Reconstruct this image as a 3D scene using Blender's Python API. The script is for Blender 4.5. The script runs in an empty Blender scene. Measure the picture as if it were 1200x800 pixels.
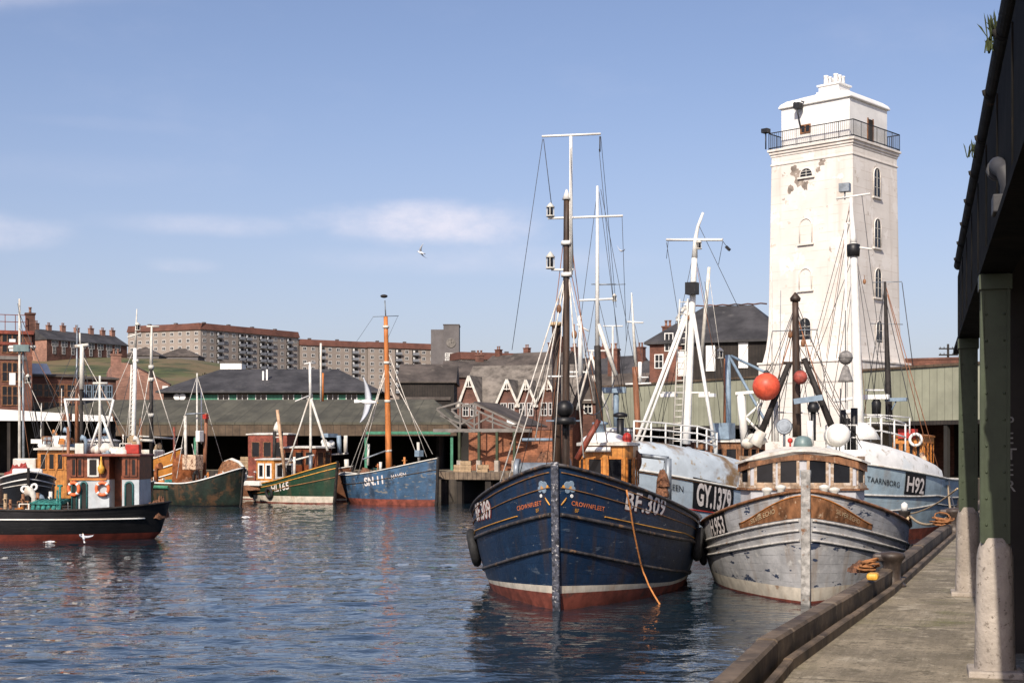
import bpy, bmesh, math, random
from mathutils import Vector, Matrix, noise as mnoise
R = math.radians
random.seed(7)
SC = bpy.context.scene
COL = SC.collection
F, CX, HZ, EYE = 1667.0, 600.0, 530.0, 4.2      # focal (photo px), centre, horizon row, eye height over the water
QZ = 2.5                                        # quay height over the water

def P(px, py, D):
    return Vector(((px - CX) / F * D, D, EYE + (HZ - py) / F * D))
def G(px, py, z):
    D = (EYE - z) * F / (py - HZ)
    return Vector(((px - CX) / F * D, D, z))

# ------------------------------------------------------------------ materials
def _n(nt, t, **k):
    n = nt.nodes.new(t)
    for a, b in k.items():
        setattr(n, a, b)
    return n
def _set(nt, sock, v):
    if hasattr(v, 'links') or hasattr(v, 'is_linked'):
        nt.links.new(v, sock)
    else:
        sock.default_value = v
def math_(nt, op, a, b=0.0, c=0.0, clamp=False):
    n = _n(nt, 'ShaderNodeMath', operation=op, use_clamp=clamp)
    _set(nt, n.inputs[0], a); _set(nt, n.inputs[1], b); _set(nt, n.inputs[2], c)
    return n.outputs[0]
def mix_(nt, fac, a, b, mode='MIX'):
    n = _n(nt, 'ShaderNodeMix', data_type='RGBA', blend_type=mode)
    _set(nt, n.inputs[0], fac)
    _set(nt, n.inputs[6], a if hasattr(a, 'is_linked') else (*a, 1))
    _set(nt, n.inputs[7], b if hasattr(b, 'is_linked') else (*b, 1))
    return n.outputs[2]
def smooth_(nt, x, lo, hi):
    n = _n(nt, 'ShaderNodeMapRange', interpolation_type='SMOOTHSTEP')
    _set(nt, n.inputs[0], x); n.inputs[1].default_value = lo; n.inputs[2].default_value = hi
    return n.outputs[0]
def noise_(nt, vec, scale, detail=4, rough=0.6):
    n = _n(nt, 'ShaderNodeTexNoise'); n.inputs['Scale'].default_value = scale
    n.inputs['Detail'].default_value = detail; n.inputs['Roughness'].default_value = rough
    nt.links.new(vec, n.inputs['Vector'])
    return n.outputs['Fac']
def map_(nt, vec, s):
    n = _n(nt, 'ShaderNodeMapping'); n.inputs['Scale'].default_value = s
    nt.links.new(vec, n.inputs['Vector'])
    return n.outputs[0]

def mat(name, col, rough=0.6, var=0.18, scale=1.5, bump=0.15, metal=0.0, spots=(), streak=None,
        seams=None, brick=None, stretch=(1, 1, 1), spec=0.4, bscale=None, courses=None):
    """col base; spots = [(colour, lo, hi, scale)] worn patches; streak = (colour, amount, scale) runs down the face;
       seams = (axis, spacing, width, colour); brick = (scale, mortar colour); courses = (height, colour)"""
    m = bpy.data.materials.new(name); m.use_nodes = True
    nt = m.node_tree; b = nt.nodes['Principled BSDF']
    tc = _n(nt, 'ShaderNodeTexCoord'); co = tc.outputs['Object']
    v = map_(nt, co, stretch)
    n1 = noise_(nt, v, scale, 6, 0.65)
    lo = [max(0, c * (1 - var * 1.6)) for c in col]; hi = [min(1, c * (1 + var * 1.3)) for c in col]
    f1 = smooth_(nt, n1, 0.3, 0.7)
    c = mix_(nt, f1, lo, hi)
    height = n1
    sep = _n(nt, 'ShaderNodeSeparateXYZ'); nt.links.new(co, sep.inputs[0])
    if brick:
        cb = _n(nt, 'ShaderNodeCombineXYZ')
        nt.links.new(math_(nt, 'ADD', sep.outputs[0], sep.outputs[1]), cb.inputs[0]); nt.links.new(sep.outputs[2], cb.inputs[1])
        bt = _n(nt, 'ShaderNodeTexBrick'); nt.links.new(cb.outputs[0], bt.inputs['Vector'])
        bt.inputs['Scale'].default_value = brick[0]
        bt.inputs['Color1'].default_value = (.75, .75, .75, 1); bt.inputs['Color2'].default_value = (1.25, 1.2, 1.15, 1)
        bt.inputs['Mortar'].default_value = (*brick[1], 1); bt.inputs['Mortar Size'].default_value = 0.03
        bt.inputs['Brick Width'].default_value = .9; bt.inputs['Row Height'].default_value = .3
        c = mix_(nt, 0.85, c, bt.outputs['Color'], 'MULTIPLY')
    if seams:
        ax, sp, w, sc = seams
        x = sep.outputs[ax] if ax < 3 else math_(nt, 'ADD', sep.outputs[0], sep.outputs[1])
        q = math_(nt, 'MULTIPLY', x, 1.0 / sp)
        fr = math_(nt, 'FRACT', q)
        mk = math_(nt, 'LESS_THAN', fr, w / sp)
        wn = _n(nt, 'ShaderNodeTexWhiteNoise', noise_dimensions='1D')
        nt.links.new(math_(nt, 'FLOOR', q), wn.inputs['W'])
        c = mix_(nt, math_(nt, 'MULTIPLY', wn.outputs['Value'], .22), c, [k * .6 for k in col])
        c = mix_(nt, math_(nt, 'MULTIPLY', mk, .8), c, sc)
        height = math_(nt, 'SUBTRACT', height, mk)
    if courses:
        q = math_(nt, 'FRACT', math_(nt, 'MULTIPLY', sep.outputs[2], 1.0 / courses[0]))
        mk = math_(nt, 'LESS_THAN', q, .07)
        mk = math_(nt, 'MULTIPLY', mk, smooth_(nt, noise_(nt, co, 1.1, 2), .38, .6))
        c = mix_(nt, math_(nt, 'MULTIPLY', mk, .6), c, courses[1])
    if streak:
        sv = map_(nt, co, (1, 1, .06))
        sn = noise_(nt, sv, streak[2], 4, .6)
        c = mix_(nt, math_(nt, 'MULTIPLY', smooth_(nt, sn, .5, .72), streak[1]), c, streak[0])
    for i, (sc, a, z, ss, *rest) in enumerate(spots):
        off = _n(nt, 'ShaderNodeVectorMath', operation='ADD'); nt.links.new(map_(nt, co, (1, 1, rest[0])) if rest else co, off.inputs[0]); off.inputs[1].default_value = (7.3 * (i + 1), 3.1 * i, 1.7 * i)
        sn = noise_(nt, off.outputs[0], ss, 5, .62)
        c = mix_(nt, smooth_(nt, sn, a, z), c, sc)
    nt.links.new(c, b.inputs['Base Color'])
    b.inputs['Roughness'].default_value = rough; b.inputs['Metallic'].default_value = metal
    b.inputs['Specular IOR Level'].default_value = spec
    if bump:
        if bscale:
            height = noise_(nt, co, bscale, 5, .6)
        bp = _n(nt, 'ShaderNodeBump'); bp.inputs['Strength'].default_value = bump; bp.inputs['Distance'].default_value = .05
        nt.links.new(height, bp.inputs['Height']); nt.links.new(bp.outputs[0], b.inputs['Normal'])
    return m

RUST = (.13, .045, .018)
M = {}
M['white'] = mat('white_paint', (.74, .73, .69), .5, .08, 2, .05, spots=[((.42, .34, .24), .66, .78, 2.5)])
M['whitew'] = mat('weathered_white_paint', (.62, .6, .54), .6, .14, 2.5, .12, streak=((.3, .17, .08), .5, 2.2), spots=[((.3, .2, .12), .66, .76, 3)])
M['black'] = mat('black_paint', (.012, .012, .013), .45, .3, 2, .08, spots=[((.05, .045, .04), .64, .75, 4)])
M['tar'] = mat('tarred_timber', (.022, .018, .016), .7, .4, 3, .3)
M['steel'] = mat('grey_steel', (.22, .25, .28), .45, .2, 3, .1, metal=.3)
M['galv'] = mat('galvanised_pipe', (.055, .055, .06), .6, .2, 3, .1)
M['bluegrey'] = mat('blue_grey_paint', (.2, .27, .34), .5, .15, 3, .08)
M['varnish'] = mat('varnished_wood', (.46, .17, .035), .38, .3, 2.2, .1, stretch=(1, 1, 4), spots=[((.2, .07, .02), .6, .75, 3)])
M['varnish2'] = mat('honey_varnished_planking', (.5, .21, .05), .4, .25, 3, .15, seams=(3, .14, .012, (.16, .06, .02)))
M['brownwood'] = mat('worn_brown_varnish', (.21, .095, .042), .55, .4, 4, .25, stretch=(1, 1, .5), spots=[((.5, .38, .26), .6, .74, 6)])
M['teak'] = mat('dark_red_teak', (.16, .045, .018), .4, .3, 3, .1)
M['mastwood'] = mat('dark_mast_timber', (.05, .03, .02), .55, .4, 3, .15, stretch=(3, 3, .4))
M['orangemast'] = mat('oiled_orange_spar', (.5, .17, .045), .5, .25, 2, .1, stretch=(3, 3, .4))
M['brownmast'] = mat('brown_spar', (.24, .1, .05), .55, .3, 2, .1, stretch=(3, 3, .4))
M['glass'] = mat('dark_window_glass', (.014, .015, .018), .12, .2, 1, 0, spec=.35)
M['rope'] = mat('manila_rope', (.5, .37, .22), .85, .2, 14, .4)
M['orangerope'] = mat('orange_rope', (.5, .2, .06), .8, .2, 14, .4)
M['wire'] = mat('dark_rigging_wire', (.045, .045, .05), .6, .2, 5, 0)
M['wirel'] = mat('pale_rigging_rope', (.6, .56, .5), .75, .2, 5, 0)
M['rubber'] = mat('black_rubber', (.02, .02, .021), .75, .3, 6, .3, spots=[((.08, .07, .06), .62, .75, 6)])
M['redbuoy'] = mat('orange_red_float', (.62, .09, .045), .45, .18, 5, .05, spots=[((.75, .4, .3), .7, .8, 8)])
M['oldbuoy'] = mat('faded_red_float', (.34, .07, .05), .6, .25, 6, .1, spots=[((.2, .12, .1), .6, .75, 7)])
M['lifering'] = mat('orange_lifebuoy', (.72, .15, .05), .5, .1, 6, .05)
M['yellow'] = mat('yellow_paint', (.68, .36, .05), .5, .15, 4, .05)
M['red'] = mat('red_paint', (.4, .03, .02), .5, .2, 3, .05)
M['redbrown'] = mat('red_brown_paint', (.2, .05, .03), .55, .3, 3, .08)
M['lorange'] = mat('orange_lettering', (.66, .19, .07), .5, .25, 9, 0)
M['lwhite'] = mat('white_lettering', (.72, .66, .62), .5, .12, 9, 0, spots=[((.3, .16, .12), .62, .72, 9)])
M['lblack'] = mat('black_number_board', (.014, .014, .016), .45, .2, 3, .03)
M['lred'] = mat('red_letter_edge', (.3, .05, .03), .5, .2, 9, 0)
M['gold'] = mat('yellow_gold_line', (.62, .3, .05), .5, .2, 4, 0)
M['goldbrown'] = mat('brown_gold_line', (.22, .11, .04), .6, .3, 4, .1)
M['deck'] = mat('grey_deck_planks', (.24, .21, .18), .8, .25, 2, .2, seams=(1, .16, .014, (.06, .05, .04)))
M['net'] = mat('brown_fishing_net', (.17, .08, .045), .95, .4, 9, .8, spots=[((.35, .14, .06), .58, .7, 6)])
M['greennet'] = mat('teal_net', (.03, .17, .15), .9, .4, 8, .8, spots=[((.2, .34, .3), .6, .72, 8)])
M['greenp'] = mat('green_painted_frame', (.05, .2, .12), .55, .2, 3, .1)
M['crate'] = mat('fish_box_wood', (.42, .3, .18), .8, .2, 4, .2, seams=(2, .12, .02, (.1, .07, .04)))
# hulls
def hullmat(name, col, planks=.16, spots=(), streak=None, rough=.42, var=.16, dark=.5, bump=.35):
    m = mat(name, col, rough, var, 1.2, .0, spots=spots, streak=streak)
    nt = m.node_tree; b = nt.nodes['Principled BSDF']
    uv = _n(nt, 'ShaderNodeUVMap'); sep = _n(nt, 'ShaderNodeSeparateXYZ'); nt.links.new(uv.outputs[0], sep.inputs[0])
    q = math_(nt, 'MULTIPLY', sep.outputs[1], 1 / planks)
    fr = math_(nt, 'FRACT', q)
    mk = math_(nt, 'LESS_THAN', fr, .09)
    old = b.inputs['Base Color'].links[0].from_socket
    tc = _n(nt, 'ShaderNodeTexCoord')
    nz = noise_(nt, tc.outputs['Object'], 2.3, 3)
    mk2 = math_(nt, 'MULTIPLY', mk, math_(nt, 'MULTIPLY', smooth_(nt, nz, .35, .65), dark))
    c = mix_(nt, mk2, old, [k * .35 for k in col])
    nt.links.new(c, b.inputs['Base Color'])
    wob = noise_(nt, tc.outputs['Object'], 1.4, 4)
    h = math_(nt, 'SUBTRACT', math_(nt, 'MULTIPLY', wob, 2.2), math_(nt, 'MULTIPLY', mk, .5))
    bp = _n(nt, 'ShaderNodeBump'); bp.inputs['Strength'].default_value = bump; bp.inputs['Distance'].default_value = .05
    nt.links.new(h, bp.inputs['Height']); nt.links.new(bp.outputs[0], b.inputs['Normal'])
    return m
M['h_blue'] = hullmat('navy_blue_hull', (.008, .025, .061), .17, [((.24, .23, .21), .672, .685, 2.6, 2.6), ((.07, .09, .12), .63, .7, 1.5, 4), ((.035, .022, .014), .62, .75, 1.3), ((.015, .05, .11), .6, .8, 1.7)], ((.05, .032, .02), .6, 2.6))
M['h_grey'] = hullmat('worn_grey_hull', (.40, .40, .40), .16, [((.03, .045, .085), .612, .622, 1.35, 2.6), ((.3, .17, .08), .69, .78, 1.4), ((.52, .51, .48), .58, .72, 2.6)], ((.24, .17, .11), .6, 2.2), .6, .16)
M['h_pale'] = hullmat('pale_blue_white_hull', (.44, .53, .60), .9, [((.3, .2, .12), .72, .8, 1.6)], ((.35, .33, .3), .4, 1.6), .5, .09, .25, .12)
M['h_palegrey'] = hullmat('pale_grey_blue_hull', (.34, .44, .50), .8, [((.3, .17, .09), .7, .8, 1.3), ((.2, .25, .28), .66, .72, 3)], ((.3, .26, .22), .4, 1.6), .5, .12, .25, .12)
M['h_black'] = hullmat('black_hull', (.011, .011, .012), .2, [((.045, .04, .035), .66, .75, 2)], None, .32)
M['h_green'] = hullmat('bottle_green_hull', (.016, .047, .026), .2, [((.12, .1, .06), .6, .7, 1.8)], ((.1, .07, .04), .6, 1.4))
M['h_green2'] = hullmat('rusty_green_hull', (.010, .019, .013), .2, [((.09, .045, .02), .5, .66, 1), ((.01, .01, .01), .55, .7, .6)], ((.1, .05, .02), .8, 1.1), .6, .3)
M['h_green3'] = hullmat('mid_green_hull', (.045, .16, .09), .2, [((.12, .08, .05), .6, .72, 1.4)], ((.1, .06, .03), .7, 1.1))
M['h_skblue'] = hullmat('worn_mid_blue_hull', (.045, .10, .18), .2, [((.2, .19, .17), .58, .64, 1.8, 3), ((.025, .045, .075), .54, .68, .9)], ((.08, .06, .05), .6, 1.6), .55, .2)
M['h_orange'] = hullmat('varnished_orange_hull', (.5, .2, .035), .18, [((.25, .1, .03), .62, .74, 1.6)], None)
M['h_brown'] = hullmat('brown_hull', (.14, .06, .03), .18, [((.25, .2, .16), .64, .74, 2)], ((.07, .04, .02), .5, 1.6))
M['anti'] = mat('red_brown_antifouling', (.21, .055, .035), .7, .3, 2, .15, spots=[((.09, .05, .04), .58, .72, 1.6)])
M['boot'] = mat('cream_boot_line', (.62, .56, .46), .55, .14, 2, .08, streak=((.35, .2, .1), .5, 3), spots=[((.3, .2, .13), .62, .74, 2)])
M['strake_b'] = mat('worn_dark_strake', (.05, .045, .045), .55, .4, 5, .3, spots=[((.22, .13, .07), .55, .68, 4), ((.3, .36, .45), .68, .76, 7)])
M['strake_g'] = mat('worn_pale_strake', (.46, .44, .41), .6, .2, 5, .2, spots=[((.3, .16, .07), .6, .72, 4)])
M['stem_b'] = mat('scarred_stem_band', (.06, .065, .085), .5, .5, 9, .4, spots=[((.45, .44, .44), .56, .66, 12), ((.02, .02, .03), .6, .7, 8)])
M['stem_g'] = mat('rubbed_stem_post', (.36, .345, .32), .6, .3, 5, .3, spots=[((.2, .1, .05), .56, .68, 5)])
# setting
M['brick'] = mat('red_brick', (.155, .068, .048), .85, .25, .5, .2, brick=(2.2, (.7, .62, .55)), spots=[((.1, .05, .04), .58, .75, .3)])
M['brickd'] = mat('sooty_brick', (.13, .065, .05), .9, .3, .4, .2, brick=(2.2, (.8, .7, .6)), spots=[((.05, .04, .04), .55, .75, .25)])
M['brickp'] = mat('pink_brick', (.29, .16, .12), .85, .2, .5, .2, brick=(2.2, (.9, .85, .8)), spots=[((.2, .1, .07), .6, .75, .4)])
M['bricko'] = mat('orange_brick', (.27, .112, .06), .85, .3, .7, .25, brick=(1.6, (.5, .45, .4)), spots=[((.1, .05, .03), .56, .7, .5)])
M['bleach'] = mat('bleached_window_frame', (.34, .24, .16), .7, .3, 4, .2, stretch=(1, 1, .5), spots=[((.5, .43, .36), .5, .62, 5), ((.18, .09, .04), .6, .7, 4)])
M['flat'] = mat('brown_grey_rendered_brick', (.295, .25, .215), .9, .12, .12, .0)
M['winpale'] = mat('pale_window_frame', (.5, .49, .47), .7, .1, 1, 0)
M['flatd'] = mat('dark_grey_brick', (.13, .12, .12), .9, .15, .12, .0)
M['rooft'] = mat('red_brown_tiles', (.12, .05, .035), .85, .2, .2, .0)
M['slate'] = mat('dark_slate', (.05, .048, .05), .7, .3, .35, .1, spots=[((.1, .095, .09), .6, .75, .8)], courses=(.45, (.02, .02, .02)))
M['slateb'] = mat('brown_slate', (.085, .07, .06), .8, .3, .4, .1, spots=[((.14, .12, .1), .6, .75, .8)], courses=(.45, (.03, .03, .03)))
M['stoneroof'] = mat('lichened_stone_tiles', (.16, .14, .12), .9, .35, .7, .2, spots=[((.07, .06, .05), .55, .7, 1.2)])
M['olive'] = mat('olive_felt_roof', (.088, .083, .06), .85, .25, .5, .15, seams=(0, 1.9, .1, (.045, .042, .03)), stretch=(1, .3, 1), spots=[((.16, .15, .11), .6, .75, .25)])
M['fascia'] = mat('brown_board_fascia', (.1, .07, .045), .8, .25, .8, .1, seams=(0, .7, .05, (.03, .025, .02)), streak=((.05, .035, .02), .6, .8))
M['clad'] = mat('pale_green_board_cladding', (.30, .305, .225), .75, .13, .35, .15, seams=(0, .62, .055, (.15, .15, .11)), streak=((.2, .2, .14), .55, .9), spots=[((.12, .12, .09), .7, .76, 1.3)])
M['dark'] = mat('painted_shade', (.022, .02, .018), .9, .3, .5, 0)  # near-black colour stands in for the shade of open sheds and recesses
M['tower'] = mat('cream_limewash', (.70, .655, .60), .8, .06, .35, .15, streak=((.46, .39, .32), .5, 1.3), spots=[((.76, .72, .67), .58, .62, .55), ((.55, .49, .42), .63, .67, .9), ((.38, .32, .27), .69, .70, 1.6)], courses=(.62, (.5, .43, .36)))
M['towerw'] = mat('fresh_white_paint', (.8, .79, .76), .7, .06, .6, .05, spots=[((.5, .45, .38), .7, .78, .8)])
M['plaster'] = mat('bare_patched_plaster', (.3, .25, .21), .9, .3, 1.5, .3, spots=[((.5, .44, .37), .58, .66, 1.6)])
M['iron'] = mat('black_iron', (.018, .018, .02), .5, .3, 3, .1)
M['grass'] = mat('bank_grass', (.075, .085, .028), .95, .4, .12, 0, spots=[((.15, .11, .055), .42, .56, .035), ((.035, .05, .018), .54, .66, .07), ((.12, .12, .05), .56, .7, .3)])
M['concrete'] = mat('rough_concrete', (.40, .35, .30), .85, .2, 1.2, .35, spots=[((.2, .17, .14), .6, .64, 24), ((.2, .17, .13), .6, .74, 2.2), ((.52, .47, .4), .62, .74, 6)], streak=((.25, .2, .15), .4, 3), bscale=22)
M['qwall'] = mat('wet_timber_piling', (.055, .045, .035), .8, .3, .6, .3, seams=(0, .45, .06, (.01, .01, .01)))
M['kerb'] = mat('worn_timber_kerb', (.13, .095, .065), .75, .4, 1.6, .4, spots=[((.26, .2, .14), .58, .7, 3), ((.05, .035, .03), .55, .7, 2)])
M['greencol'] = mat('green_painted_iron_column', (.042, .056, .03), .5, .16, 2.5, .1, spots=[((.28, .22, .15), .73, .77, 7), ((.17, .06, .035), .68, .75, 2.5)], streak=((.035, .05, .025), .5, 5))
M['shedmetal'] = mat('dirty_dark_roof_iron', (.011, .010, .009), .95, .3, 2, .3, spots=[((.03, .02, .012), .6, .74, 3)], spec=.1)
M['gutter'] = mat('cast_iron_gutter', (.02, .018, .016), .9, .3, 3, .3, spots=[((.09, .05, .03), .6, .74, 4)])
M['weed'] = mat('gutter_weeds', (.05, .065, .02), .9, .4, 9, 0)
M['castiron'] = mat('worn_iron_bollard', (.06, .044, .036), .5, .4, 4, .25, spots=[((.2, .15, .11), .6, .72, 5)])
M['gull'] = mat('white_feathers', (.78, .77, .75), .8, .05, 5, 0)
M['gullg'] = mat('grey_wing_feathers', (.48, .5, .54), .8, .1, 5, 0)
M['jetty'] = mat('weathered_jetty_timber', (.16, .12, .085), .85, .35, 1.2, .4, seams=(0, .4, .05, (.03, .02, .02)))
M['whboard'] = mat('bright_white_board', (.8, .79, .76), .6, .06, .6, .05, streak=((.6, .55, .48), .4, 1))
M['truss'] = mat('grey_white_timber', (.17, .155, .14), .8, .2, 1, .1)
M['tarboard'] = mat('tarred_boarding', (.03, .024, .02), .85, .3, .6, .1, seams=(0, .3, .05, (.01, .01, .01)))
M['balcony'] = mat('balcony_panel', (.24, .25, .27), .8, .2, 1, 0)
# ------------------------------------------------------------------ mesh builder
class MB:
    def __init__(s):
        s.v, s.f, s.mi, s.sm, s.uv = [], [], [], [], {}
        s.cur = 0; s.smooth = False
    def add(s, vs, fs, smooth=None):
        o = len(s.v); s.v += [tuple(p) for p in vs]
        for f in fs:
            s.f.append(tuple(i + o for i in f)); s.mi.append(s.cur); s.sm.append(s.smooth if smooth is None else smooth)
        return o
    def box(s, c, d, rot=None):
        hx, hy, hz = d[0] / 2, d[1] / 2, d[2] / 2
        vs = [Vector((x, y, z)) for z in (-hz, hz) for y in (-hy, hy) for x in (-hx, hx)]
        if rot is not None: vs = [rot @ p for p in vs]
        s.add([p + Vector(c) for p in vs], [(0, 2, 3, 1), (4, 5, 7, 6), (0, 1, 5, 4), (2, 6, 7, 3), (0, 4, 6, 2), (1, 3, 7, 5)], False)
        return s
    def bb(s, x0, x1, y0, y1, z0, z1):
        return s.box(((x0 + x1) / 2, (y0 + y1) / 2, (z0 + z1) / 2), (abs(x1 - x0), abs(y1 - y0), abs(z1 - z0)))
    def tube(s, pts, r, n=8, cap=True, flat=1.0):
        pts = [Vector(p) for p in pts]; k = len(pts)
        rs = r if isinstance(r, (list, tuple)) else [r] * k
        ring = []; prev = None
        for i, p in enumerate(pts):
            d = (pts[min(i + 1, k - 1)] - pts[max(i - 1, 0)])
            if d.length < 1e-9: d = Vector((0, 0, 1))
            d.normalize()
            if prev is None:
                u = d.cross(Vector((0, 0, 1)))
                if u.length < .05: u = d.cross(Vector((0, 1, 0)))
            else:
                u = prev - d * prev.dot(d)
            u.normalize(); prev = u; w = d.cross(u)
            ring += [p + (u * math.cos(a) + w * math.sin(a) * flat) * rs[i] for a in [2 * math.pi * j / n for j in range(n)]]
        fs = [(i * n + j, i * n + (j + 1) % n, (i + 1) * n + (j + 1) % n, (i + 1) * n + j) for i in range(k - 1) for j in range(n)]
        o = s.add(ring, fs, n > 4)
        if cap:
            s.f.append(tuple(o + j for j in reversed(range(n)))); s.mi.append(s.cur); s.sm.append(False)
            s.f.append(tuple(o + (k - 1) * n + j for j in range(n))); s.mi.append(s.cur); s.sm.append(False)
        return s
    def bar(s, a, b, w, h):          # rectangular bar
        a, b = Vector(a), Vector(b); d = (b - a); L = d.length
        if L < 1e-6: return s
        q = d.to_track_quat('Y', 'Z').to_matrix()
        return s.box((a + b) / 2, (w, L, h), q)
    def lathe(s, prof, c=(0, 0, 0), n=16, rot=None, smooth=True):
        c = Vector(c); vs = []
        for r, z in prof:
            for j in range(n):
                a = 2 * math.pi * j / n; p = Vector((r * math.cos(a), r * math.sin(a), z))
                vs.append(c + (rot @ p if rot is not None else p))
        k = len(prof)
        fs = [(i * n + j, i * n + (j + 1) % n, (i + 1) * n + (j + 1) % n, (i + 1) * n + j) for i in range(k - 1) for j in range(n)]
        o = s.add(vs, fs, smooth)
        for ring, rev in ((0, True), (k - 1, False)):
            if prof[ring][0] > 1e-4:
                ids = [o + ring * n + j for j in range(n)]
                s.f.append(tuple(reversed(ids) if rev else ids)); s.mi.append(s.cur); s.sm.append(False)
        return s
    def ball(s, c, r, n=14, k=9, rot=None):
        if not isinstance(r, (tuple, list)): r = (r, r, r)
        c = Vector(c); vs = []
        for i in range(k + 1):
            th = math.pi * i / k
            for j in range(n):
                a = 2 * math.pi * j / n
                p = Vector((r[0] * math.sin(th) * math.cos(a), r[1] * math.sin(th) * math.sin(a), -r[2] * math.cos(th)))
                vs.append(c + (rot @ p if rot is not None else p))
        s.add(vs, [(i * n + j, i * n + (j + 1) % n, (i + 1) * n + (j + 1) % n, (i + 1) * n + j) for i in range(k) for j in range(n)], True)
        return s
    def torus(s, c, Rr, r, rot=None, n=24, k=8, zs=1.0):
        c = Vector(c); vs = []
        for i in range(n):
            a = 2 * math.pi * i / n
            for j in range(k):
                b = 2 * math.pi * j / k
                p = Vector(((Rr + r * math.cos(b)) * math.cos(a), (Rr + r * math.cos(b)) * math.sin(a), r * zs * math.sin(b)))
                vs.append(c + (rot @ p if rot is not None else p))
        s.add(vs, [(i * k + j, ((i + 1) % n) * k + j, ((i + 1) % n) * k + (j + 1) % k, i * k + (j + 1) % k) for i in range(n) for j in range(k)], True)
        return s
    def prism(s, poly, vec):
        poly = [Vector(p) for p in poly]; vec = Vector(vec); n = len(poly)
        nrm = Vector((0, 0, 0))
        for i in range(n): nrm += poly[i].cross(poly[(i + 1) % n])
        if nrm.dot(vec) > 0: poly.reverse()
        vs = poly + [p + vec for p in poly]
        fs = [tuple(range(n)), tuple(reversed(range(n, 2 * n)))] + [(i, i + n, (i + 1) % n + n, (i + 1) % n) for i in range(n)]
        s.add(vs, fs, False); return s
    def build(s, name, m, parent=None, loc=None, bevel=0, label=None, kind=None):
        me = bpy.data.meshes.new(name); me.from_pydata(s.v, [], s.f)
        for mm in (m if isinstance(m, (list, tuple)) else [m]):
            me.materials.append(M[mm] if isinstance(mm, str) else mm)
        me.polygons.foreach_set('material_index', s.mi); me.polygons.foreach_set('use_smooth', s.sm)
        if s.uv:
            l = me.uv_layers.new(name='UVMap')
            for p in me.polygons:
                for li, vi in zip(p.loop_indices, p.vertices):
                    l.data[li].uv = s.uv.get(vi, (0, 0))
        me.update()
        o = bpy.data.objects.new(name, me); COL.objects.link(o)
        if parent is not None: o.parent = parent
        if loc is not None: o.location = loc
        if bevel:
            b = o.modifiers.new('bevel', 'BEVEL'); b.width = bevel; b.segments = 2; b.limit_method = 'ANGLE'
        if label: o['label'] = label
        if kind: o['kind'] = kind
        return o

def thing(name, label, cat, loc=(0, 0, 0), rotz=0.0, group=None):
    o = bpy.data.objects.new(name, None); COL.objects.link(o)
    o.location = loc; o.rotation_euler = (0, 0, rotz); o.empty_display_size = .3
    o['label'] = label; o['category'] = cat
    if group: o['group'] = group
    return o
def tag(o, label, cat, group=None):
    o['label'] = label; o['category'] = cat
    if group: o['group'] = group
    return o
def struct(o):
    o['kind'] = 'structure'; return o
def copy_child(src, parent, loc, rotz=None, scale=None):
    c = src.copy(); COL.objects.link(c); c.parent = parent; c.location = loc
    if rotz is not None: c.rotation_euler = (0, 0, rotz)
    if scale is not None: c.scale = scale
    return c
def copy_thing(root, loc, rotz, label):
    r = root.copy(); COL.objects.link(r); r.location = loc; r.rotation_euler = (0, 0, rotz); r['label'] = label
    for ch in [c for c in bpy.data.objects if c.parent == root]:
        d = ch.copy(); COL.objects.link(d); d.parent = r
        for g in [x for x in bpy.data.objects if x.parent == ch]:
            e = g.copy(); COL.objects.link(e); e.parent = d
    return r
def sag(a, b, drop, n=14):
    a, b = Vector(a), Vector(b)
    return [a.lerp(b, i / n) - Vector((0, 0, drop * 4 * (i / n) * (1 - i / n))) for i in range(n + 1)]

_txt = {}
def text_mesh(body, bold=0.0, space=1.0):
    """built-in font -> (verts2d, faces), cap height 1, starting at x=0"""
    key = (body, bold, space)
    if key in _txt: return _txt[key]
    cu = bpy.data.curves.new('letters', 'FONT'); cu.body = body; cu.size = 1.4; cu.offset = bold; cu.space_character = space; cu.resolution_u = 4
    ob = bpy.data.objects.new('letters', cu); COL.objects.link(ob)
    dg = bpy.context.evaluated_depsgraph_get(); ev = ob.evaluated_get(dg); me = ev.to_mesh()
    bm = bmesh.new(); bm.from_mesh(me); bmesh.ops.triangulate(bm, faces=bm.faces[:])
    bmesh.ops.subdivide_edges(bm, edges=[e for e in bm.edges if e.calc_length() > .5], cuts=1, use_grid_fill=False)
    bmesh.ops.triangulate(bm, faces=bm.faces[:])
    bm.verts.ensure_lookup_table()
    vs = [(v.co.x, v.co.y) for v in bm.verts]; fs = [tuple(v.index for v in f.verts) for f in bm.faces]
    x0 = min(v[0] for v in vs); vs = [(x - x0, y) for x, y in vs]
    bm.free(); ev.to_mesh_clear(); bpy.data.objects.remove(ob); bpy.data.curves.remove(cu)
    _txt[key] = (vs, fs); return vs, fs

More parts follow.
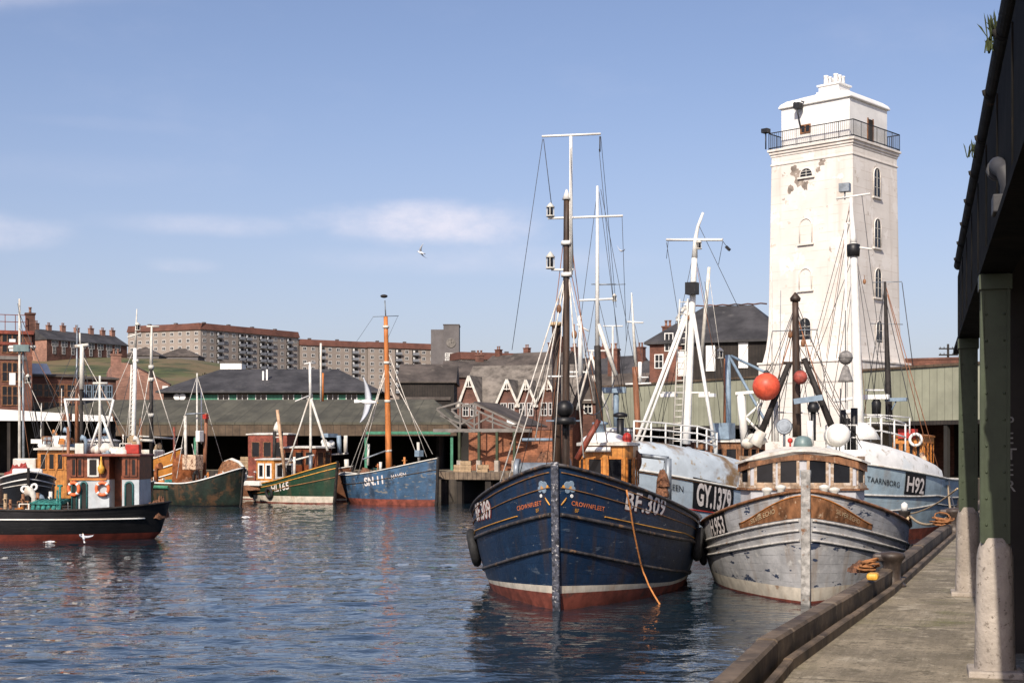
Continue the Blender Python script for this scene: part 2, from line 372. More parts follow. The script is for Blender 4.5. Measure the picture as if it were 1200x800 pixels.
# ------------------------------------------------------------------ hulls and boats
class Boat:
    """local frame: x aft from the stem at the waterline, y to starboard, z up. port = the -y side"""
    def __init__(s, name, label, bow_px, D, beta, L, B, hb, hm, hs, tm=.62, rake=.5, over=.5, zb=-.7, e=(.5, .42), m=(1.0, 1.3),
                 es=(.5, .36), ms=(1.1, 2.0), cat='fishing boat', group='fishing boats moored in the harbour', sec=.8, sheerp=2.0, wl=None):
        s.L, s.B, s.hb, s.hm, s.hs, s.tm, s.rake, s.over, s.zb = L, B, hb, hm, hs, tm, rake, over, zb
        s.e, s.m, s.es, s.ms, s.sec, s.sp = e, m, es, ms, sec, sheerp
        s.bx, s.bd = (bow_px - CX) / F * D, D
        s.ax, s.ay = math.sin(R(beta)), math.cos(R(beta)); s.rx, s.ry = s.ay, -s.ax
        s.rot = math.atan2(s.ay, s.ax)
        s.root = thing(name, label, cat, (s.bx, s.bd, 0), s.rot, group)
    def at(s, px, py, x):
        k = (px - CX) / F
        w = (k * (s.bd + x * s.ay) - (s.bx + x * s.ax)) / (s.rx - k * s.ry)
        D = s.bd + x * s.ay + w * s.ry
        return Vector((x, -w, EYE + (HZ - py) / F * D))
    def on(s, px, py, y):           # same but the lateral offset is known; solve x
        k = (px - CX) / F; w = -y
        x = (s.bx + w * s.rx - k * (s.bd + w * s.ry)) / (k * s.ay - s.ax)
        D = s.bd + x * s.ay + w * s.ry
        return Vector((x, y, EYE + (HZ - py) / F * D))
    def hit(s, px, py, side, off=.04):
        best = None
        for i in range(300):
            t = .4 * i / 299; D = s.bd
            for _ in range(3):
                z = EYE + (HZ - py) / F * D; p = s.pt(t, min(z, s.sheer(t)), side, off); D = s.world(p).y
            w = s.world(p); e = abs(CX + w.x / w.y * F - px)
            if best is None or e < best[0]: best = (e, p)
        return best[1]
    def world(s, p):
        return Vector((s.bx + p[0] * s.ax - p[1] * s.rx, s.bd + p[0] * s.ay - p[1] * s.ry, p[2]))
    def sheer(s, t):
        if t < s.tm: return s.hm + (s.hb - s.hm) * (1 - t / s.tm) ** s.sp
        return s.hm + (s.hs - s.hm) * ((t - s.tm) / (1 - s.tm)) ** 2
    def pt(s, t, z, side, off=0.0):
        sh = s.sheer(t); v = max(0, min(1, (z - s.zb) / (sh - s.zb)))
        x0 = -s.rake * max(z, -1) / s.hb if z > 0 else -z * .5 * (1 + abs(z))
        x1 = s.L - s.over + s.over * (z / s.hs) if z > 0 else s.L - s.over + z * 1.5
        e = s.e[0] + (s.e[1] - s.e[0]) * v; m = s.m[0] + (s.m[1] - s.m[0]) * v
        E = max(0, 1 - (1 - min(t / e, 1)) ** 2) ** (1 / m)
        e2 = s.es[0] + (s.es[1] - s.es[0]) * v; m2 = s.ms[0] + (s.ms[1] - s.ms[0]) * v
        E2 = max(0, 1 - (1 - min((1 - t) / e2, 1)) ** 2) ** (1 / m2)
        h = s.B / 2 * E * E2 * (s.sec + (1 - s.sec) * (1 - (1 - v) ** 2))
        p = Vector((x0 + t * (x1 - x0), side * (h + .0), z))
        if off:
            p += s.nrm(t, z, side) * off
        return p
    def nrm(s, t, z, side):
        a = s.pt(max(0, t - .004), z, side); b = s.pt(min(1, t + .004), z, side)
        c = s.pt(t, z - .05, side); d = s.pt(t, z + .02, side)
        n = (b - a).cross(d - c)
        if n.y * side < 0: n = -n
        if n.length < 1e-9: return Vector((0, side, 0))
        return n.normalized()
    def hull(s, mats, z_anti=.1, z_boot=.3, bul=.75, nt=56, nv=12, cap='strake_b', deck='deck', inner=None, trim=0.0):
        mats = list(mats); ts = [(i / nt) ** 1.0 for i in range(nt + 1)]
        ts = sorted(set([0, .003, .008, .016] + [t for t in ts if t > 0] + [.984, .992, .997]))
        rows = [('z', s.zb), ('z', (s.zb - .05) / 2), ('z', z_anti), ('z', z_boot)] + [('f', (j + 1) / nv) for j in range(nv)]
        mb = MB()
        for side in (1, -1):
            vs = []; 
            for t in ts:
                sh = s.sheer(t); tk = 1 - trim * min(1, t / .3); zb_ = z_boot * tk
                for k, val in rows:
                    z = (val * tk if val > 0 else val) if k == 'z' else zb_ + val * (sh - zb_)
                    vs.append(s.pt(t, z, side))
            n = len(rows); fs = []; o = len(mb.v)
            for i, t in enumerate(ts):
                for j in range(n): 
                    k, val = rows[j]
                    mb.uv[o + i * n + j] = (vs[i * n + j].x, 10 + (0 if k == 'z' else val * s.hm))
            for j in range(n - 1):
                mb.cur = 0 if j < 2 else (1 if j == 2 else 2)
                fs = []
                for i in range(len(ts) - 1):
                    q = (i * n + j, (i + 1) * n + j, (i + 1) * n + j + 1, i * n + j + 1)
                    fs.append(q if side < 0 else q[::-1])
                if j == 0: mb.add(vs, fs, True)
                else:
                    for f in fs:
                        mb.f.append(tuple(a + o for a in f)); mb.mi.append(mb.cur); mb.sm.append(True)
        s.hullob = mb.build('hull', mats, s.root)
        # deck and inner bulwark
        d = MB(); d.smooth = False
        tt = [.03 + .94 * i / 40 for i in range(41)]
        L_, R_ = [], []
        vs = []
        for t in tt:
            z = s.sheer(t); zd = z - bul
            for side in (1, -1):
                a = s.pt(t, z - .02, side); b = s.pt(t, zd, side)
                w = max(.0, abs(a.y) - .09); w2 = max(0, abs(b.y) - .05)
                vs += [(a.x, side * w, z - .02), (b.x, side * w2, zd)]
        fs = []; fb = []
        for i in range(40):
            o = i * 4; p = o + 4
            fb += [(o, o + 1, p + 1, p), (o + 2, p + 2, p + 3, o + 3)]
            fs += [(o + 1, o + 3, p + 3, p + 1)]
        d.cur = 1; d.add(vs, fb, True); d.cur = 0
        for f in fs: d.f.append(f); d.mi.append(0); d.sm.append(False)
        d.build('deck', [deck, inner or mats[2]], s.root)
        c = MB()
        for side in (1, -1):
            c.tube([s.pt(t, s.sheer(t), side, .02) + Vector((0, 0, .03)) for t in [0.0, .01, .03] + [.06 + .92 * i / 44 for i in range(45)] + [.99, 1.0]], .075, 6, flat=.7)
        c.build('cap_rail', cap, s.root)
    def stem(s, m, w=.22, ztop=None, zlow=-.6, proud=.1):
        mb = MB(); zt = ztop or s.hb + .1
        pts = [zlow + (zt - zlow) * i / 10 for i in range(11)]
        poly_f, poly_b = [], []
        for z in pts:
            x = s.pt(0, min(z, s.hb), 1).x - (s.rake / s.hb * max(0, z - s.hb))
            poly_f.append((x - proud, 0, z)); poly_b.append((x + .15, 0, z))
        poly = poly_f + poly_b[::-1]
        mb.prism([(p[0], -w / 2, p[2]) for p in poly], (0, w, 0))
        return mb.build('stem_post', m, s.root, bevel=.03)
    def strake(s, name, d0, d1, m, r=.06, t0=.004, t1=.97, flat=.8, tp=.35, off=.01, sides=(1, -1), z=False):
        """d0,d1: depth under the sheer at the stem and from t=tp on (or heights when z)"""
        out = []
        for side in sides:
            pts = []
            for i in range(61):
                t = t0 + (t1 - t0) * (i / 60) ** 1.4
                k = min(1, t / tp); dd = d0 + (d1 - d0) * k
                zz = dd if z else s.sheer(t) - dd
                pts.append(s.pt(t, zz, side, off))
            out.append(MB().tube(pts, r, 6, flat=flat).build(name, m, s.root))
        return out
    def path(s, d, side):
        tab = []; l = 0; pv = None
        for i in range(400):
            t = (i / 399) ** 1.6; p = s.pt(t, s.sheer(t) - d, side)
            if pv is not None: l += (p - pv).length
            tab.append((l, t)); pv = p
        return tab
    def tfor(s, tab, l):
        if l <= 0: return 0.0
        lo, hi = 0, len(tab) - 1
        while hi - lo > 1:
            k = (lo + hi) // 2
            if tab[k][0] <= l: lo = k
            else: hi = k
        a, b = tab[lo], tab[hi]
        return a[1] + (b[1] - a[1]) * (l - a[0]) / max(1e-9, b[0] - a[0])
    def lettering(s, name, body, side, l0, d, h, m, slope=0.0, bold=.02, off=.014, space=1.0, board=None, wscale=1.0, shadow=None, label=None):
        """body starts (port, side -1) or ends (starboard, side 1) nearest the stem at arc length l0; d = depth of the baseline"""
        vs, fs = text_mesh(body, bold, space); W = max(v[0] for v in vs) * h * wscale
        tab = s.path(d, side); out = []
        def put(x, y, o):
            l = l0 + (x if side < 0 else W - x); t = s.tfor(tab, l)
            return s.pt(t, s.sheer(t) - d + y - slope * (l - l0), side, o)
        if board:
            bmn, pad = board, h * .22; nx = 10; mb = MB()
            g = [[put(-pad + (W + 2 * pad) * i / nx, -pad + (h + 2 * pad) * j / 3, off) for i in range(nx + 1)] for j in range(4)]
            vsb = [p for r_ in g for p in r_]; n = nx + 1
            mb.add(vsb, [(j * n + i, j * n + i + 1, (j + 1) * n + i + 1, (j + 1) * n + i) for j in range(3) for i in range(nx)])
            mb.build('number_board', bmn, s.root); off += .015
        if shadow:
            mb = MB(); mb.add([put(x * h * wscale + .035, y * h - .03, off) for x, y in vs], fs); mb.build('letter_edge', shadow, s.root); off += .012
        mb = MB(); mb.add([put(x * h * wscale, y * h, off) for x, y in vs], fs)
        return mb.build(name, m, s.root, label=label)
    # --- pieces
    def rod(s, name, a, b, r, m, r2=None, n=8, label=None):
        return MB().tube([a, b], [r, r if r2 is None else r2], n).build(name, m, s.root, label=label)
    def mast(s, x, px_b, y_b, px_t, y_t, r, m, r2=None, name='mast', bands=()):
        a = s.at(px_b, y_b, x); b = s.at(px_t, y_t, x); k = 8
        mb = MB(); mb.tube([a.lerp(b, i / k) for i in range(k + 1)], [r + ((r2 or r * .7) - r) * i / k for i in range(k + 1)], 10)
        o = mb.build(name, m, s.root)
        return a, b
    def yard(s, x, p0, p1, r=.035, m='white', name='crosstree'):
        a = s.at(p0[0], p0[1], x); b = s.at(p1[0], p1[1], x); s.rod(name, a, b, r, m, n=6); return a, b
    def wire(s, a, b, r=.012, m='wire', name='stay', drop=0.0):
        (MB().tube(sag(a, b, drop, 8) if drop else [a, b], r, 5)).build(name, m, s.root)
    def lamp(s, p, h=.45, r=.16, name='navigation_lamp'):
        mb = MB(); mb.cur = 0
        mb.lathe([(r * .9, 0), (r, .06 * h), (r * .8, .1 * h)], p, 10)
        mb.lathe([(r * .8, .7 * h), (r, .75 * h), (r * .55, .95 * h), (r * .2, 1.08 * h), (.01, 1.12 * h)], p, 10)
        for k in range(4):
            a = k * math.pi / 2; mb.tube([Vector(p) + Vector((r * .75 * math.cos(a), r * .75 * math.sin(a), .08 * h)), Vector(p) + Vector((r * .75 * math.cos(a), r * .75 * math.sin(a), .72 * h))], .014, 4)
        mb.cur = 1; mb.lathe([(r * .55, .1 * h), (r * .6, .4 * h), (r * .55, .7 * h)], p, 10)
        return mb.build(name, ['whitew', 'glass'], s.root)
    def cabin(s, plan, z0, z1, wm, roofm, wins=(), zw=(.45, .85), framem='brownwood', over=.16, rt=.1, camber=.12, name='wheelhouse', lower=None, fw=.05):
        """plan: ccw list of (x,y); wins: list of (edge index, count, margin)"""
        mb = MB(); mb.prism([(x, y, z0) for x, y in plan], (0, 0, z1 - z0))
        w = mb.build(name, wm, s.root, bevel=.02)
        if lower:
            zl, lm = lower
            cx = sum(p[0] for p in plan) / len(plan); cy = sum(p[1] for p in plan) / len(plan)
            k = 1.02
            MB().prism([(cx + (x - cx) * k, cy + (y - cy) * k, z0 - .002) for x, y in plan], (0, 0, zl - z0)).build('lower_wall', lm, w, bevel=.02)
        area = sum(plan[i][0] * plan[(i + 1) % len(plan)][1] - plan[(i + 1) % len(plan)][0] * plan[i][1] for i in range(len(plan)))
        H = z1 - z0
        for ei, cnt, mg in wins:
            a = Vector((*plan[ei], 0)); b = Vector((*plan[(ei + 1) % len(plan)], 0)); d = b - a; Ld = d.length; d.normalize()
            nrm = Vector((d.y, -d.x, 0)) * (1 if area > 0 else -1)
            ww = (Ld - mg * (cnt + 1)) / cnt
            for i in range(cnt):
                x = mg + i * (ww + mg); q = a + d * (x + ww / 2)
                f = MB(); rot = Matrix((( d.x, nrm.x, 0), (d.y, nrm.y, 0), (0, 0, 1)))
                za, zb_ = z0 + H * zw[0], z0 + H * zw[1]
                zc = (za + zb_) / 2; hh = zb_ - za
                f.cur = 1; f.box(q + nrm * .012 + Vector((0, 0, zc)), (ww, .02, hh), rot); f.cur = 0
                for sx in (-1, 1):
                    f.box(q + d * sx * (ww / 2) + nrm * .02 + Vector((0, 0, zc)), (fw, .05, hh + fw), rot)
                for sz in (-1, 1):
                    f.box(q + nrm * .022 + Vector((0, 0, zc + sz * hh / 2)), (ww, .055, fw), rot)
                f.build('window', [framem, 'glass'], w)
        cx = sum(p[0] for p in plan) / len(plan); cy = sum(p[1] for p in plan) / len(plan)
        r = MB(); ring = []
        for x, y in plan:
            dv = Vector((x - cx, y - cy)); l = dv.length; dv = dv * ((l + over) / l); ring.append((cx + dv.x, cy + dv.y))
        n = len(ring)
        vs = [(x, y, z1 + .003) for x, y in ring] + [(x, y, z1 + rt) for x, y in ring] + [(cx + (x - cx) * .55, cy + (y - cy) * .55, z1 + rt + camber * .8) for x, y in ring] + [(cx, cy, z1 + rt + camber)]
        fs = [tuple(reversed(range(n)))]
        for lv in (0, 1):
            fs += [(lv * n + i, lv * n + (i + 1) % n, (lv + 1) * n + (i + 1) % n, (lv + 1) * n + i) for i in range(n)]
        fs += [(2 * n + i, 2 * n + (i + 1) % n, 3 * n) for i in range(n)]
        if area < 0: fs = [f[::-1] for f in fs]
        r.add(vs, fs, False)
        r.build('roof', roofm, w)
        return w
    def rail(s, pts, h, m='white', r=.028, rows=2, name='guard_rail'):
        mb = MB(); pts = [Vector(p) for p in pts]
        for k in range(rows):
            z = h * (k + 1) / rows
            mb.tube([p + Vector((0, 0, z)) for p in pts], r, 6)
        for p in pts: mb.tube([p, p + Vector((0, 0, h))], r, 6)
        return mb.build(name, m, s.root)

def rotd(d, up='Z'):
    """matrix whose local z axis is d"""
    return Vector(d).normalized().to_track_quat('Z', 'Y').to_matrix()
def tyre(loc, axis, Rr, label, r=.13):
    o = MB().torus((0, 0, 0), Rr - r, r, rotd(axis), 24, 8, .9).build('tyre_fender', 'rubber', None, loc)
    return tag(o, label, 'fender', 'tyre fenders along the hulls')
def mound(mb, c, rx, ry, h, seed=0, n=22, k=9, rough=.35):
    """lumpy heap of netting"""
    c = Vector(c); vs = []
    for i in range(k + 1):
        r = i / k
        for j in range(n):
            a = 2 * math.pi * j / n; q = Vector((r * math.cos(a) * 2.2 + seed * 3.1, r * math.sin(a) * 2.2, seed))
            d = 1 + rough * mnoise.noise(q) + rough * .7 * mnoise.noise(q * 3.1)
            vs.append(c + Vector((rx * r * math.cos(a) * d, ry * r * math.sin(a) * d, h * (math.cos(r * math.pi / 2) ** .7) * d + .12 * h * mnoise.noise(q * 4.3))))
    mb.add(vs, [(i * n + j, (i + 1) * n + j, (i + 1) * n + (j + 1) % n, i * n + (j + 1) % n) for i in range(k) for j in range(n)], True)
    return mb
def lifebuoy(loc, axis, Rr, label, r=.09):
    t = thing('lifebuoy', label, 'lifebuoy', loc, 0, 'lifebuoys hung on the boats')
    rt = rotd(axis)
    MB().torus((0, 0, 0), Rr - r, r, rt, 24, 8).build('ring', 'lifering', t)
    for k in range(4):
        a = k * math.pi / 2 + .78; c = rt @ Vector(((Rr - r) * math.cos(a), (Rr - r) * math.sin(a), 0))
        mb = MB(); tang = rt @ Vector((-math.sin(a), math.cos(a), 0))
        mb.tube([c - tang * .05, c + tang * .05], r * 1.06, 10); mb.build('band', 'white', t)
    return t
# ------------------------------------------------------------------ camera, sun, sky
cam = bpy.data.cameras.new('camera'); co = bpy.data.objects.new('camera', cam); COL.objects.link(co); SC.camera = co
co.location = (0, 0, EYE); co.rotation_euler = (R(90), 0, 0)
cam.sensor_width = 36.0; cam.lens = F / 1200 * 36.0
cam.shift_y = (HZ - 400) / 1200.0          # level camera with a rising front: verticals stay vertical
cam.clip_end = 12000; cam.clip_start = .1
SUN_EL, SUN_AZ = R(37), R(18)              # behind the photographer, to the left
sl = bpy.data.lights.new('sun', 'SUN'); so = bpy.data.objects.new('sun', sl); COL.objects.link(so)
sl.energy = 4.9; sl.angle = R(.53); sl.color = (1.0, .905, .78)
dirv = Vector((math.sin(SUN_AZ) * math.cos(SUN_EL), math.cos(SUN_AZ) * math.cos(SUN_EL), -math.sin(SUN_EL)))
so.rotation_euler = dirv.to_track_quat('-Z', 'Y').to_euler(); so.location = (-60, -160, 130)
W = bpy.data.worlds.new('World'); SC.world = W; W.use_nodes = True
nt = W.node_tree; bg = nt.nodes['Background']
sky = _n(nt, 'ShaderNodeTexSky', sky_type='NISHITA'); sky.sun_disc = False
sky.sun_elevation = SUN_EL; sky.sun_rotation = math.pi + SUN_AZ
sky.air_density = 1.0; sky.dust_density = 1.6; sky.ozone_density = 2.2; sky.altitude = 0
tc = _n(nt, 'ShaderNodeTexCoord'); sep = _n(nt, 'ShaderNodeSeparateXYZ'); nt.links.new(tc.outputs['Generated'], sep.inputs[0])
hx = math_(nt, 'SQRT', math_(nt, 'ADD', math_(nt, 'MULTIPLY', sep.outputs[0], sep.outputs[0]), math_(nt, 'MULTIPLY', sep.outputs[1], sep.outputs[1])))
el = math_(nt, 'DIVIDE', sep.outputs[2], math_(nt, 'MAXIMUM', hx, .001))
az = math_(nt, 'ARCTAN2', sep.outputs[0], sep.outputs[1])
cb = _n(nt, 'ShaderNodeCombineXYZ'); nt.links.new(az, cb.inputs[0]); nt.links.new(math_(nt, 'MULTIPLY', el, 2.0), cb.inputs[1])
nz = noise_(nt, cb.outputs[0], 5.5, 7, .62)
fine = noise_(nt, cb.outputs[0], 16, 5, .65)
def blob(a0, e0, wa, we):
    q = math_(nt, 'POWER', math_(nt, 'DIVIDE', math_(nt, 'SUBTRACT', az, a0), wa), 2.0)
    w = math_(nt, 'POWER', math_(nt, 'DIVIDE', math_(nt, 'SUBTRACT', el, e0), we), 2.0)
    return math_(nt, 'POWER', 2.718, math_(nt, 'MULTIPLY', math_(nt, 'ADD', q, w), -1.0))
def add(a, b): return math_(nt, 'ADD', a, b)
def mul(a, b): return math_(nt, 'MULTIPLY', a, b)
def cloud(a0, e0, wa, we, lo, hi, amt, nk=.8):
    return mul(smooth_(nt, add(blob(a0, e0, wa, we), mul(math_(nt, 'SUBTRACT', nz, .5), nk)), lo, hi), amt)
cl = add(cloud(-.066, .160, .088, .019, .28, .95, .66, 1.5), cloud(-.21, .156, .085, .010, .25, 1.1, .3, 1.3))
cl = add(cl, add(cloud(-.35, .146, .06, .014, .3, 1.0, .32, 1.3), cloud(-.225, .128, .035, .008, .3, 1.0, .25, 1.3)))
cl = add(cl, cloud(-.03, .135, .14, .012, .2, 1.2, .24))
cl = add(cl, cloud(-.30, .19, .13, .016, .35, 1.1, .06, 1.4))
cl = add(cl, cloud(-.28, .222, .07, .006, .3, 1.1, .05, 1.2))
trail = math_(nt, 'POWER', 2.718, math_(nt, 'MULTIPLY', math_(nt, 'POWER', math_(nt, 'DIVIDE', math_(nt, 'SUBTRACT', el, math_(nt, 'MULTIPLY_ADD', az, .17, .358)), .006), 2.0), -1.0))
cl = add(cl, mul(mul(trail, smooth_(nt, mul(az, -1.0), .2, .3)), .2))
cl = mul(cl, add(.5, mul(smooth_(nt, fine, .3, .7), .75)))
cl = math_(nt, 'ADD', cl, mul(mul(smooth_(nt, nz, .5, .8), smooth_(nt, el, .05, .12)), .07), 0, True)
skyc = mix_(nt, 1.0, sky.outputs[0], (1.05, .94, 1.0), 'MULTIPLY')
hazec = mix_(nt, math_(nt, 'MULTIPLY', math_(nt, 'SUBTRACT', 1.0, smooth_(nt, el, .0, .3)), .34), skyc, (3.5, 3.75, 5.2))
outc = mix_(nt, cl, hazec, (6.9, 6.6, 7.3))
nt.links.new(outc, bg.inputs['Color']); bg.inputs['Strength'].default_value = .121
SC.view_settings.view_transform = 'Standard'; SC.view_settings.look = 'None'; SC.view_settings.gamma = 1; SC.view_settings.exposure = 0.14
SC.view_settings.use_curve_mapping = False
SC.render.resolution_x, SC.render.resolution_y = 1024, 682
SC.cycles.max_bounces = 6; SC.cycles.caustics_reflective = False; SC.cycles.caustics_refractive = False

# ------------------------------------------------------------------ water
m = bpy.data.materials.new('harbour_water'); m.use_nodes = True; nt = m.node_tree; b = nt.nodes['Principled BSDF']
b.inputs['Base Color'].default_value = (.009, .020, .030, 1); b.inputs['Roughness'].default_value = .025; b.inputs['IOR'].default_value = 1.5
tc = _n(nt, 'ShaderNodeTexCoord'); v = map_(nt, tc.outputs['Object'], (.55, 1.0, 1))
h = add(mul(noise_(nt, v, 1.3, 3, .5), 1.0), mul(noise_(nt, v, 4.2, 3, .55), .32))
bp = _n(nt, 'ShaderNodeBump'); bp.inputs['Strength'].default_value = .6; bp.inputs['Distance'].default_value =   .11
nt.links.new(h, bp.inputs['Height']); nt.links.new(bp.outputs[0], b.inputs['Normal'])
M['water'] = m
def wave(x, y):
    n = mnoise.noise
    z = .052 * n(Vector((x * .42, y * .85, 0.3))) + .046 * n(Vector((x * 1.05 + 4, y * 2.0, 1.7))) + .030 * n(Vector((x * 2.3, y * 4.2 + 9, 4.1)))
    calm = .8 + .75 * n(Vector((x * .06, y * .04, 8.0)))
    return z * calm
ys = []; y = -25.0
while y < 150:
    ys.append(y); y += max(.16, .008 * abs(y)) if y > 8 else 1.5
ys += [170, 220, 320, 520, 900]
nx = 420; vs = []; fs = []
for yy in ys:
    half = abs(yy) * .5 + 12 if yy < 150 else 400
    x0, x1 = -half, min(half, 40 + (200 if yy > 140 else 0))
    for i in range(nx + 1):
        x = x0 + (x1 - x0) * i / nx
        vs.append((x, yy, wave(x, yy) if 5 < yy < 140 else 0))
for j in range(len(ys) - 1):
    for i in range(nx):
        a = j * (nx + 1) + i; fs.append((a, a + 1, a + nx + 2, a + nx + 1))
mb = MB(); mb.add(vs, fs, True); struct(mb.build('water', 'water'))
sea = MB(); sea.add([(-3000, -400, -.9), (3000, -400, -.9), (3000, 200, -.9), (-3000, 200, -.9)], [(0, 1, 2, 3)], False)
struct(sea.build('river', 'water'))

# ------------------------------------------------------------------ quays and land
KP = [(-14, -5.7), (9.1, 1.31), (11.2, 1.98), (17.1, 4.36), (28, 8.46), (100, 35.5)]
def KX(D):
    for (d0, x0), (d1, x1) in zip(KP, KP[1:]):
        if D <= d1 or d1 == 100: return x0 + (x1 - x0) * (D - d0) / (d1 - d0)         # outer edge of the near quay at distance D
mq = mat('quay_concrete', (.255, .215, .155), .9, .25, 1.3, .5, spots=[((.15, .145, .06), .54, .68, .55), ((.38, .33, .25), .54, .66, 2.4), ((.13, .11, .075), .58, .66, 5.0), ((.12, .1, .07), .57, .63, 26), ((.4, .35, .27), .62, .66, 34), ((.1, .08, .06), .68, .76, 2.6)], bscale=9)
nt = mq.node_tree; b = nt.nodes['Principled BSDF']; tc = _n(nt, 'ShaderNodeTexCoord')
mp = _n(nt, 'ShaderNodeMapping'); mp.inputs['Rotation'].default_value = (0, 0, R(20)); nt.links.new(tc.outputs['Object'], mp.inputs[0])
sp = _n(nt, 'ShaderNodeSeparateXYZ'); nt.links.new(mp.outputs[0], sp.inputs[0])
rib = noise_(nt, map_(nt, mp.outputs[0], (26, 1.6, 1)), 1.0, 3, .6)
slab = math_(nt, 'LESS_THAN', math_(nt, 'FRACT', mul(sp.outputs[1], 1 / 3.6)), .012)
old = b.inputs['Base Color'].links[0].from_socket
dirt = smooth_(nt, rib, .42, .62)
c = mix_(nt, mul(dirt, mul(smooth_(nt, noise_(nt, tc.outputs['Object'], .7, 3), .3, .6), .45)), old, (.13, .11, .072))
c = mix_(nt, mul(slab, .6), c, (.06, .05, .035))
nt.links.new(c, b.inputs['Base Color'])
hh = add(mul(rib, .25), noise_(nt, tc.outputs['Object'], 14, 5))
bn = b.inputs['Normal'].links[0].from_node; nt.links.new(hh, bn.inputs['Height']); bn.inputs['Strength'].default_value = .35
M['quay'] = mq
poly = [(KX(-14), -14), (KX(9.1), 9.1), (KX(11.2), 11.2), (KX(17.1), 17.1), (KX(28), 28), (KX(92), 92), (28.6, 92.2), (10.2, 120), (-6, 123.2), (-6, 135.5), (-34.5, 135.5), (-34.5, 117), (-43, 97), (-170, 97), (-170, 172), (220, 172), (220, -14)]
mb = MB(); n = len(poly); mb.smooth = False
vs = [(x, y, QZ) for x, y in poly] + [(x, y, -2.5) for x, y in poly]
mb.cur = 0; mb.add(vs, [tuple(range(n))], False)
for i in range(n):
    mb.f.append((i, i + n, (i + 1) % n + n, (i + 1) % n)); mb.mi.append(1); mb.sm.append(False)
struct(mb.build('quay', ['quay', 'qwall']))
# timber kerb along the near edge
def kerb_run(w, off, z0, z1, jit, chamf):
    mb = MB(); st = [-12, -5, 2.5, 9.1, 11.2, 14.2, 17.1, 22.5, 28, 34, 40, 46, 52, 58, 64, 70, 76, 82, 88]
    for d0, d1 in zip(st, st[1:]):
        a, e = Vector((KX(d0), d0, 0)), Vector((KX(d1), d1, 0)); dk = (e - a).normalized(); nr = Vector((dk.y, -dk.x, 0)); e -= dk * .015
        zz = z1 + random.uniform(-jit, jit); q0, q1 = a + nr * off, a + nr * (off + w)
        mb.prism([q0 + Vector((0, 0, z0)), q0 + Vector((0, 0, zz - chamf)), q0 + nr * chamf + Vector((0, 0, zz)), q1 - nr * chamf + Vector((0, 0, zz)), q1 + Vector((0, 0, zz - chamf)), q1 + Vector((0, 0, z0))], e - a)
    return mb
struct(kerb_run(.17, -.06, QZ - .35, QZ + .24, .012, .022).build('kerb', 'kerb'))
struct(kerb_run(.075, .155, QZ - .2, QZ + .09, .006, .012).build('kerb', 'kerb'))
# land rising behind the harbour
def hz(x, y):
    k = x / max(1, y)
    side = 1 - min(1, max(0, (k + .235) / .235)); side = side * side * (3 - 2 * side)
    if y < 165: h = 2.3
    elif y < 330: h = 2.3 + 23.5 * ((y - 165) / 165) ** .85
    elif y < 520: h = 25.8 + 9 * (y - 330) / 190
    else: h = 34.8
    h = 2.3 + (h - 2.3) * (.1 + .9 * side)
    if y > 180: h += 1.3 * mnoise.noise(Vector((x * .02, y * .02, 0))) * side + .5 * mnoise.noise(Vector((x * .08, y * .06, 3))) * side
    return h
gy = [150 + 8 * i for i in range(56)] + [620, 700, 900, 1400, 2400, 4000]; gx = 120; vs, fs = [], []
for yy in gy:
    x0, x1 = -.75 * yy - 60, .75 * yy + 60
    for i in range(gx + 1):
        x = x0 + (x1 - x0) * i / gx; vs.append((x, yy, hz(x, min(yy, 620)) if yy < 700 else min(hz(x, 620), 25)))
for j in range(len(gy) - 1):
    for i in range(gx):
        a = j * (gx + 1) + i; fs.append((a, a + 1, a + gx + 2, a + gx + 1))
mb = MB(); mb.add(vs, fs, True); struct(mb.build('hillside', 'grass'))

# ------------------------------------------------------------------ building helpers
def frame(p0, p1):
    """local frame on the facade from p0 (left) to p1 (right): returns loc, rotz, width"""
    d = Vector((p1[0] - p0[0], p1[1] - p0[1])); return math.atan2(d.y, d.x), d.length
def win_mesh(w, h, fm, parent, loc, fr=.09, bars=(1, 1), name='window', arch=False, deep=.06):
    mb = MB(); mb.cur = 1; mb.bb(-w / 2, w / 2, -.03, .02, 0, h); mb.cur = 0
    for x in (-w / 2, w / 2): mb.bb(x - fr / 2, x + fr / 2, -deep, .02, -fr / 2, h + fr / 2)
    for z in (0, h): mb.bb(-w / 2 + fr / 2, w / 2 - fr / 2, -deep + .003, .018, z - fr / 2, z + fr / 2)
    for k in range(bars[0]):
        x = -w / 2 + w * (k + 1) / (bars[0] + 1); mb.bb(x - fr / 3, x + fr / 3, -deep + .01, .01, fr / 2, h - fr / 2)
    for k in range(bars[1]):
        z = h * (k + 1) / (bars[1] + 1); mb.bb(-w / 2 + fr / 2, w / 2 - fr / 2, -deep + .012, .01, z - fr / 3, z + fr / 3)
    return mb.build(name, [fm, 'glass'], parent, loc)
def win_grid(parent, xs, zs, w, h, fm='white', y=-.01, skip=(), **k):
    first = None
    for j, z in enumerate(zs):
        for i, x in enumerate(xs):
            if (i, j) in skip: continue
            if first is None: first = win_mesh(w, h, fm, parent, (x, y, z), **k)
            else: copy_child(first, parent, (x, y, z))
    return first
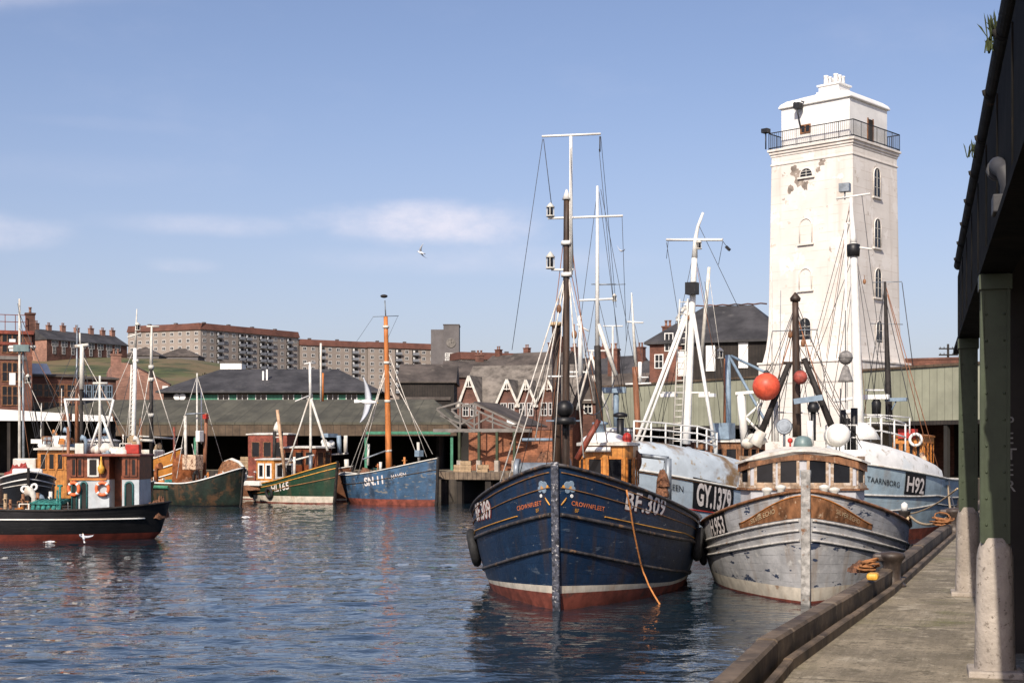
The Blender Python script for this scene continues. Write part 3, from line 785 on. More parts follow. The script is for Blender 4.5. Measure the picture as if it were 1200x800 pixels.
def roof_gable_x(root, W_, D_, H, rh, m, over=.4, t=.18, x0=0.0, y0=0.0, hip=0.0):
    """ridge along x; two slabs, hip insets the ridge ends"""
    mb = MB(); o = over
    e0, e1 = x0 - o, x0 + W_ + o; f0, f1 = y0 - o, y0 + D_ + o; yr = y0 + D_ / 2
    k = rh / (D_ / 2); zb = H - o * k
    r0, r1 = (e0 + hip, e1 - hip)
    top = [(e0, f0, zb), (e1, f0, zb), (e1, f1, zb), (e0, f1, zb), (r0, yr, H + rh), (r1, yr, H + rh)]
    vs = [(x, y, z + t) for x, y, z in top] + [(x, y, z - .02 + (0 if i < 4 else -.0)) for i, (x, y, z) in enumerate(top)]
    fs = [(0, 1, 5, 4), (2, 3, 4, 5), (1, 2, 5), (3, 0, 4), (6, 9, 8, 7), (0, 6, 7, 1), (1, 7, 8, 2), (2, 8, 9, 3), (3, 9, 6, 0)]
    mb.add(vs, fs, False)
    return mb.build('roof', m, root)
def gable_walls_x(root, W_, D_, H, rh, m, name='wall'):
    mb = MB(); mb.prism([(0, 0, 0), (0, 0, H), (0, D_ / 2, H + rh - .12), (0, D_, H), (0, D_, 0)], (W_, 0, 0))
    return mb.build(name, m, root)
def chimney(root, x, y, z, w=1.0, d=.7, h=2.0, m='brickd', pots=2):
    mb = MB(); mb.bb(x - w / 2, x + w / 2, y - d / 2, y + d / 2, z, z + h); mb.bb(x - w / 2 - .08, x + w / 2 + .08, y - d / 2 - .08, y + d / 2 + .08, z + h, z + h + .16)
    c = mb.build('chimney', m, root)
    for i in range(pots):
        xx = x + (i - (pots - 1) / 2) * w * .8 / max(1, pots)
        MB().lathe([(.15, 0), (.12, .2), (.13, .5), (.17, .52), (.17, .6)], (xx, y, z + h + .16), 8).build('chimney_pot', 'brickp', c)
    return c
# ------------------------------------------------------------------ lighthouse tower
def tower():
    top_w = 6.72; N0 = Vector((23.95, 100.0, 0)); al = Vector((-.738, .674, 0)); ar = Vector((.674, .738, 0))
    ctr = N0 + (al + ar) * (top_w / 2)
    rz = math.atan2(ar.y, ar.x)               # local x along the right face, local y along the left-rear direction
    t = thing('lighthouse_tower', 'tall square white lighthouse tower with a railed balcony and arched windows behind the moored boats', 'lighthouse', (ctr.x, ctr.y, QZ), rz)
    h = top_w / 2
    zc = EYE + (530 - 168) / F * 100 - QZ     # cornice
    zb = EYE + (530 - 421) / F * 100 - QZ     # foot of the batter
    def ring(r, z): return [(-r, -r, z), (r, -r, z), (r, r, z), (-r, r, z)]
    lv = [(h * 1.17, 0), (h * 1.17, zb - 1.6), (h * 1.19, zb - 1.5), (h * 1.19, zb - .05), (h * 1.13, zb), (h * 1.075, zb + 1.0), (h * 1.045, zb + 2.0), (h * 1.03, zb + 3.4), (h * .985, zc)]
    mb = MB(); vs = []
    for r, z in lv: vs += ring(r, z)
    fs = [(3, 2, 1, 0)] + [(i * 4 + j, i * 4 + (j + 1) % 4, i * 4 + 4 + (j + 1) % 4, i * 4 + 4 + j) for i in range(len(lv) - 1) for j in range(4)] + [tuple((len(lv) - 1) * 4 + j for j in range(4))]
    mb.add(vs, fs, False); mb.build('shaft', 'tower', t, bevel=.05)
    MB().bb(-h * 1.215, h * 1.215, -h * 1.215, h * 1.215, zb - .14, zb + .03).build('string_course', 'tower', t, bevel=.04)
    mb = MB()
    for r, z0, z1 in ((1.005, zc - .75, zc - .62), (1.0, zc - .1, zc + .08), (1.025, zc + .08, zc + .28), (1.055, zc + .283, zc + .46)):
        mb.bb(-h * r, h * r, -h * r, h * r, z0, z1)
    mb.build('cornice', 'tower', t, bevel=.03)
    zf = zc + .46; hr = h * 1.025
    # railing: one balustrade per side
    for k in range(4):
        mb = MB(); q = Matrix.Rotation(k * math.pi / 2, 3, 'Z')
        for zz in (.12, 1.22): mb.bar(q @ Vector((-hr, -hr, zf + zz)), q @ Vector((hr, -hr, zf + zz)), .06, .06)
        for i in range(43):
            x = -hr + 2 * hr * i / 42; mb.tube([q @ Vector((x, -hr, zf)), q @ Vector((x, -hr, zf + 1.22))], .016 if i % 7 else .03, 4)
        mb.build('railing', 'iron', t)
    rw = h * .83; ze = zf + 3.0
    MB().bb(-rw, rw, -rw, rw, zf, ze).build('lantern_room', 'towerw', t, bevel=.03)
    mb = MB(); vs = []; prof = [(rw + .16, ze + .003), (rw + .18, ze + .1), (rw + .06, ze + .32), (rw - .25, ze + .56), (rw - .7, ze + .72), (1.5, ze + .95), (1.05, ze + 1.1), (.95, ze + 1.18)]
    for r, z in prof: vs += ring(r, z)
    k = len(prof); mb.add(vs, [(3, 2, 1, 0)] + [(i * 4 + j, i * 4 + (j + 1) % 4, i * 4 + 4 + (j + 1) % 4, i * 4 + 4 + j) for i in range(k - 1) for j in range(4)] + [tuple((k - 1) * 4 + j for j in range(4))], False)
    mb.build('roof', 'towerw', t, bevel=.04)
    zt = ze + 1.18
    mb = MB(); mb.bb(-.95, .95, -.95, .95, zt + .003, zt + .1); mb.bb(-.82, .82, -.82, .82, zt + .1, zt + .5); mb.bb(-.93, .93, -.93, .93, zt + .5, zt + .62)
    c = mb.build('chimney', 'towerw', t)
    for x in (-.5, 0, .5):
        for y in (-.4, .4):
            MB().lathe([(.19, 0), (.17, .3), (.17, .6), (.19, .62), (.19, .7), (.12, .7)], (x, y, zt + .62), 10).build('chimney_pot', 'towerw', c)
    # openings. right face = local -y face, left face = local -x face
    def hw(z):
        for (r0, z0), (r1, z1) in zip(lv, lv[1:]):
            if z0 <= z <= z1 and z1 > z0: return r0 + (r1 - r0) * (z - z0) / (z1 - z0)
        return h
    def arched(face, u, z, w, hh, kind):
        d = hw(z + hh / 2)
        n = 9; pts = [(-w / 2, 0), (w / 2, 0), (w / 2, hh - w / 2)] + [(w / 2 * math.cos(math.pi * i / n), hh - w / 2 + w / 2 * math.sin(math.pi * i / n)) for i in range(1, n)] + [(-w / 2, hh - w / 2)]
        def tp(x, z_, off):
            return Vector((u + x, -d - off, z + z_)) if face == 'r' else Vector((-d - off, u - x, z + z_))
        vec = (tp(0, 0, 0) - tp(0, 0, 1)).normalized()
        mb = MB(); mb.cur = 1
        mb.prism([tp(x, y, .05) for x, y in pts], vec * .1)
        mb.cur = 0
        if kind != 'blind':
            mb.bar(tp(0, .05, .065), tp(0, hh - .08, .065), .035, .03)
            for f in (.33, .66): mb.bar(tp(-w / 2 + .03, hh * f, .065), tp(w / 2 - .03, hh * f, .065), .025, .03)
        # surround
        k = 1.14; o2 = [(x * k, y * 1.03 if y > 0 else 0) for x, y in pts]
        loop = [tp(x, y, .07) for x, y in pts[2:] + [pts[0]]]; loop = [tp(pts[1][0], 0, .07)] + loop
        mb.cur = 2; mb.tube(loop, .05, 6)
        mb.bar(tp(-w / 2 - .15, -.06, .09), tp(w / 2 + .15, -.06, .09), .16, .12)
        o = mb.build('arched_window' if kind != 'blind' else 'blind_arch', ['whitew', 'glass' if kind != 'blind' else 'tower', 'tower'], t)
    Z = lambda py: EYE + (HZ - py) / F * 101.5 - QZ
    for py in (228, 288, 347, 409): arched('r', .1, Z(py), 1.0, 2.1, 'sash')
    arched('l', .35, Z(402), 1.0, 1.9, 'sash'); arched('l', .35, Z(338), 1.0, 1.55, 'blind'); arched('l', .35, Z(283), 1.0, 1.8, 'blind')
    arched('l', .35, Z(204), 1.05, .62, 'sash')
    # door to the gallery and small square light
    d = MB(); d.cur = 0; d.bb(-.35, .35, -rw - .05, -rw + .02, zf + .02, zf + 1.9); d.cur = 1
    for x in (-.38, .38): d.bb(x - .05, x + .05, -rw - .07, -rw, zf, zf + 1.98)
    d.build('door', ['tarboard', 'brownwood'], t, (.2, 0, 0))
    w = MB(); w.cur = 1; w.bb(-rw - .03, -rw + .02, -.35, .35, zf + 1.05, zf + 1.5); w.cur = 0
    for y in (-.38, 0, .38): w.bb(-rw - .06, -rw, y - .05, y + .05, zf + 1.0, zf + 1.55)
    for z in (1.0, 1.55): w.bb(-rw - .058, -rw, -.43, .43, zf + z - .05, zf + z + .05)
    w.build('window', ['brownwood', 'glass'], t, (0, .75, 0))
    f = MB(); f.bb(-rw - .75, -rw - .25, .85, 1.35, ze - .3, ze + .12); f.tube([(-rw - .6, 1.1, ze - .35), (-rw - .1, 1.1, ze - 1.6)], .06, 6); f.bar((-rw - .5, .8, ze + .2), (-rw + .6, .8, ze + .2), .08, .08); f.bar((-rw - .5, 1.4, ze + .2), (-rw + .6, 1.4, ze + .2), .08, .08)
    f.build('lamp_housing', 'iron', t)
    f = MB(); f.bb(-.25, .25, -.25, .25, 0, .3); f.tube([(0, 0, 0), (0, 0, -1.2)], .05, 6); f.build('fog_horn', 'iron', t, (-hr - .25, hr + .1, zf + 1.25))
    # spalled render
    random.seed(3)
    for (y, z, r) in ((.9, zc - 1.9, .62), (1.35, zc - 1.3, .42), (.45, zc - 2.5, .34), (1.7, zc - 2.6, .3), (-.9, zc - 1.0, .3), (-.55, zc - 1.5, .25)):
        n = 15; pts = []
        for i in range(n):
            a = 2 * math.pi * i / n; q = r * random.uniform(.45, 1.05)
            pts.append((-hw(z) - .015, y + q * math.cos(a), z + q * 1.15 * math.sin(a)))
        MB().prism(pts, (.05, 0, 0)).build('bare_patch', 'plaster', t)
    # lower right lean-to wall end
    return t
tower()

# ------------------------------------------------------------------ market hall with pale green cladding (right)
def green_hall():
    p0, p1 = Vector((7.6, 123.8)), Vector((33.5, 84.9))
    rz, Wd = frame(p0, p1)
    t = thing('market_hall', 'long fish market hall with pale green boarded upper front over a dark open ground floor', 'market hall', (p0.x, p0.y, QZ), rz)
    zt, zb = 9.82 - QZ, 6.3 - QZ
    MB().bb(0, Wd, 0, .25, zb, zt).build('cladding', 'clad', t)
    MB().bb(-.05, Wd + .05, -.12, .4, zt, zt + .16).build('coping', 'fascia', t)
    MB().bb(0, Wd, .26, 14, zt - .5, zt - .3).build('roof', 'olive', t)
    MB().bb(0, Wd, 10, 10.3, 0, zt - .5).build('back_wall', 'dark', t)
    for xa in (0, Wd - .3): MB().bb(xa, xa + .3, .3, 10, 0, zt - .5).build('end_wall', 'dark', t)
    MB().bb(0, Wd, -.06, .3, zb - .28, zb).build('lintel', 'tarboard', t)
    for i in range(11):
        x = .2 + (Wd - .4) * i / 10; MB().bb(x - .14, x + .14, .02, .3, 0, zb - .28).build('post', 'dark', t)  # posts coloured near-black, as the shade of the open ground floor
    for i in range(4):
        x = Wd * (.12 + .1 * i); MB().bb(x - 1.4, x + 1.4, 2.2, 2.5, 0, 2.6).build('partition', 'brickd', t)
    return t
green_hall()
# low brick stump and telegraph pole beyond the hall
b = thing('brick_stump', 'low red brick wall top just right of the white tower foot', 'wall', (31.0, 105.5, QZ), R(-25))
MB().bb(-2, 2.6, -.3, .3, 0, 8.55).build('wall', 'brick', b); MB().bb(-2.05, 2.65, -.35, .35, 8.55, 8.7).build('coping', 'brickd', b)
q = P(1111, 430, 150); t = thing('telegraph_pole', 'dark wooden telegraph pole with two crossarms above the green hall roof', 'telegraph pole', (q.x, q.y, QZ))
ztop = EYE + (HZ - 403) / F * 150 - QZ
MB().tube([(0, 0, 0), (0, 0, ztop)], [.17, .12], 8).build('pole', 'tarboard', t)
for dz in (.5, 1.15):
    a = MB().bar((-1.0, -.12, ztop - dz), (1.0, -.12, ztop - dz), .12, .14).build('crossarm', 'tarboard', t)
    for x in (-.85, -.45, .45, .85): MB().lathe([(.05, 0), (.07, .08), (.03, .18)], (x, -.12, ztop - dz + .07), 6).build('insulator', 'steel', a)

# ------------------------------------------------------------------ slate warehouse left of the tower
def warehouse():
    D = 136; p0 = P(762, 500, D + 2); p1 = P(918, 500, D - 2.5)
    rz, Wd = frame(p0, p1)
    t = thing('warehouse', 'dark warehouse with a steep hipped slate roof and white shuttered openings beside the tower', 'warehouse', (p0.x, p0.y, QZ), rz)
    H = EYE + (HZ - 398) / F * D - QZ
    Dp = 12
    MB().bb(0, Wd, 0, Dp, 0, H).build('wall', 'brickd', t)
    roof_gable_x(t, Wd, Dp, H, 3.6, 'slate', .5, .2, hip=4.5)
    u = lambda px: (px - 762) / (918 - 762) * Wd
    Z = lambda py: EYE + (HZ - py) / F * D - QZ
    MB().bb(-.03, u(800), -.12, -.02, 0, H - .06).build('brick_front', 'brick', t)
    MB().bb(u(800), Wd + .02, -.1, -.02, 0, H - .02).build('tarred_front', 'tarboard', t)
    for a, b_, y0, y1 in ((796, 806, 411, 440), (829, 840, 405, 435), (867, 878, 402, 432)):
        mb = MB(); mb.bb(u(a), u(b_), -.2, -.11, Z(y1), Z(y0)); mb.bar((u(a), -.22, Z(y1 - 4)), (u(b_), -.22, Z(y0 + 4)), .12, .04); mb.build('shutter', 'whboard', t)
    win_mesh(.8, 1.7, 'white', t, (u(785), -.13, Z(410)))
    win_mesh(.8, 1.3, 'white', t, (u(773), -.13, Z(430)))
    chimney(t, u(765), 6, H - .2, 1.0, .8, 2.0, 'brick')
    mb = MB(); mb.tube([(Wd * .9, 6, H + 3.4), (Wd * .9, 6, H + 5.8)], .05, 6); mb.build('vent_pipe', 'white', t)
    MB().tube([(.1 + i * (Wd - .2) / 20, 6, H + 3.85 + .08 * (i % 2)) for i in range(4, 17)], .08, 6).build('ridge_tiles', 'brickd', t)
warehouse()
# ------------------------------------------------------------------ generic small houses
def house(label, px0, px1, D0, D1, y_eave, y_ridge, wm, rm, depth=8, base=None, wins=None, chims=(), hip=0.0, name='house', cat='house', over=.3, group=None, cm='brickd', ww=.9, wh=1.4, fm='white'):
    p0 = P(px0, 500, D0); p1 = P(px1, 500, D1); rz, Wd = frame(p0, p1); D = (D0 + D1) / 2
    zb = base if base is not None else QZ
    t = thing(name, label, cat, (p0.x, p0.y, zb), rz, group)
    H = EYE + (HZ - y_eave) / F * D - zb; RH = (y_eave - y_ridge) / F * (D + depth / 2) + (EYE + (HZ - y_ridge) / F * (D + depth / 2)) - (EYE + (HZ - y_ridge) / F * D)
    RH = EYE + (HZ - y_ridge) / F * (D + depth / 2) - zb - H
    if RH > .3:
        if hip: MB().bb(0, Wd, 0, depth, 0, H).build('wall', wm, t)
        else: gable_walls_x(t, Wd, depth, H, RH, wm)
        roof_gable_x(t, Wd, depth, H, RH, rm, over, .16, hip=hip)
    else:
        MB().bb(0, Wd, 0, depth, 0, H).build('wall', wm, t); MB().bb(-.15, Wd + .15, -.15, depth + .15, H, H + .3).build('roof', rm, t)
    u = lambda px: (px - px0) / (px1 - px0) * Wd
    Z = lambda py: EYE + (HZ - py) / F * D - zb
    if wins:
        for xs, rows in wins:
            win_grid(t, [u(x) for x in xs], [Z(y) for y in rows], ww, wh, fm, -.02)
    for px, h in chims: chimney(t, u(px), depth / 2, H + RH - .5, 1.1, .8, h, cm)
    return t, u, Z, H, Wd, RH
hs = []
# roofs and houses in the middle distance
hs.append(house('brick row with dark slate roof and tall stacks right of the trawler masts', 722, 775, 190, 186, 452, 424, 'brickd', 'slate', 9, chims=((731, 2.4), (763, 1.6)), cm='brick'))
hs.append(house('long brick wall house with tiny windows behind the dark mast', 652, 740, 152, 148, 470, 440, 'brickd', 'slateb', 9, wins=(((662, 690, 718), (484,)),), chims=((700, 3.2),), cm='brick'))
hs.append(house('brown roofed house with a leaning white verge below the small flats', 585, 650, 205, 200, 436, 414, 'brick', 'slateb', 9, chims=((637, 2.6), (629, 1.8)), cm='brick'))
hs.append(house('dark slate house behind the tarred shed', 520, 590, 186, 186, 441, 424, 'brickd', 'slateb', 10, chims=((561, 1.3),)))
hs.append(house('low sooty house with brown roof below the block of small flats', 560, 640, 260, 250, 432, 416, 'brickd', 'slateb', 9, chims=((566, 1.6), (600, 1.6), (632, 2.2)), base=8, cm='brick'))
hs.append(house('slate roofed terrace end between the mast and the warehouse', 640, 735, 235, 225, 440, 420, 'brick', 'slate', 9, chims=((655, 2.4), (690, 2.2)), base=4, cm='brick'))
# tarred wooden store, two stepped blocks
hs.append(house('black tarred timber store with a low felted roof left of the gabled house', 468, 532, 168, 168, 447, 428, 'tarboard', 'slateb', 10, name='timber_store', cat='store'))
t, u, Z, H, Wd, RH = hs[-1]
mb = MB(); mb.prism([(u(474), -.2, H - 2.2), (u(474), 2.2, H + .6), (u(528), 2.2, H + .6), (u(528), -.2, H - 2.2)], (0, 0, .15)); mb.build('lower_roof', 'slateb', t)
# gabled mission building with white bargeboards
p0 = P(538, 500, 151); p1 = P(668, 500, 147); rz, Wd = frame(p0, p1)
g = thing('gabled_building', 'brick building with four steep white bargeboard gables and stone tile roof', 'building', (p0.x, p0.y, QZ), rz)
D = 149; u = lambda px: (px - 538) / 130 * Wd; Z = lambda py: EYE + (HZ - py) / F * D - QZ
He = Z(474); Rh = EYE + (HZ - 430) / F * (D + 5) - QZ - He
gable_walls_x(g, Wd, 10, He, Rh, 'brickd'); roof_gable_x(g, Wd, 10, He, Rh, 'stoneroof', .3, .2)
for a, c_, b_, ya in ((541, 552, 565, 441), (585, 597, 609, 446), (609.5, 619, 630, 447), (631, 644, 657, 447)):
    x0, xm, x1, zt = u(a), u(c_), u(b_), Z(ya)
    gb = MB(); gb.prism([(x0, -.35, 0), (x0, -.35, He), (xm, -.35, zt - .1), (x1, -.35, He), (x1, -.35, 0)], (0, 3.0, 0)); gw = gb.build('gable_wall', 'brickd', g)
    r = MB()
    for xa in (x0, x1):
        sx = -1 if xa < xm else 1
        r.prism([(xa + sx * .18, -.55, He - .22), (xa + sx * .18, -.55, He - .02), (xm, -.55, zt + .2), (xm, -.55, zt)], (0, 4.2, 0))
    r.build('gable_roof', 'stoneroof', g)
    bb_ = MB()
    for xa in (x0, x1):
        sx = -1 if xa < xm else 1
        bb_.bar((xa + sx * .22, -.62, He - .3), (xm, -.62, zt + .12), .1, .24)
    bb_.bar((xm, -.62, zt + .1), (xm, -.62, zt - 1.0), .1, .14)
    for k_ in (.4, .65):
        q0 = Vector((x0, -.62, He)).lerp(Vector((xm, -.62, zt)), k_); q1 = Vector((x1, -.62, He)).lerp(Vector((xm, -.62, zt)), k_)
        if k_ > .5: bb_.bar(q0, q1, .08, .1)
    bb_.build('bargeboard', 'whitew', g)
    win_grid(g, [xm - .42, xm + .42], [Z(487)], .62, 1.3, 'winpale', -.37)
MB().bb(u(597), u(624), -.6, -.45, Z(497), Z(491)).build('signboard', 'whboard', g)
mb = MB(); vs, fs = text_mesh('FISHERMENS MISSION'); w = max(v[0] for v in vs)
del mb
# orange brick wall of the quayside
p0 = P(528, 550, 137); p1 = P(668, 550, 128.5); rz, Wd = frame(p0, p1)
t = thing('brick_wall', 'orange brick wall behind the timber jetty with green iron posts in front', 'wall', (p0.x, p0.y, QZ), rz)
MB().bb(Wd * .16, Wd, 0, .4, 0, 3.75).build('wall', 'bricko', t); MB().bb(Wd * .16, Wd, -.06, .46, 3.75, 3.95).build('coping', 'brickd', t)
MB().bb(0, Wd * .16, 1.5, 1.8, 0, 3.7).build('shade_panel', 'dark', t)  # solid dark slab painted as the shade of an opening
# open timber truss canopy
p0 = P(512, 550, 129); p1 = P(608, 550, 126); rz, Wd = frame(p0, p1)
t = thing('truss_canopy', 'open timber truss frame on green posts beside the olive market roof', 'canopy', (p0.x, p0.y, QZ), rz)
D = 127.5; u = lambda px: (px - 512) / 96 * Wd; Z = lambda py: EYE + (HZ - py) / F * D - QZ
for yy in (0, 3.2):
    mb = MB()
    for a, b_ in (((512, 478), (539, 471)), ((539, 471), (600, 500)), ((516, 486), (540, 496)), ((540, 472), (540, 505)), ((540, 497), (562, 485)), ((562, 482), (562, 505)), ((512, 479), (540, 503)), ((571, 492), (600, 503))):
        mb.bar((u(a[0]), yy, Z(a[1])), (u(b_[0]), yy, Z(b_[1])), .14, .16)
    mb.bar((u(508), yy, Z(504)), (u(608), yy, Z(504)), .2, .28)
    mb.build('truss', 'truss', t)
mb = MB(); mb.prism([(u(539), 3.2, Z(470)), (u(600), 3.2, Z(499)), (u(600), 9, Z(499)), (u(539), 9, Z(470))], (0, 0, .12)); mb.build('roof_sheet', 'slateb', t)
for px in (539, 562, 583, 603):
    pst = MB(); pst.cur = 0; pst.bb(u(px) - .11, u(px) + .11, -.11, .11, .9, Z(506)); p_ = pst.build('post', ['greencol'], t)
    MB().bb(u(px) - .2, u(px) + .2, -.2, .2, 0, 1.0).build('concrete_foot', 'concrete', p_)
# ------------------------------------------------------------------ left market shed with olive roof
p0 = P(-20, 550, 138.5); p1 = P(533, 550, 137); rz, Wd = frame(p0, p1)
t = thing('market_shed', 'long open market shed with an olive felt roof behind the far boats', 'market shed', (p0.x, p0.y, QZ), rz)
ze = EYE + (HZ - 497) / F * 137 - QZ; zr = EYE + (HZ - 470) / F * 150 - QZ
mb = MB(); top = [(-.3, -.3, ze), (Wd + .3, -.3, ze), (Wd - 3.2, 13, zr), (-.3, 13, zr), (Wd + .3, 26, ze), (-.3, 26, ze)]
vs = [(x, y, z + .2) for x, y, z in top] + [(x, y, z - .02) for x, y, z in top]
mb.add(vs, [(0, 1, 2, 3), (3, 2, 4, 5), (1, 4, 2), (0, 6, 7, 1), (1, 7, 10, 4), (9, 8, 7, 6), (11, 10, 8, 9), (4, 10, 11, 5), (7, 8, 10)], False); mb.build('roof', 'olive', t)
MB().bb(-.2, Wd + .2, -.25, -.1, ze - 1.1, ze - .02).build('fascia', 'fascia', t)
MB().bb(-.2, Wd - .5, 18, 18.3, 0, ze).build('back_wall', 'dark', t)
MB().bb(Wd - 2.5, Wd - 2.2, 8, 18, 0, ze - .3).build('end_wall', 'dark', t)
for i in range(9):
    x = Wd - .3 - i * 8.3
    if x > 0: MB().bb(x - .13, x + .13, 0, .26, 0, ze - 1.1).build('post', 'greenp', t)
MB().bb(Wd - 8.6, Wd - .4, -.3, -.12, ze - .95, ze - .68).build('green_beam', 'greenp', t)
# dark hipped roof hall above it
t, u, Z, H, Wd, RH = house('long hall with dark hipped roof and green window band above the olive shed', 192, 440, 166, 166, 457, 434, 'greenp', 'slate', 14, hip=6, name='hall', cat='hall', over=.8)
for a in (274, 296, 318, 350, 372, 402, 424): win_mesh(1.25, .8, 'white', t, (u(a - 12), -.02, Z(468.5)), bars=(1, 0))
MB().bb(0, Wd, -.12, -.02, Z(462), H - .1).build('eave_board', 'fascia', t)
MB().bb(u(192), u(222), -.15, -.03, Z(478), H).build('dark_wall', 'tarboard', t)
for a in (208, 214):
    mb = MB(); mb.lathe([(.42, 0), (.42, .08), (.36, .1)], (u(a), -.16, Z(465)), 14, rotd((0, -1, 0))); mb.build('round_disc', 'whboard', t)
mb = MB(); mb.bb(u(302), u(304), 3, 3.3, H, H + 2.4); mb.bb(u(306.5), u(308.5), 3, 3.3, H, H + 2.6); mb.build('vent_pipe', 'whboard', t)
# white flat-roofed hut on the roof line behind
t, u, Z, H, Wd, RH = house('small white flat roofed hut on the grass above the dark hall', 258, 283, 250, 250, 425, 425, 'whboard', 'slateb', 4, base=13, name='hut', cat='hut')
# left white-fascia shed
p0 = P(-75, 550, 113); p1 = P(132, 550, 116.2); rz, Wd = frame(p0, p1)
t = thing('market_shed', 'market shed with a bright white fascia board at the left of the basin', 'market shed', (p0.x, p0.y, QZ), rz)
zt = 7.6 - QZ
MB().prism([(0, -.15, zt - .85), (0, -.15, zt + .35), (Wd, -.15, zt - .45), (Wd, -.15, zt - .85)], (0, .14, 0)).build('fascia', 'whboard', t)
MB().prism([(-.1, 0, zt + .2), (-.1, 0, zt + .36), (Wd + .1, 0, zt - .44), (Wd + .1, 0, zt - .6)], (0, 9, 0)).build('roof', 'slateb', t)
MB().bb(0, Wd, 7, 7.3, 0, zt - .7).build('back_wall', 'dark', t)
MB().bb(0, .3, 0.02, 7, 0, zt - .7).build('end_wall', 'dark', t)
for i in range(6):
    x = .3 + (Wd - .6) * i / 5; MB().bb(x - .12, x + .12, .02, .26, 0, zt - .86).build('post', 'tarboard', t)
# brick office tower at far left
p0 = P(-70, 500, 140); p1 = P(37, 500, 143.2); rz, Wd = frame(p0, p1)
t = thing('brick_block', 'tall red brick block with roof rail and corner chimney at the left edge', 'building', (p0.x, p0.y, QZ), rz)
H = EYE + (HZ - 390) / F * 141 - QZ; u = lambda px: (px + 70) / 107 * Wd; Z = lambda py: EYE + (HZ - py) / F * 141 - QZ
MB().bb(0, Wd, 0, 11, 0, H).build('wall', 'brick', t)
mb = MB(); mb.bb(-.2, Wd + .2, -.25, 11.2, H, H + .35); mb.bb(-.1, Wd + .1, -.14, 11, H - 1.1, H - .8); mb.build('cornice', 'redbrown', t)
MB().bb(-.1, Wd + .1, -.12, -.02, Z(420), Z(416)).build('stone_band', 'truss', t)
mb = MB()
for z in (.9, 1.6): mb.bar((.2, .2, H + .35 + z), (u(30), .2, H + .35 + z), .07, .07)
for i in range(9): x = .2 + (u(30) - .2) * i / 8; mb.bar((x, .2, H + .35), (x, .2, H + 1.95), .07, .07)
mb.build('roof_rail', 'redbrown', t)
chimney(t, u(36), 1.0, H - 1.5, .9, .9, 3.6, 'brickd', 1)
MB().bb(u(31), u(37.5), -.2, -.02, 0, H - 1.2).build('corner_pier', 'brick', t)
win_grid(t, [u(-40), u(-12), u(8), u(20)], [Z(412), Z(446), Z(474)], 1.0, 1.9, 'brownwood', -.02)
for px, z in ((14, 450), (14, 410)): MB().bb(u(px) - .3, u(px) + .3, -.1, -.02, Z(z), Z(z) + 1.2).build('pale_blind', 'whboard', t)
# low brick range, with white skylight
t, u, Z, H, Wd, RH = house('low red brick range with small windows right of the tall brick block', 37, 97, 146, 148.2, 441, 440, 'brick', 'slateb', 9, wins=(((44, 57, 70, 84), (465,)), ((44, 57, 70, 84), (486,))), name='brick_range', cat='building', ww=1.0, wh=1.3, fm='brownwood')
mb = MB(); mb.prism([(u(38), 1, H + .3), (u(62), 1, H + .3), (u(60), 3.4, H + 1.5), (u(40), 3.4, H + 1.5)], (0, .1, -.1)); mb.build('skylight', 'whboard', t)
t, u, Z, H, Wd, RH = house('dark sooty range with a row of tall windows below the bank', 90, 136, 157, 158.8, 444, 443, 'brickd', 'slateb', 8, wins=((tuple(range(96, 134, 8)), (466,)),), name='brick_range', cat='building', ww=.55, wh=1.4, fm='bluegrey')
# pink brick gable house
p0 = P(131, 500, 169); p1 = P(200, 500, 171.2); rz, Wd = frame(p0, p1)
t = thing('gable_house', 'pink brick gable end with one long sloping roof below the grass bank', 'house', (p0.x, p0.y, QZ), rz)
u = lambda px: (px - 131) / 69 * Wd; Z = lambda py: EYE + (HZ - py) / F * 171 - QZ
MB().prism([(0, 0, 0), (0, 0, Z(432)), (u(134), 0, Z(426)), (u(150), 0, Z(426)), (u(199), 0, Z(450)), (u(200), 0, 0)], (0, 12, 0)).build('wall', 'brickp', t)
mb = MB(); mb.prism([(u(149), -.15, Z(425.5)), (u(201), -.15, Z(451)), (u(201), -.15, Z(449.5)), (u(149), -.15, Z(424))], (0, 12.4, 0)); mb.build('roof', 'slateb', t)
chimney(t, u(137), 2, Z(432), 1.2, .8, 1.6, 'brickp'); MB().bb(u(190), u(197), -.12, -.02, Z(458), Z(452)).build('pale_panel', 'whboard', t)

# ------------------------------------------------------------------ terrace on the hill
t, u, Z, H, Wd, RH = house('dark terrace row on the grassy hill with pink gable end and six chimneys', 55, 149, 318, 338, 401, 391, 'brickd', 'slate', 9, base=22, name='terrace_houses', cat='terrace', over=.3,
    chims=((58, 1.8), (72, 1.6), (88, 1.8), (104, 1.6), (121, 1.8), (135, 1.6), (147, 1.8)), cm='brickp')
win_grid(t, [u(62 + 10.5 * (i // 2) + 3.4 * (i % 2)) for i in range(16)], [Z(408.5)], .8, 1.3, 'winpale', -.03)
win_grid(t, [u(63 + 10.5 * i) for i in range(8)], [Z(417)], .8, 1.6, 'winpale', -.03)
MB().prism([(-.06, -.02, 0), (-.06, -.02, H), (-.06, 4.5, H + RH - .2), (-.06, 9, H), (-.06, 9, 0)], (.05, 0, 0)).build('gable_end', 'brickp', t)
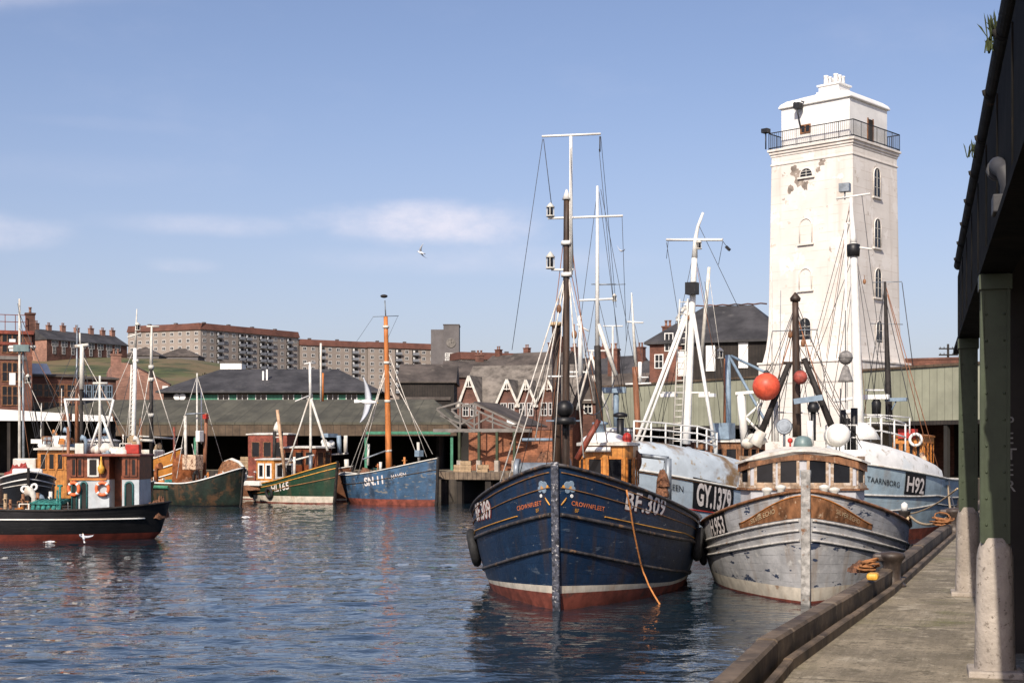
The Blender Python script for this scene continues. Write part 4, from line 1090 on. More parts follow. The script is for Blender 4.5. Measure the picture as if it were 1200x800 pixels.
# ------------------------------------------------------------------ blocks of flats on the skyline
def flats(label, px0, px1, D0, D1, y0, y1, floors, base, winstep=8.0, wm='flat', balc=(), group='long blocks of flats on the skyline', sh=8.6):
    """y0: roof line at the left end, floors counted down from it"""
    p0 = P(px0, 500, D0); p1 = P(px1, 500, D1); rz, Wd = frame(p0, p1)
    zt = EYE + (HZ - y0) / F * D0
    t = thing('block_of_flats', label, 'flats', (p0.x, p0.y, base), rz, group)
    H = zt - base; rh = 2.4; st = 2.62
    MB().bb(0, Wd, 0, 11, 0, H - rh).build('wall', wm, t)
    mb = MB(); mb.prism([(-.3, -.5, H - rh), (-.3, .5, H), (-.3, 10.5, H), (-.3, 11.5, H - rh)], (Wd + .6, 0, 0)); mb.build('roof', 'rooft', t)
    n = int(Wd / 3.4); xs = [Wd * (i + .5) / n for i in range(n)]; zs = [H - rh - st * (k + 1) + .7 for k in range(floors)]
    tot = n * floors; bset = set()
    for (f0, f1) in balc:
        for i, x in enumerate(xs):
            if f0 <= x / Wd <= f1: bset.add(i)
    skip = {(i, j) for i in bset for j in range(floors)}
    cells = [(i, j) for j in range(floors) for i in range(n) if (i, j) not in skip][:100]
    first = None
    for i, j in cells:
        x = xs[i]; z = zs[j]
        if first is None: first = win_mesh(1.4, 1.2, 'winpale', t, (x, -.03, z), fr=.22, bars=(1, 0))
        else: copy_child(first, t, (x, -.03, z))
    rest = [(i, j) for j in range(floors) for i in range(n) if (i, j) not in skip][100:]
    if rest:
        mb = MB()
        for i, j in rest:
            mb.bb(xs[i] - .8, xs[i] + .8, -.1, .0, zs[j], zs[j] + 1.3)
        mb.build('window', 'winpale', t, kind='stuff')
    fb = None; cnt = 0
    for i in sorted(bset):
        for j in range(floors):
            if fb is None:
                mb = MB(); mb.cur = 0; mb.bb(-1.4, 1.4, -1.1, 0, -.75, -.6); mb.bb(-1.4, 1.4, -1.12, -1.02, -.6, .35); mb.cur = 1; mb.bb(-1.3, 1.3, -.06, .01, -.55, 1.4); mb.cur = 2; mb.bb(-.9, -.1, -.1, -.05, .1, 1.3)
                fb = mb.build('balcony', ['balcony', 'dark', 'white'], t, (xs[i], -.02, zs[j])); 
            else: copy_child(fb, t, (xs[i], -.02, zs[j]))
    for k in range(int(Wd / 12)):
        mb = MB(); mb.bb(-.6, .6, 4.5, 5.6, H, H + .9); mb.build('vent_stack', 'flatd', t, (6 + k * 12, 0, 0))
    return t
flats('left wing of the skyline flats, its face turned away to the left above the grass', 150, 235, 533, 520, 382, 378, 4, 12)
flats('tallest long flats with dark recessed balconies in the middle of the skyline', 235, 350, 520, 560, 378, 388, 8, 8, balc=((.12, .2), (.34, .5), (.6, .74), (.86, .94)))
flats('flats set further back between the tall block and the flats clock tower', 352, 430, 560, 575, 397, 401, 7, 6, balc=((.2, .34), (.7, .82)))
flats('right end of the long flats running up to the grey clock tower', 431, 521, 575, 590, 400, 404, 7, 6, balc=((.3, .4), (.6, .7)))
# clock tower of the flats
p0 = P(505, 500, 560); p1 = P(538, 500, 560); rz, Wd = frame(p0, p1)
t = thing('clock_tower', 'square grey brick clock tower at the right end of the skyline flats', 'clock tower', (p0.x, p0.y, 20), rz)
Z = lambda py: EYE + (HZ - py) / F * 560 - 20
MB().bb(0, Wd * .45, 0, 10, 0, Z(386)).build('stair_block', 'flatd', t); MB().bb(Wd * .45, Wd, -1, 10, 0, Z(381)).build('shaft', 'flatd', t)
MB().bb(Wd * .45 - .2, Wd + .2, -1.2, 10.2, Z(381), Z(380)).build('parapet', 'flatd', t)
mb = MB(); mb.lathe([(1.9, 0), (1.9, .15), (1.7, .2)], (Wd * .72, -1.0, Z(402)), 20, rotd((0, -1, 0))); c = mb.build('clock_face', 'truss', t)
mb = MB(); mb.bar((Wd * .72, -1.25, Z(402)), (Wd * .72, -1.25, Z(402) + 1.3), .18, .1); mb.bar((Wd * .72, -1.25, Z(402)), (Wd * .72 + .9, -1.25, Z(402) + .3), .18, .1); mb.build('clock_hand', 'iron', c)
win_grid(t, [Wd * .58, Wd * .72, Wd * .87], [Z(424), Z(418)], 1.4, 1.3, 'white', -1.03, fr=.25)
# small distant flats right of the clock tower
t = flats('low red roofed flats with white windows right of the clock tower', 541, 628, 470, 480, 412, 414, 3, 18)
t, u, Z, H, Wd, RH = house('small dark roofed house in front of the left wing of flats', 146, 186, 400, 400, 416, 407, 'flatd', 'slateb', 9, base=24, hip=5)
t, u, Z, H, Wd, RH = house('small dark roofed house between the left wing and the tall flats', 186, 232, 420, 420, 417, 409, 'flatd', 'slateb', 9, base=24, hip=5)
# bushes on the bank
random.seed(5)
def bush(px, py, D, r, label):
    q = P(px, py, D); q.z = hz(q.x, q.y) - .1
    t = thing('bush', label, 'bush', q, 0, 'bushes on the grass bank')
    mb = MB()
    for i in range(420):
        a = random.uniform(0, 6.28); e = random.uniform(.02, 1.4); rr = r * random.uniform(.35, 1) * (1 + .3 * math.sin(a * 3 + px))
        p = Vector((rr * 1.5 * math.cos(a) * math.cos(e), rr * math.sin(a) * math.cos(e), rr * .9 * math.sin(e)))
        s_ = random.uniform(.15, .38); d1 = Vector((random.uniform(-1, 1), random.uniform(-1, 1), random.uniform(-1, 1))).normalized(); d2 = d1.cross(Vector((random.uniform(-1, 1), random.uniform(-1, 1), .3))).normalized()
        mb.add([p - d1 * s_, p + d2 * s_ * .6, p + d1 * s_, p - d2 * s_ * .6], [(0, 1, 2, 3)], False)
    mb.build('foliage', 'bushleaf', t)
    st = MB()
    for i in range(5):
        a = i * 1.3; st.tube([(0, 0, -.2), (r * .6 * math.cos(a), r * .5 * math.sin(a), r * .5)], [.09, .03], 5)
    st.build('stem', 'tarboard', t)
M['bushleaf'] = mat('bush_leaves', (.045, .06, .02), .95, .4, .8, 0)
for i, (px, py, D, r, l) in enumerate([(48, 432, 215, 2.2, 'dark bush at the foot of the bank left of the terrace'), (66, 430, 220, 2.6, 'broad dark bush on the bank below the terrace'), (112, 436, 200, 2.0, 'bush above the dark sooty range'), (245, 434, 260, 1.6, 'small bush beside the white hut'), (300, 432, 270, 2.4, 'bush right of the white hut on the bank'), (330, 434, 280, 2.0, 'bush below the tall flats'), (380, 436, 280, 2.3, 'bush behind the ridge of the dark hall'), (92, 428, 235, 1.7, 'lone bush on the bare bank slope')]):
    bush(px, py, D, r, l)
# jetty
p0 = P(512, 553, 117); p1 = P(602, 553, 114.5); rz, Wd = frame(p0, p1)
t = thing('jetty', 'dark timber jetty on thick piles right of the blue sailing trawler', 'jetty', (p0.x, p0.y, 0), rz)
MB().bb(0, Wd, 0, 8, QZ - .42, QZ + .03).build('deck', 'jetty', t)
MB().bb(-.1, Wd + .1, -.16, -.02, QZ - .5, QZ + .12).build('fascia_beam', 'jetty', t)
for px in (520, 538, 572, 590):
    x = (px - 512) / 90 * Wd; MB().bb(x - .25, x + .25, .05, .5, -1.5, QZ - .43).build('pile', 'tarboard', t)
MB().bb(.2, Wd - .2, 5, 5.2, -1, QZ - .44).build('shade_backing', 'dark', t)  # dark sheet added as the shade under the deck behind the piles

# stack of fish boxes at the edge of the far quay
random.seed(21)
def fish_box(loc, rz, label, first=[None]):
    if first[0] is not None: return copy_thing(first[0], loc, rz, label)
    t = thing('fish_box', label, 'fish box', loc, rz, 'wooden fish boxes stacked on the far quay')
    mb = MB(); mb.bb(-.42, .42, -.28, .28, 0, .03)
    mb.build('base', 'crate', t)
    for y in (-.28, .28):
        mb = MB()
        for k in range(2): mb.bb(-.42, .42, y - .015, y + .015, .03 + k * .15, .16 + k * .15)
        mb.build('side_boards', 'crate', t)
    for x in (-.435, .435): MB().bb(x - .015, x + .015, -.295, .295, 0, .31).build('end_board', 'crate', t)
    first[0] = t; return t
for i, px in enumerate((281, 288, 295, 302, 309)):
    q = P(px, 550, 136.4)
    for k in range((3, 4, 2, 4, 3)[i]): fish_box((q.x, q.y + random.uniform(-.05, .05), QZ + .004 + k * .325), random.uniform(-.06, .06), 'wooden fish box in the stacks on the far quay behind the green HL165 boat')
for i, px in enumerate((538, 546, 566)):
    q = P(px, 550, 119)
    for k in range((2, 3, 2)[i]): fish_box((q.x, q.y, QZ + .034 + k * .325), random.uniform(-.2, .2), 'wooden fish box stacked on the timber jetty')
# ================================================================== BOATS
M['domegreen'] = mat('grey_green_dome', (.14, .2, .2), .4, .15, 3, .05)
M['shapegrey'] = mat('grey_signal_shape', (.2, .19, .18), .7, .3, 6, .1)
M['chain'] = mat('rusty_chain', (.1, .06, .04), .8, .4, 6, .3)
M['rustwhite'] = mat('rust_stained_white', (.55, .4, .28), .7, .3, 5, .2, spots=[(RUST, .5, .62, 4)])
M['gywhale'] = mat('stained_whaleback', (.47, .53, .57), .55, .1, 1, .08, spots=[((.2, .12, .05), .5, .63, .4), ((.3, .22, .12), .56, .66, 1.8)])
M['h9whale'] = mat('white_whaleback', (.7, .7, .68), .55, .07, 1.5, .12, spots=[((.42, .38, .32), .56, .7, 2), ((.55, .6, .62), .5, .7, .6)], bscale=3)
# ---- blue BF 309
bf = Boat('fishing_boat', 'large navy blue wooden fishing boat BF.309 with orange varnished wheelhouse, bow towards the viewer', 652, 37.8, 9, 18.2, 6.95, 3.86, 1.95, 2.3, rake=.35)
bf.hull(['anti', 'boot', 'h_blue'], .46, .66, cap='strake_b', trim=.5)
bf.stem('stem_b', .2, 3.95)
bf.strake('rubbing_strake', 1.28, .78, 'strake_b', .075)
bf.strake('lower_strake', 2.2, 1.72, 'strake_b', .065, t1=.9)
bf.strake('gilt_line', .16, .13, 'goldbrown', .03, flat=.6)
bf.strake('gilt_line', .56, .36, 'goldbrown', .025, flat=.6)
bf.strake('yellow_line', 1.12, .66, 'gold', .028, t0=.065, t1=.5, flat=.6, tp=.3)
bf.lettering('registration_number', 'BF.309', -1, 2.6, .64, .5, 'lwhite', -.10, .03, shadow='lred', wscale=1.08, space=1.08)
bf.lettering('registration_number', 'BF.309', 1, 3.6, .70, .5, 'lwhite', -.11, .03, shadow='lred', wscale=1.0, space=1.0)
for sd in (-1, 1):
    bf.lettering('name_lettering', 'CROWNFLEET', sd, .5, .96, .12, 'lorange', -.065, .015, space=1.1, wscale=1.05)
    bf.lettering('port_lettering', 'BF', sd, .62, 1.12, .1, 'gold', -.06, .0, space=1.1)
    # scroll flourish and painted thistle badge
    tab = bf.path(.9, sd)
    pts = []
    for k in range(15):
        a = math.pi * 1.1 * k / 14; l = .3 + .13 * math.cos(a + 1.5); t_ = bf.tfor(tab, l)
        pts.append(bf.pt(t_, bf.sheer(t_) - .95 - .17 * math.sin(a) + .1, sd, .02))
    MB().tube(pts, .014, 5).build('scroll', 'gold', bf.root)
    mb = MB(); 
    for (l, dd, rr, ci) in ((.34, .46, .1, 0), (.46, .42, .1, 0), (.52, .54, .09, 0), (.36, .6, .08, 0), (.44, .52, .06, 1), (.5, .72, .05, 2), (.24, .52, .045, 1)):
        t_ = bf.tfor(tab, l); c = bf.pt(t_, bf.sheer(t_) - dd, sd, .006); nn = bf.nrm(t_, c.z, sd); mb.cur = ci
        mb.lathe([(rr, 0), (rr * .92, .012)], c, 10, rotd(nn), False)
    mb.build('painted_badge', ['bluegrey', 'gold', 'white'], bf.root)
# fore deck gear, mast, derrick
a, b = bf.mast(2.7, 663, 575, 664, 232, .12, 'mastwood', .085)
t2a, t2b = bf.at(669, 322, 2.7), bf.at(669, 160, 2.7)
bf.rod('topmast', t2a, t2b, .055, 'white', .045)
bf.rod('mast_cap', bf.at(664, 234, 2.7), bf.at(664, 222, 2.7), .13, 'white', .02)
y1 = bf.yard(2.7, (635, 160), (704, 157)); y2 = bf.yard(2.7, (642, 256), (730, 253)); y3 = bf.yard(2.7, (646, 316), (672, 316))
for py in (285, 322): 
    q = bf.at(664, py, 2.7); MB().lathe([(.15, -.06), (.165, 0), (.15, .06)], q, 12).build('mast_band', 'white', bf.root)
bf.lamp(bf.at(645, 254, 2.7), .36, .13); bf.lamp(bf.at(645, 315, 2.7), .44, .14)
# thick landing derrick beside the mast
bf.rod('derrick_boom', bf.at(653, 570, 3.3), bf.at(652, 380, 3.3), .14, 'mastwood', .13)
MB().lathe([(.18, -.05), (.19, .0), (.17, .06)], bf.at(652, 380, 3.3), 10).build('boom_cap', 'rope', bf.root)
for (pa, pb, r, m) in (((664, 318), (582, 578), .022, 'wirel'), ((650, 385), (592, 574), .016, 'wirel'), ((663, 320), (627, 516), .02, 'wirel'), ((666, 318), (684, 536), .024, 'wirel'), ((669, 162), (669, 318), .01, 'wire'), ((662, 320), (649, 540), .016, 'wirel'), ((668, 330), (696, 470), .012, 'wirel')):
    bf.wire(bf.at(*pa, 2.7), bf.at(*pb, 2.2), r, m)
bf.wire(bf.at(636, 163, 2.7), bf.at(600, 410, 3.5), .009); bf.wire(bf.at(637, 163, 2.7), bf.at(647, 246, 2.7), .011)
bf.wire(bf.at(703, 160, 2.7), bf.at(703, 178, 2.7), .02); bf.wire(bf.at(704, 160, 2.7), bf.at(722, 360, 9), .008); bf.wire(bf.at(702, 175, 2.7), bf.at(735, 520, 9), .008); bf.wire(bf.at(729, 255, 2.7), bf.at(734, 400, 5), .008)
bf.wire(bf.at(664, 440, 2.7), bf.at(720, 445, 14), .02, drop=1.2)
# black day-shape ball on the mast and its bracket
mb = MB(); mb.ball(bf.at(662, 479, 2.5), .25); mb.lathe([(.32, 0), (.30, .18), (.2, .2)], bf.at(662, 497, 2.5), 12); mb.tube([bf.at(662, 498, 2.5), bf.at(662, 510, 2.5)], .05, 6); mb.build('black_float', 'black', bf.root)
bf.rod('bracket_arm', bf.at(640, 493, 2.6), bf.at(680, 493, 2.6), .022, 'bluegrey')
for px in (650, 668): bf.yard(2.7, (px - 8, 441), (px + 10, 441), .03)
# wheelhouse (orange) on the after deck
zd = 1.35
W0 = bf.at(683, 560, 10.6); W1 = bf.at(741, 560, 10.6); yl, yr = W0.y + .15, W1.y
pl = [(10.6, yr + .25), (10.45, (yl + yr) / 2), (10.6, yl - .25), (11.0, yl), (13.6, yl), (13.6, yr), (11.0, yr)]
zr = bf.at(712, 522, 10.6).z
bf.cabin(pl, zd, zr, 'varnish2', 'whitew', [(0, 1, .1), (1, 1, .1), (2, 1, .1), (6, 1, .1), (5, 2, .25), (3, 2, .25)], (.56, .86), 'varnish', .12, .1, .1)
mb = MB(); c = Vector((11.4, (yl + yr) / 2 + .1, zr + .12)); mb.ball(c, (.9, .82, .36)); mb.build('roof_dome', 'white', bf.root)
mb = MB(); mb.lathe([(.22, 0), (.2, .3), (.28, .32), (.28, .38), (.05, .44)], c + Vector((0, .15, .3)), 12); mb.build('vent_cowl', 'bluegrey', bf.root)
bf.rod('white_visor', Vector((10.36, yl - .1, zr - .13)), Vector((10.36, (yl + yr) / 2 - .2, zr - .13)), .09, 'white')
# purple-brown boom from the wheelhouse to the mizzen
bf.rod('short_boom', bf.at(676, 538, 9.5), bf.at(702, 492, 9.5), .11, 'redbrown', .09)
mb = MB(); q = bf.at(735, 514, 11); mb.ball(q, (.17, .17, .22)); mb.tube([q - Vector((0, 0, .6)), q], .05, 6); mb.build('red_lamp', 'red', bf.root)
bf.rod('exhaust_pipe', bf.at(727, 530, 12.2), bf.at(727, 490, 12.2), .13, 'black'); MB().lathe([(.13, 0), (.26, .03), (.26, .12), (.1, .18)], bf.at(727, 489, 12.2), 10).build('exhaust_cap', 'black', bf.root)
bf.rod('deck_rail', bf.at(612, 487 + 28, 6), bf.at(648, 515, 6), .05, 'bluegrey')
# white gear, winch and fish boxes on deck
mb = MB()
for (px, py, s_) in ((604, 578, .2), (614, 574, .2), (598, 585, .16)): 
    q = bf.at(px, py, 3.6); mb.lathe([(s_ * .5, -.4), (s_ * .5, .1), (s_, .12), (s_, .2), (s_ * .3, .24)], q, 10)
mb.build('mooring_bitt', 'white', bf.root)
mb = MB(); q = bf.at(636, 556, 5.5); mb.box(q - Vector((0, 0, .8)), (.7, .6, .9)); mb.tube([q + Vector((0, -.8, .1)), q + Vector((0, .8, .1))], .28, 14); mb.tube([q + Vector((0, -.85, .1)), q + Vector((0, -.7, .1))], .4, 14); mb.tube([q + Vector((0, .7, .1)), q + Vector((0, .85, .1))], .4, 14); mb.build('winch', 'steel', bf.root)
mb = MB(); 
mound(mb, bf.at(643, 560, 6.4), .5, .5, .75, 2)
mb.build('heaped_net', 'net', bf.root)
# gallows on the port quarter (grey frame with ropes)
g0, g1, g2 = bf.at(783, 585, 13.0), bf.at(783, 537, 13.0), bf.at(738, 532, 13.8)
mb = MB(); mb.tube([g0, g1], .12, 8); mb.tube([g1, g2], .08, 8); mb.tube([g2, bf.at(741, 585, 13.8)], .08, 8); mb.tube([bf.at(776, 590, 13.4), bf.at(780, 540, 13.2)], .06, 8); mb.build('gallows_frame', 'steel', bf.root)
mb = MB()
for i in range(3): mound(mb, bf.at(775 + i, 592 - 11 * i, 12.9), .22, .22, .55, i)
mb.build('hanging_net', 'net', bf.root)
mb = MB(); mb.ball(bf.at(744, 540, 12.6), (.25, .25, .4)); mb.build('canvas_bundle', 'net', bf.root)
# ---- orange rope trailing from the blue boat
pts = [bf.world(bf.hit(px, py, -1, .16)) for px, py in ((734, 573), (736, 581), (738, 590), (739.5, 600), (741, 612), (743.5, 624), (746, 636), (748.5, 648))]
pts += [bf.world(bf.hit(px, py, -1, .16)) for px, py in ((751, 660), (754, 668))]
dl = pts[-1].y; pts += [P(px, py, dl - k) for px, py, k in ((757, 677, .12), (760, 685, .3), (766, 696, .6), (774, 709, .9), (785, 722, 1.2))]
tag(MB().tube(pts, .025, 7).build('trailing_rope', 'orangerope'), 'orange rope hanging from the blue boat bow down into the water', 'rope')
q = bf.world(bf.pt(.36, 1.25, 1, .14)); q2 = bf.world(bf.pt(.36, 1.25, 1, 1.14))
tyre(q, (q2 - q), .62, 'black tyre fender on the open water side of the navy blue boat', .16)
q = bf.world(bf.pt(.42, 1.35, -1, .14)); q2 = bf.world(bf.pt(.42, 1.35, -1, 1.14))
tyre(q, (q2 - q), .55, 'black tyre fender squeezed between the navy boat and the grey boat', .15)

# ---- grey H 953
gr = Boat('fishing_boat', 'weathered pale grey fishing boat with brown name panels on its bow and wide wheelhouse', 944, 39.6, 11.3, 16.5, 6.5, 3.12, 1.62, 2.0, rake=.3, e=(.48, .4), m=(1.05, 1.45))
gr.hull(['anti', 'boot', 'h_grey'], .05, .42, cap='brownwood')
gr.stem('stem_g', .26, 3.72)
for d0, d1 in ((.78, .55), (1.06, .78), (1.34, .98)): gr.strake('rubbing_strake', d0, d1, 'strake_g', .055, flat=.7)
gr.lettering('registration_number', 'H.953', 1, 3.75, .60, .5, 'lwhite', -.04, .03, board='lblack', wscale=.8)
# brown bow name panels with scrolled top
for sd in (-1, 1):
    tab = gr.path(.6, sd); mb = MB(); n = 16; vs = []
    for i in range(n + 1):
        l = .04 + 2.75 * i / n; t_ = gr.tfor(tab, l); k = i / n
        top = .10 + .40 * (3 * k * k - 2 * k ** 3) ; bot = .72 - .08 * k
        vs += [gr.pt(t_, gr.sheer(t_) - top, sd, .012), gr.pt(t_, gr.sheer(t_) - bot, sd, .012)]
    mb.add(vs, [(2 * i, 2 * i + 1, 2 * i + 3, 2 * i + 2) for i in range(n)]); mb.build('name_panel', 'brownwood', gr.root)
    edge = MB().tube([vs[2 * i] for i in range(n + 1)], .02, 5).build('panel_edge', 'varnish', gr.root)
gr.lettering('name_lettering', 'SILVER ECHO', 1, 1.0, .47, .13, 'rope', .12, .01, off=.03, wscale=1.05)
gr.lettering('name_lettering', 'SILVER ECHO', -1, 1.0, .47, .13, 'rope', .12, .0, off=.03, wscale=1.0)
# raised foredeck bulwark ends, wheelhouse
s0 = 6.6
A = gr.at(868, 560, s0 + .9); Bq = gr.at(1013, 560, s0 + .9); C1 = gr.at(880, 560, s0 + .3); C2 = gr.at(1003, 560, s0 + .3)
cmid = (C1.y + C2.y) / 2
pl = [(s0 + .9, Bq.y), (s0 + .25, C2.y), (s0, cmid), (s0 + .25, C1.y), (s0 + .9, A.y), (s0 + 3.4, A.y), (s0 + 3.4, Bq.y)]
zt = gr.at(942, 529, s0).z; zw0, zw1 = gr.at(942, 567, s0).z, gr.at(942, 536, s0).z; zb = .9
M['greyhouse'] = mat('grey_house_paint', (.44, .44, .46), .55, .08, 2, .06, streak=((.3, .22, .15), .35, 3))
whl = gr.cabin(pl, zb, zt, 'greyhouse', 'whitew', [(0, 1, .1), (1, 2, .16), (2, 2, .16), (3, 1, .1), (4, 2, .2), (5, 2, .4)], ((zw0 - zb) / (zt - zb), (zw1 - zb) / (zt - zb)), 'bleach', .2, .06, .14, fw=.09)
def scaled(pl, k): 
    cx = sum(p[0] for p in pl) / len(pl); cy = sum(p[1] for p in pl) / len(pl)
    return [(cx + (x - cx) * k, cy + (y - cy) * k) for x, y in pl]
def band(boat, pl, k, z0, z1, m, name, parent=None):
    """thin band round a cabin, proud of the wall"""
    p = scaled(pl, k); mb = MB(); n = len(p)
    for i in range(n):
        a, b = p[i], p[(i + 1) % n]; mb.bar((a[0], a[1], (z0 + z1) / 2), (b[0], b[1], (z0 + z1) / 2), .07, z1 - z0)
    return mb.build(name, m, parent or boat.root)
band(gr, pl, 1.03, zt - .27, zt - .01, 'brownwood', 'roof_fascia', whl)
band(gr, pl, 1.02, zw0 - .14, zw0 - .05, 'bleach', 'window_sill', whl)
band(gr, pl, 1.05, zw0 - .2, zw0 - .15, 'brownwood', 'ledge', whl)
def camber(o, ym, half, drop, z0, z1):
    bm = bmesh.new(); bm.from_mesh(o.data)
    bmesh.ops.subdivide_edges(bm, edges=[e for e in bm.edges if e.calc_length() > .4], cuts=4, use_grid_fill=True)
    for v in bm.verts:
        if v.co.z > z0: v.co.z -= drop * min(1.6, ((v.co.y - ym) / half) ** 2) * min(1, (v.co.z - z0) / (z1 - z0))
    bm.to_mesh(o.data); bm.free()
for o in [whl] + [c for c in bpy.data.objects if c.parent == whl and c.name.split('.')[0] in ('roof', 'roof_fascia')]: camber(o, cmid, (C1.y - C2.y) / 2, .26, zw1 - .25, zt - .3)
# raised fore deck, fairleads
MB().prism([(x, y, 1.0) for x, y in [(1.2, -1.2), (1.2, 1.2), (5.5, 2.3), (5.5, -2.3)]], (0, 0, 1.0)).build('fore_deck', 'deck', gr.root)
for px, py in ((899, 577), (915, 574), (966, 574), (978, 577)):
    q = gr.at(px, py, 1.6); mb = MB(); mb.lathe([(.13, -.2), (.11, 0), (.16, .05), (.16, .12), (.04, .16)], q, 10); mb.build('fairlead', 'whitew', gr.root)
mb = MB(); q = gr.at(944, 560, -.2); mb.box(q + Vector((.1, 0, .12)), (.24, .3, .2)); mb.build('stem_head', 'steel', gr.root)
# mast with two dark legs
a, b = gr.mast(8.9, 934, 512, 932, 352, .16, 'mastwood', .11)
MB().lathe([(.17, 0), (.19, .1), (.03, .3)], gr.at(932, 353, 8.9), 10).build('mast_cap', 'mastwood', gr.root)
gr.rod('mast_leg', gr.at(887, 519, 8.6), gr.at(925, 425, 8.8), .12, 'tar', .09); gr.rod('mast_leg', gr.at(977, 505, 8.6), gr.at(942, 420, 8.8), .12, 'tar', .09)
gr.rod('leg_socket', gr.at(884, 521, 8.5), gr.at(893, 505, 8.5), .24, 'whitew', .18)
gr.yard(8.9, (918, 425), (950, 425), .05, 'mastwood'); gr.yard(8.9, (905, 388), (958, 386), .02, 'steel')
gr.rod('antenna', gr.at(905, 517, 9.2), gr.at(904, 300, 9.2), .035, 'whitew', .02)
gr.rod('antenna', gr.at(913, 500, 9.4), gr.at(915, 340, 9.4), .02, 'steel', .01)
gr.rod('white_post', gr.at(910, 517, 9.4), gr.at(909, 470, 9.4), .08, 'white'); gr.rod('spray_bar', gr.at(911, 483, 9.4), gr.at(960, 484, 9.4), .03, 'white')
for pa, pb in (((932, 356), (900, 500)), ((932, 358), (870, 520)), ((934, 358), (962, 500)), ((934, 356), (1000, 520)), ((930, 420), (900, 515)), ((936, 425), (985, 510)), ((933, 400), (1010, 525)), ((940, 380), (960, 478)), ((945, 420), (1000, 516))):
    gr.wire(gr.at(*pa, 8.9), gr.at(*pb, 9.3), .013, 'wire')
for pa, pb in (((934, 370), (975, 500)), ((931, 380), (890, 515))): gr.wire(gr.at(*pa, 8.9), gr.at(*pb, 9.0), .02, 'brownmast')
# radar, vents
q = gr.at(948, 484, 8.0); mb = MB(); mb.cur = 0; mb.box(gr.at(947, 468, 8.0) , (.28, .95, .18), Matrix.Rotation(R(-8), 3, 'X')); mb.cur = 1; mb.lathe([(.16, 0), (.2, .15), (.13, .35)], gr.at(953, 483, 8.0), 12); mb.tube([gr.at(953, 516, 8.0), gr.at(953, 482, 8.0)], .09, 8); mb.build('radar_scanner', ['bluegrey', 'black'], gr.root)
gr.rod('white_vent', gr.at(950, 522, 7.6), gr.at(949, 493, 7.6), .11, 'white')
mb = MB(); q = gr.at(941, 521, 7.4); mb.lathe([(.32, -.1), (.3, .05), (.26, .2), (.16, .28), (.02, .3)], q, 16); mb.build('compass_dome', 'domegreen', gr.root)
mb = MB(); q = gr.at(919, 500, 7.6); mb.lathe([(.26, 0), (.27, .06), (.24, .12)], q, 16, rotd((-1, 0, .1))); mb.lathe([(.18, .12), (.17, .14)], q, 12, rotd((-1, 0, .1))); mb.tube([q, gr.at(919, 523, 7.6)], .05, 6); mb.build('searchlight', 'steel', gr.root)
mb = MB(); q = gr.at(926, 516, 7.4); mb.ball(q, .09, 8, 6); mb.tube([q, q - Vector((0, 0, .25))], .03, 5); mb.build('red_lamp', 'red', gr.root)
q = gr.at(981, 510, 8.2); rt = rotd(Vector((-.25, .1, .1))); mb = MB(); rx = rotd((0, 1, .15)); mb.lathe([(.05, -.5), (.25, -.46), (.36, -.3), (.38, 0), (.36, .3), (.25, .46), (.05, .5)], q, 18, rotd((-1, -.35, .1))); mb.torus(q, .375, .02, rotd((-1, -.35, .1)), 20, 6); mb.build('life_raft_canister', 'white', gr.root)
mb = MB(); mb.tube([gr.at(960, 528, 9.8), gr.at(960, 500, 9.8)], .03, 6); 
gr.rail([gr.at(px, 527, 9.8) for px in (968, 980, 992, 1004)], .85, 'white', .03, 2)
gr.rod('exhaust_pipe', gr.at(1001, 527, 10.2), gr.at(1001, 478, 10.2), .12, 'black'); gr.rod('exhaust_pipe', gr.at(993, 527, 10.2), gr.at(993, 490, 10.2), .1, 'black'); gr.rod('exhaust_pipe', gr.at(988, 500, 10.2), gr.at(988, 480, 10.2), .1, 'black')
mb = MB(); mb.tube([gr.at(873, 522, 9.6), gr.at(868, 462, 9.6)], .14, 8); mb.bar(gr.at(862, 461, 9.6), gr.at(885, 459, 9.6), .25, .1); mb.tube([gr.at(873, 490, 9.6), gr.at(893, 472, 9.6)], .05, 6); mb.tube([gr.at(873, 488, 9.6), gr.at(890, 506, 9.6)], .05, 6); mb.tube([gr.at(890, 500, 9.6), gr.at(888, 470, 9.6)], .04, 6); mb.build('white_stanchion', 'white', gr.root)
mb = MB()
for px, py, r in ((882, 513, .2), (876, 519, .22), (893, 516, .17)): mb.ball(gr.at(px, py, 9.0), (r, r, r * .8))
mb.build('canvas_bundle', 'whitew', gr.root)
gr.rod('gilson_wire', gr.at(984, 528, 8.8), gr.at(985, 455, 8.8), .02, 'wire')
M_ = gr.world
def hung(boat, px, py, x, r, m, label, top, name='float_buoy', grp='floats hung in the rigging'):
    q = boat.world(boat.at(px, py, x)); t = thing(name, label, 'buoy', q, 0, grp)
    mb = MB(); mb.ball((0, 0, 0), r, 18, 12); mb.build('ball', m, t)
    mb = MB(); mb.lathe([(r * .2, r * .95), (r * .22, r * 1.08), (.03, r * 1.2)], (0, 0, 0), 10); tp = boat.world(boat.at(*top, x)) - q; mb.tube([(0, 0, r), tp], .014, 5); mb.build('lanyard', 'wire', t)
    return t
hung(gr, 898, 453, 8.4, .47, 'redbuoy', 'biggest orange-red round buoy hanging left of the mast on the grey boat', (905, 425))
hung(gr, 938, 442, 8.3, .235, 'oldbuoy', 'small faded red round buoy hanging against the dark mast of the grey boat', (938, 423))
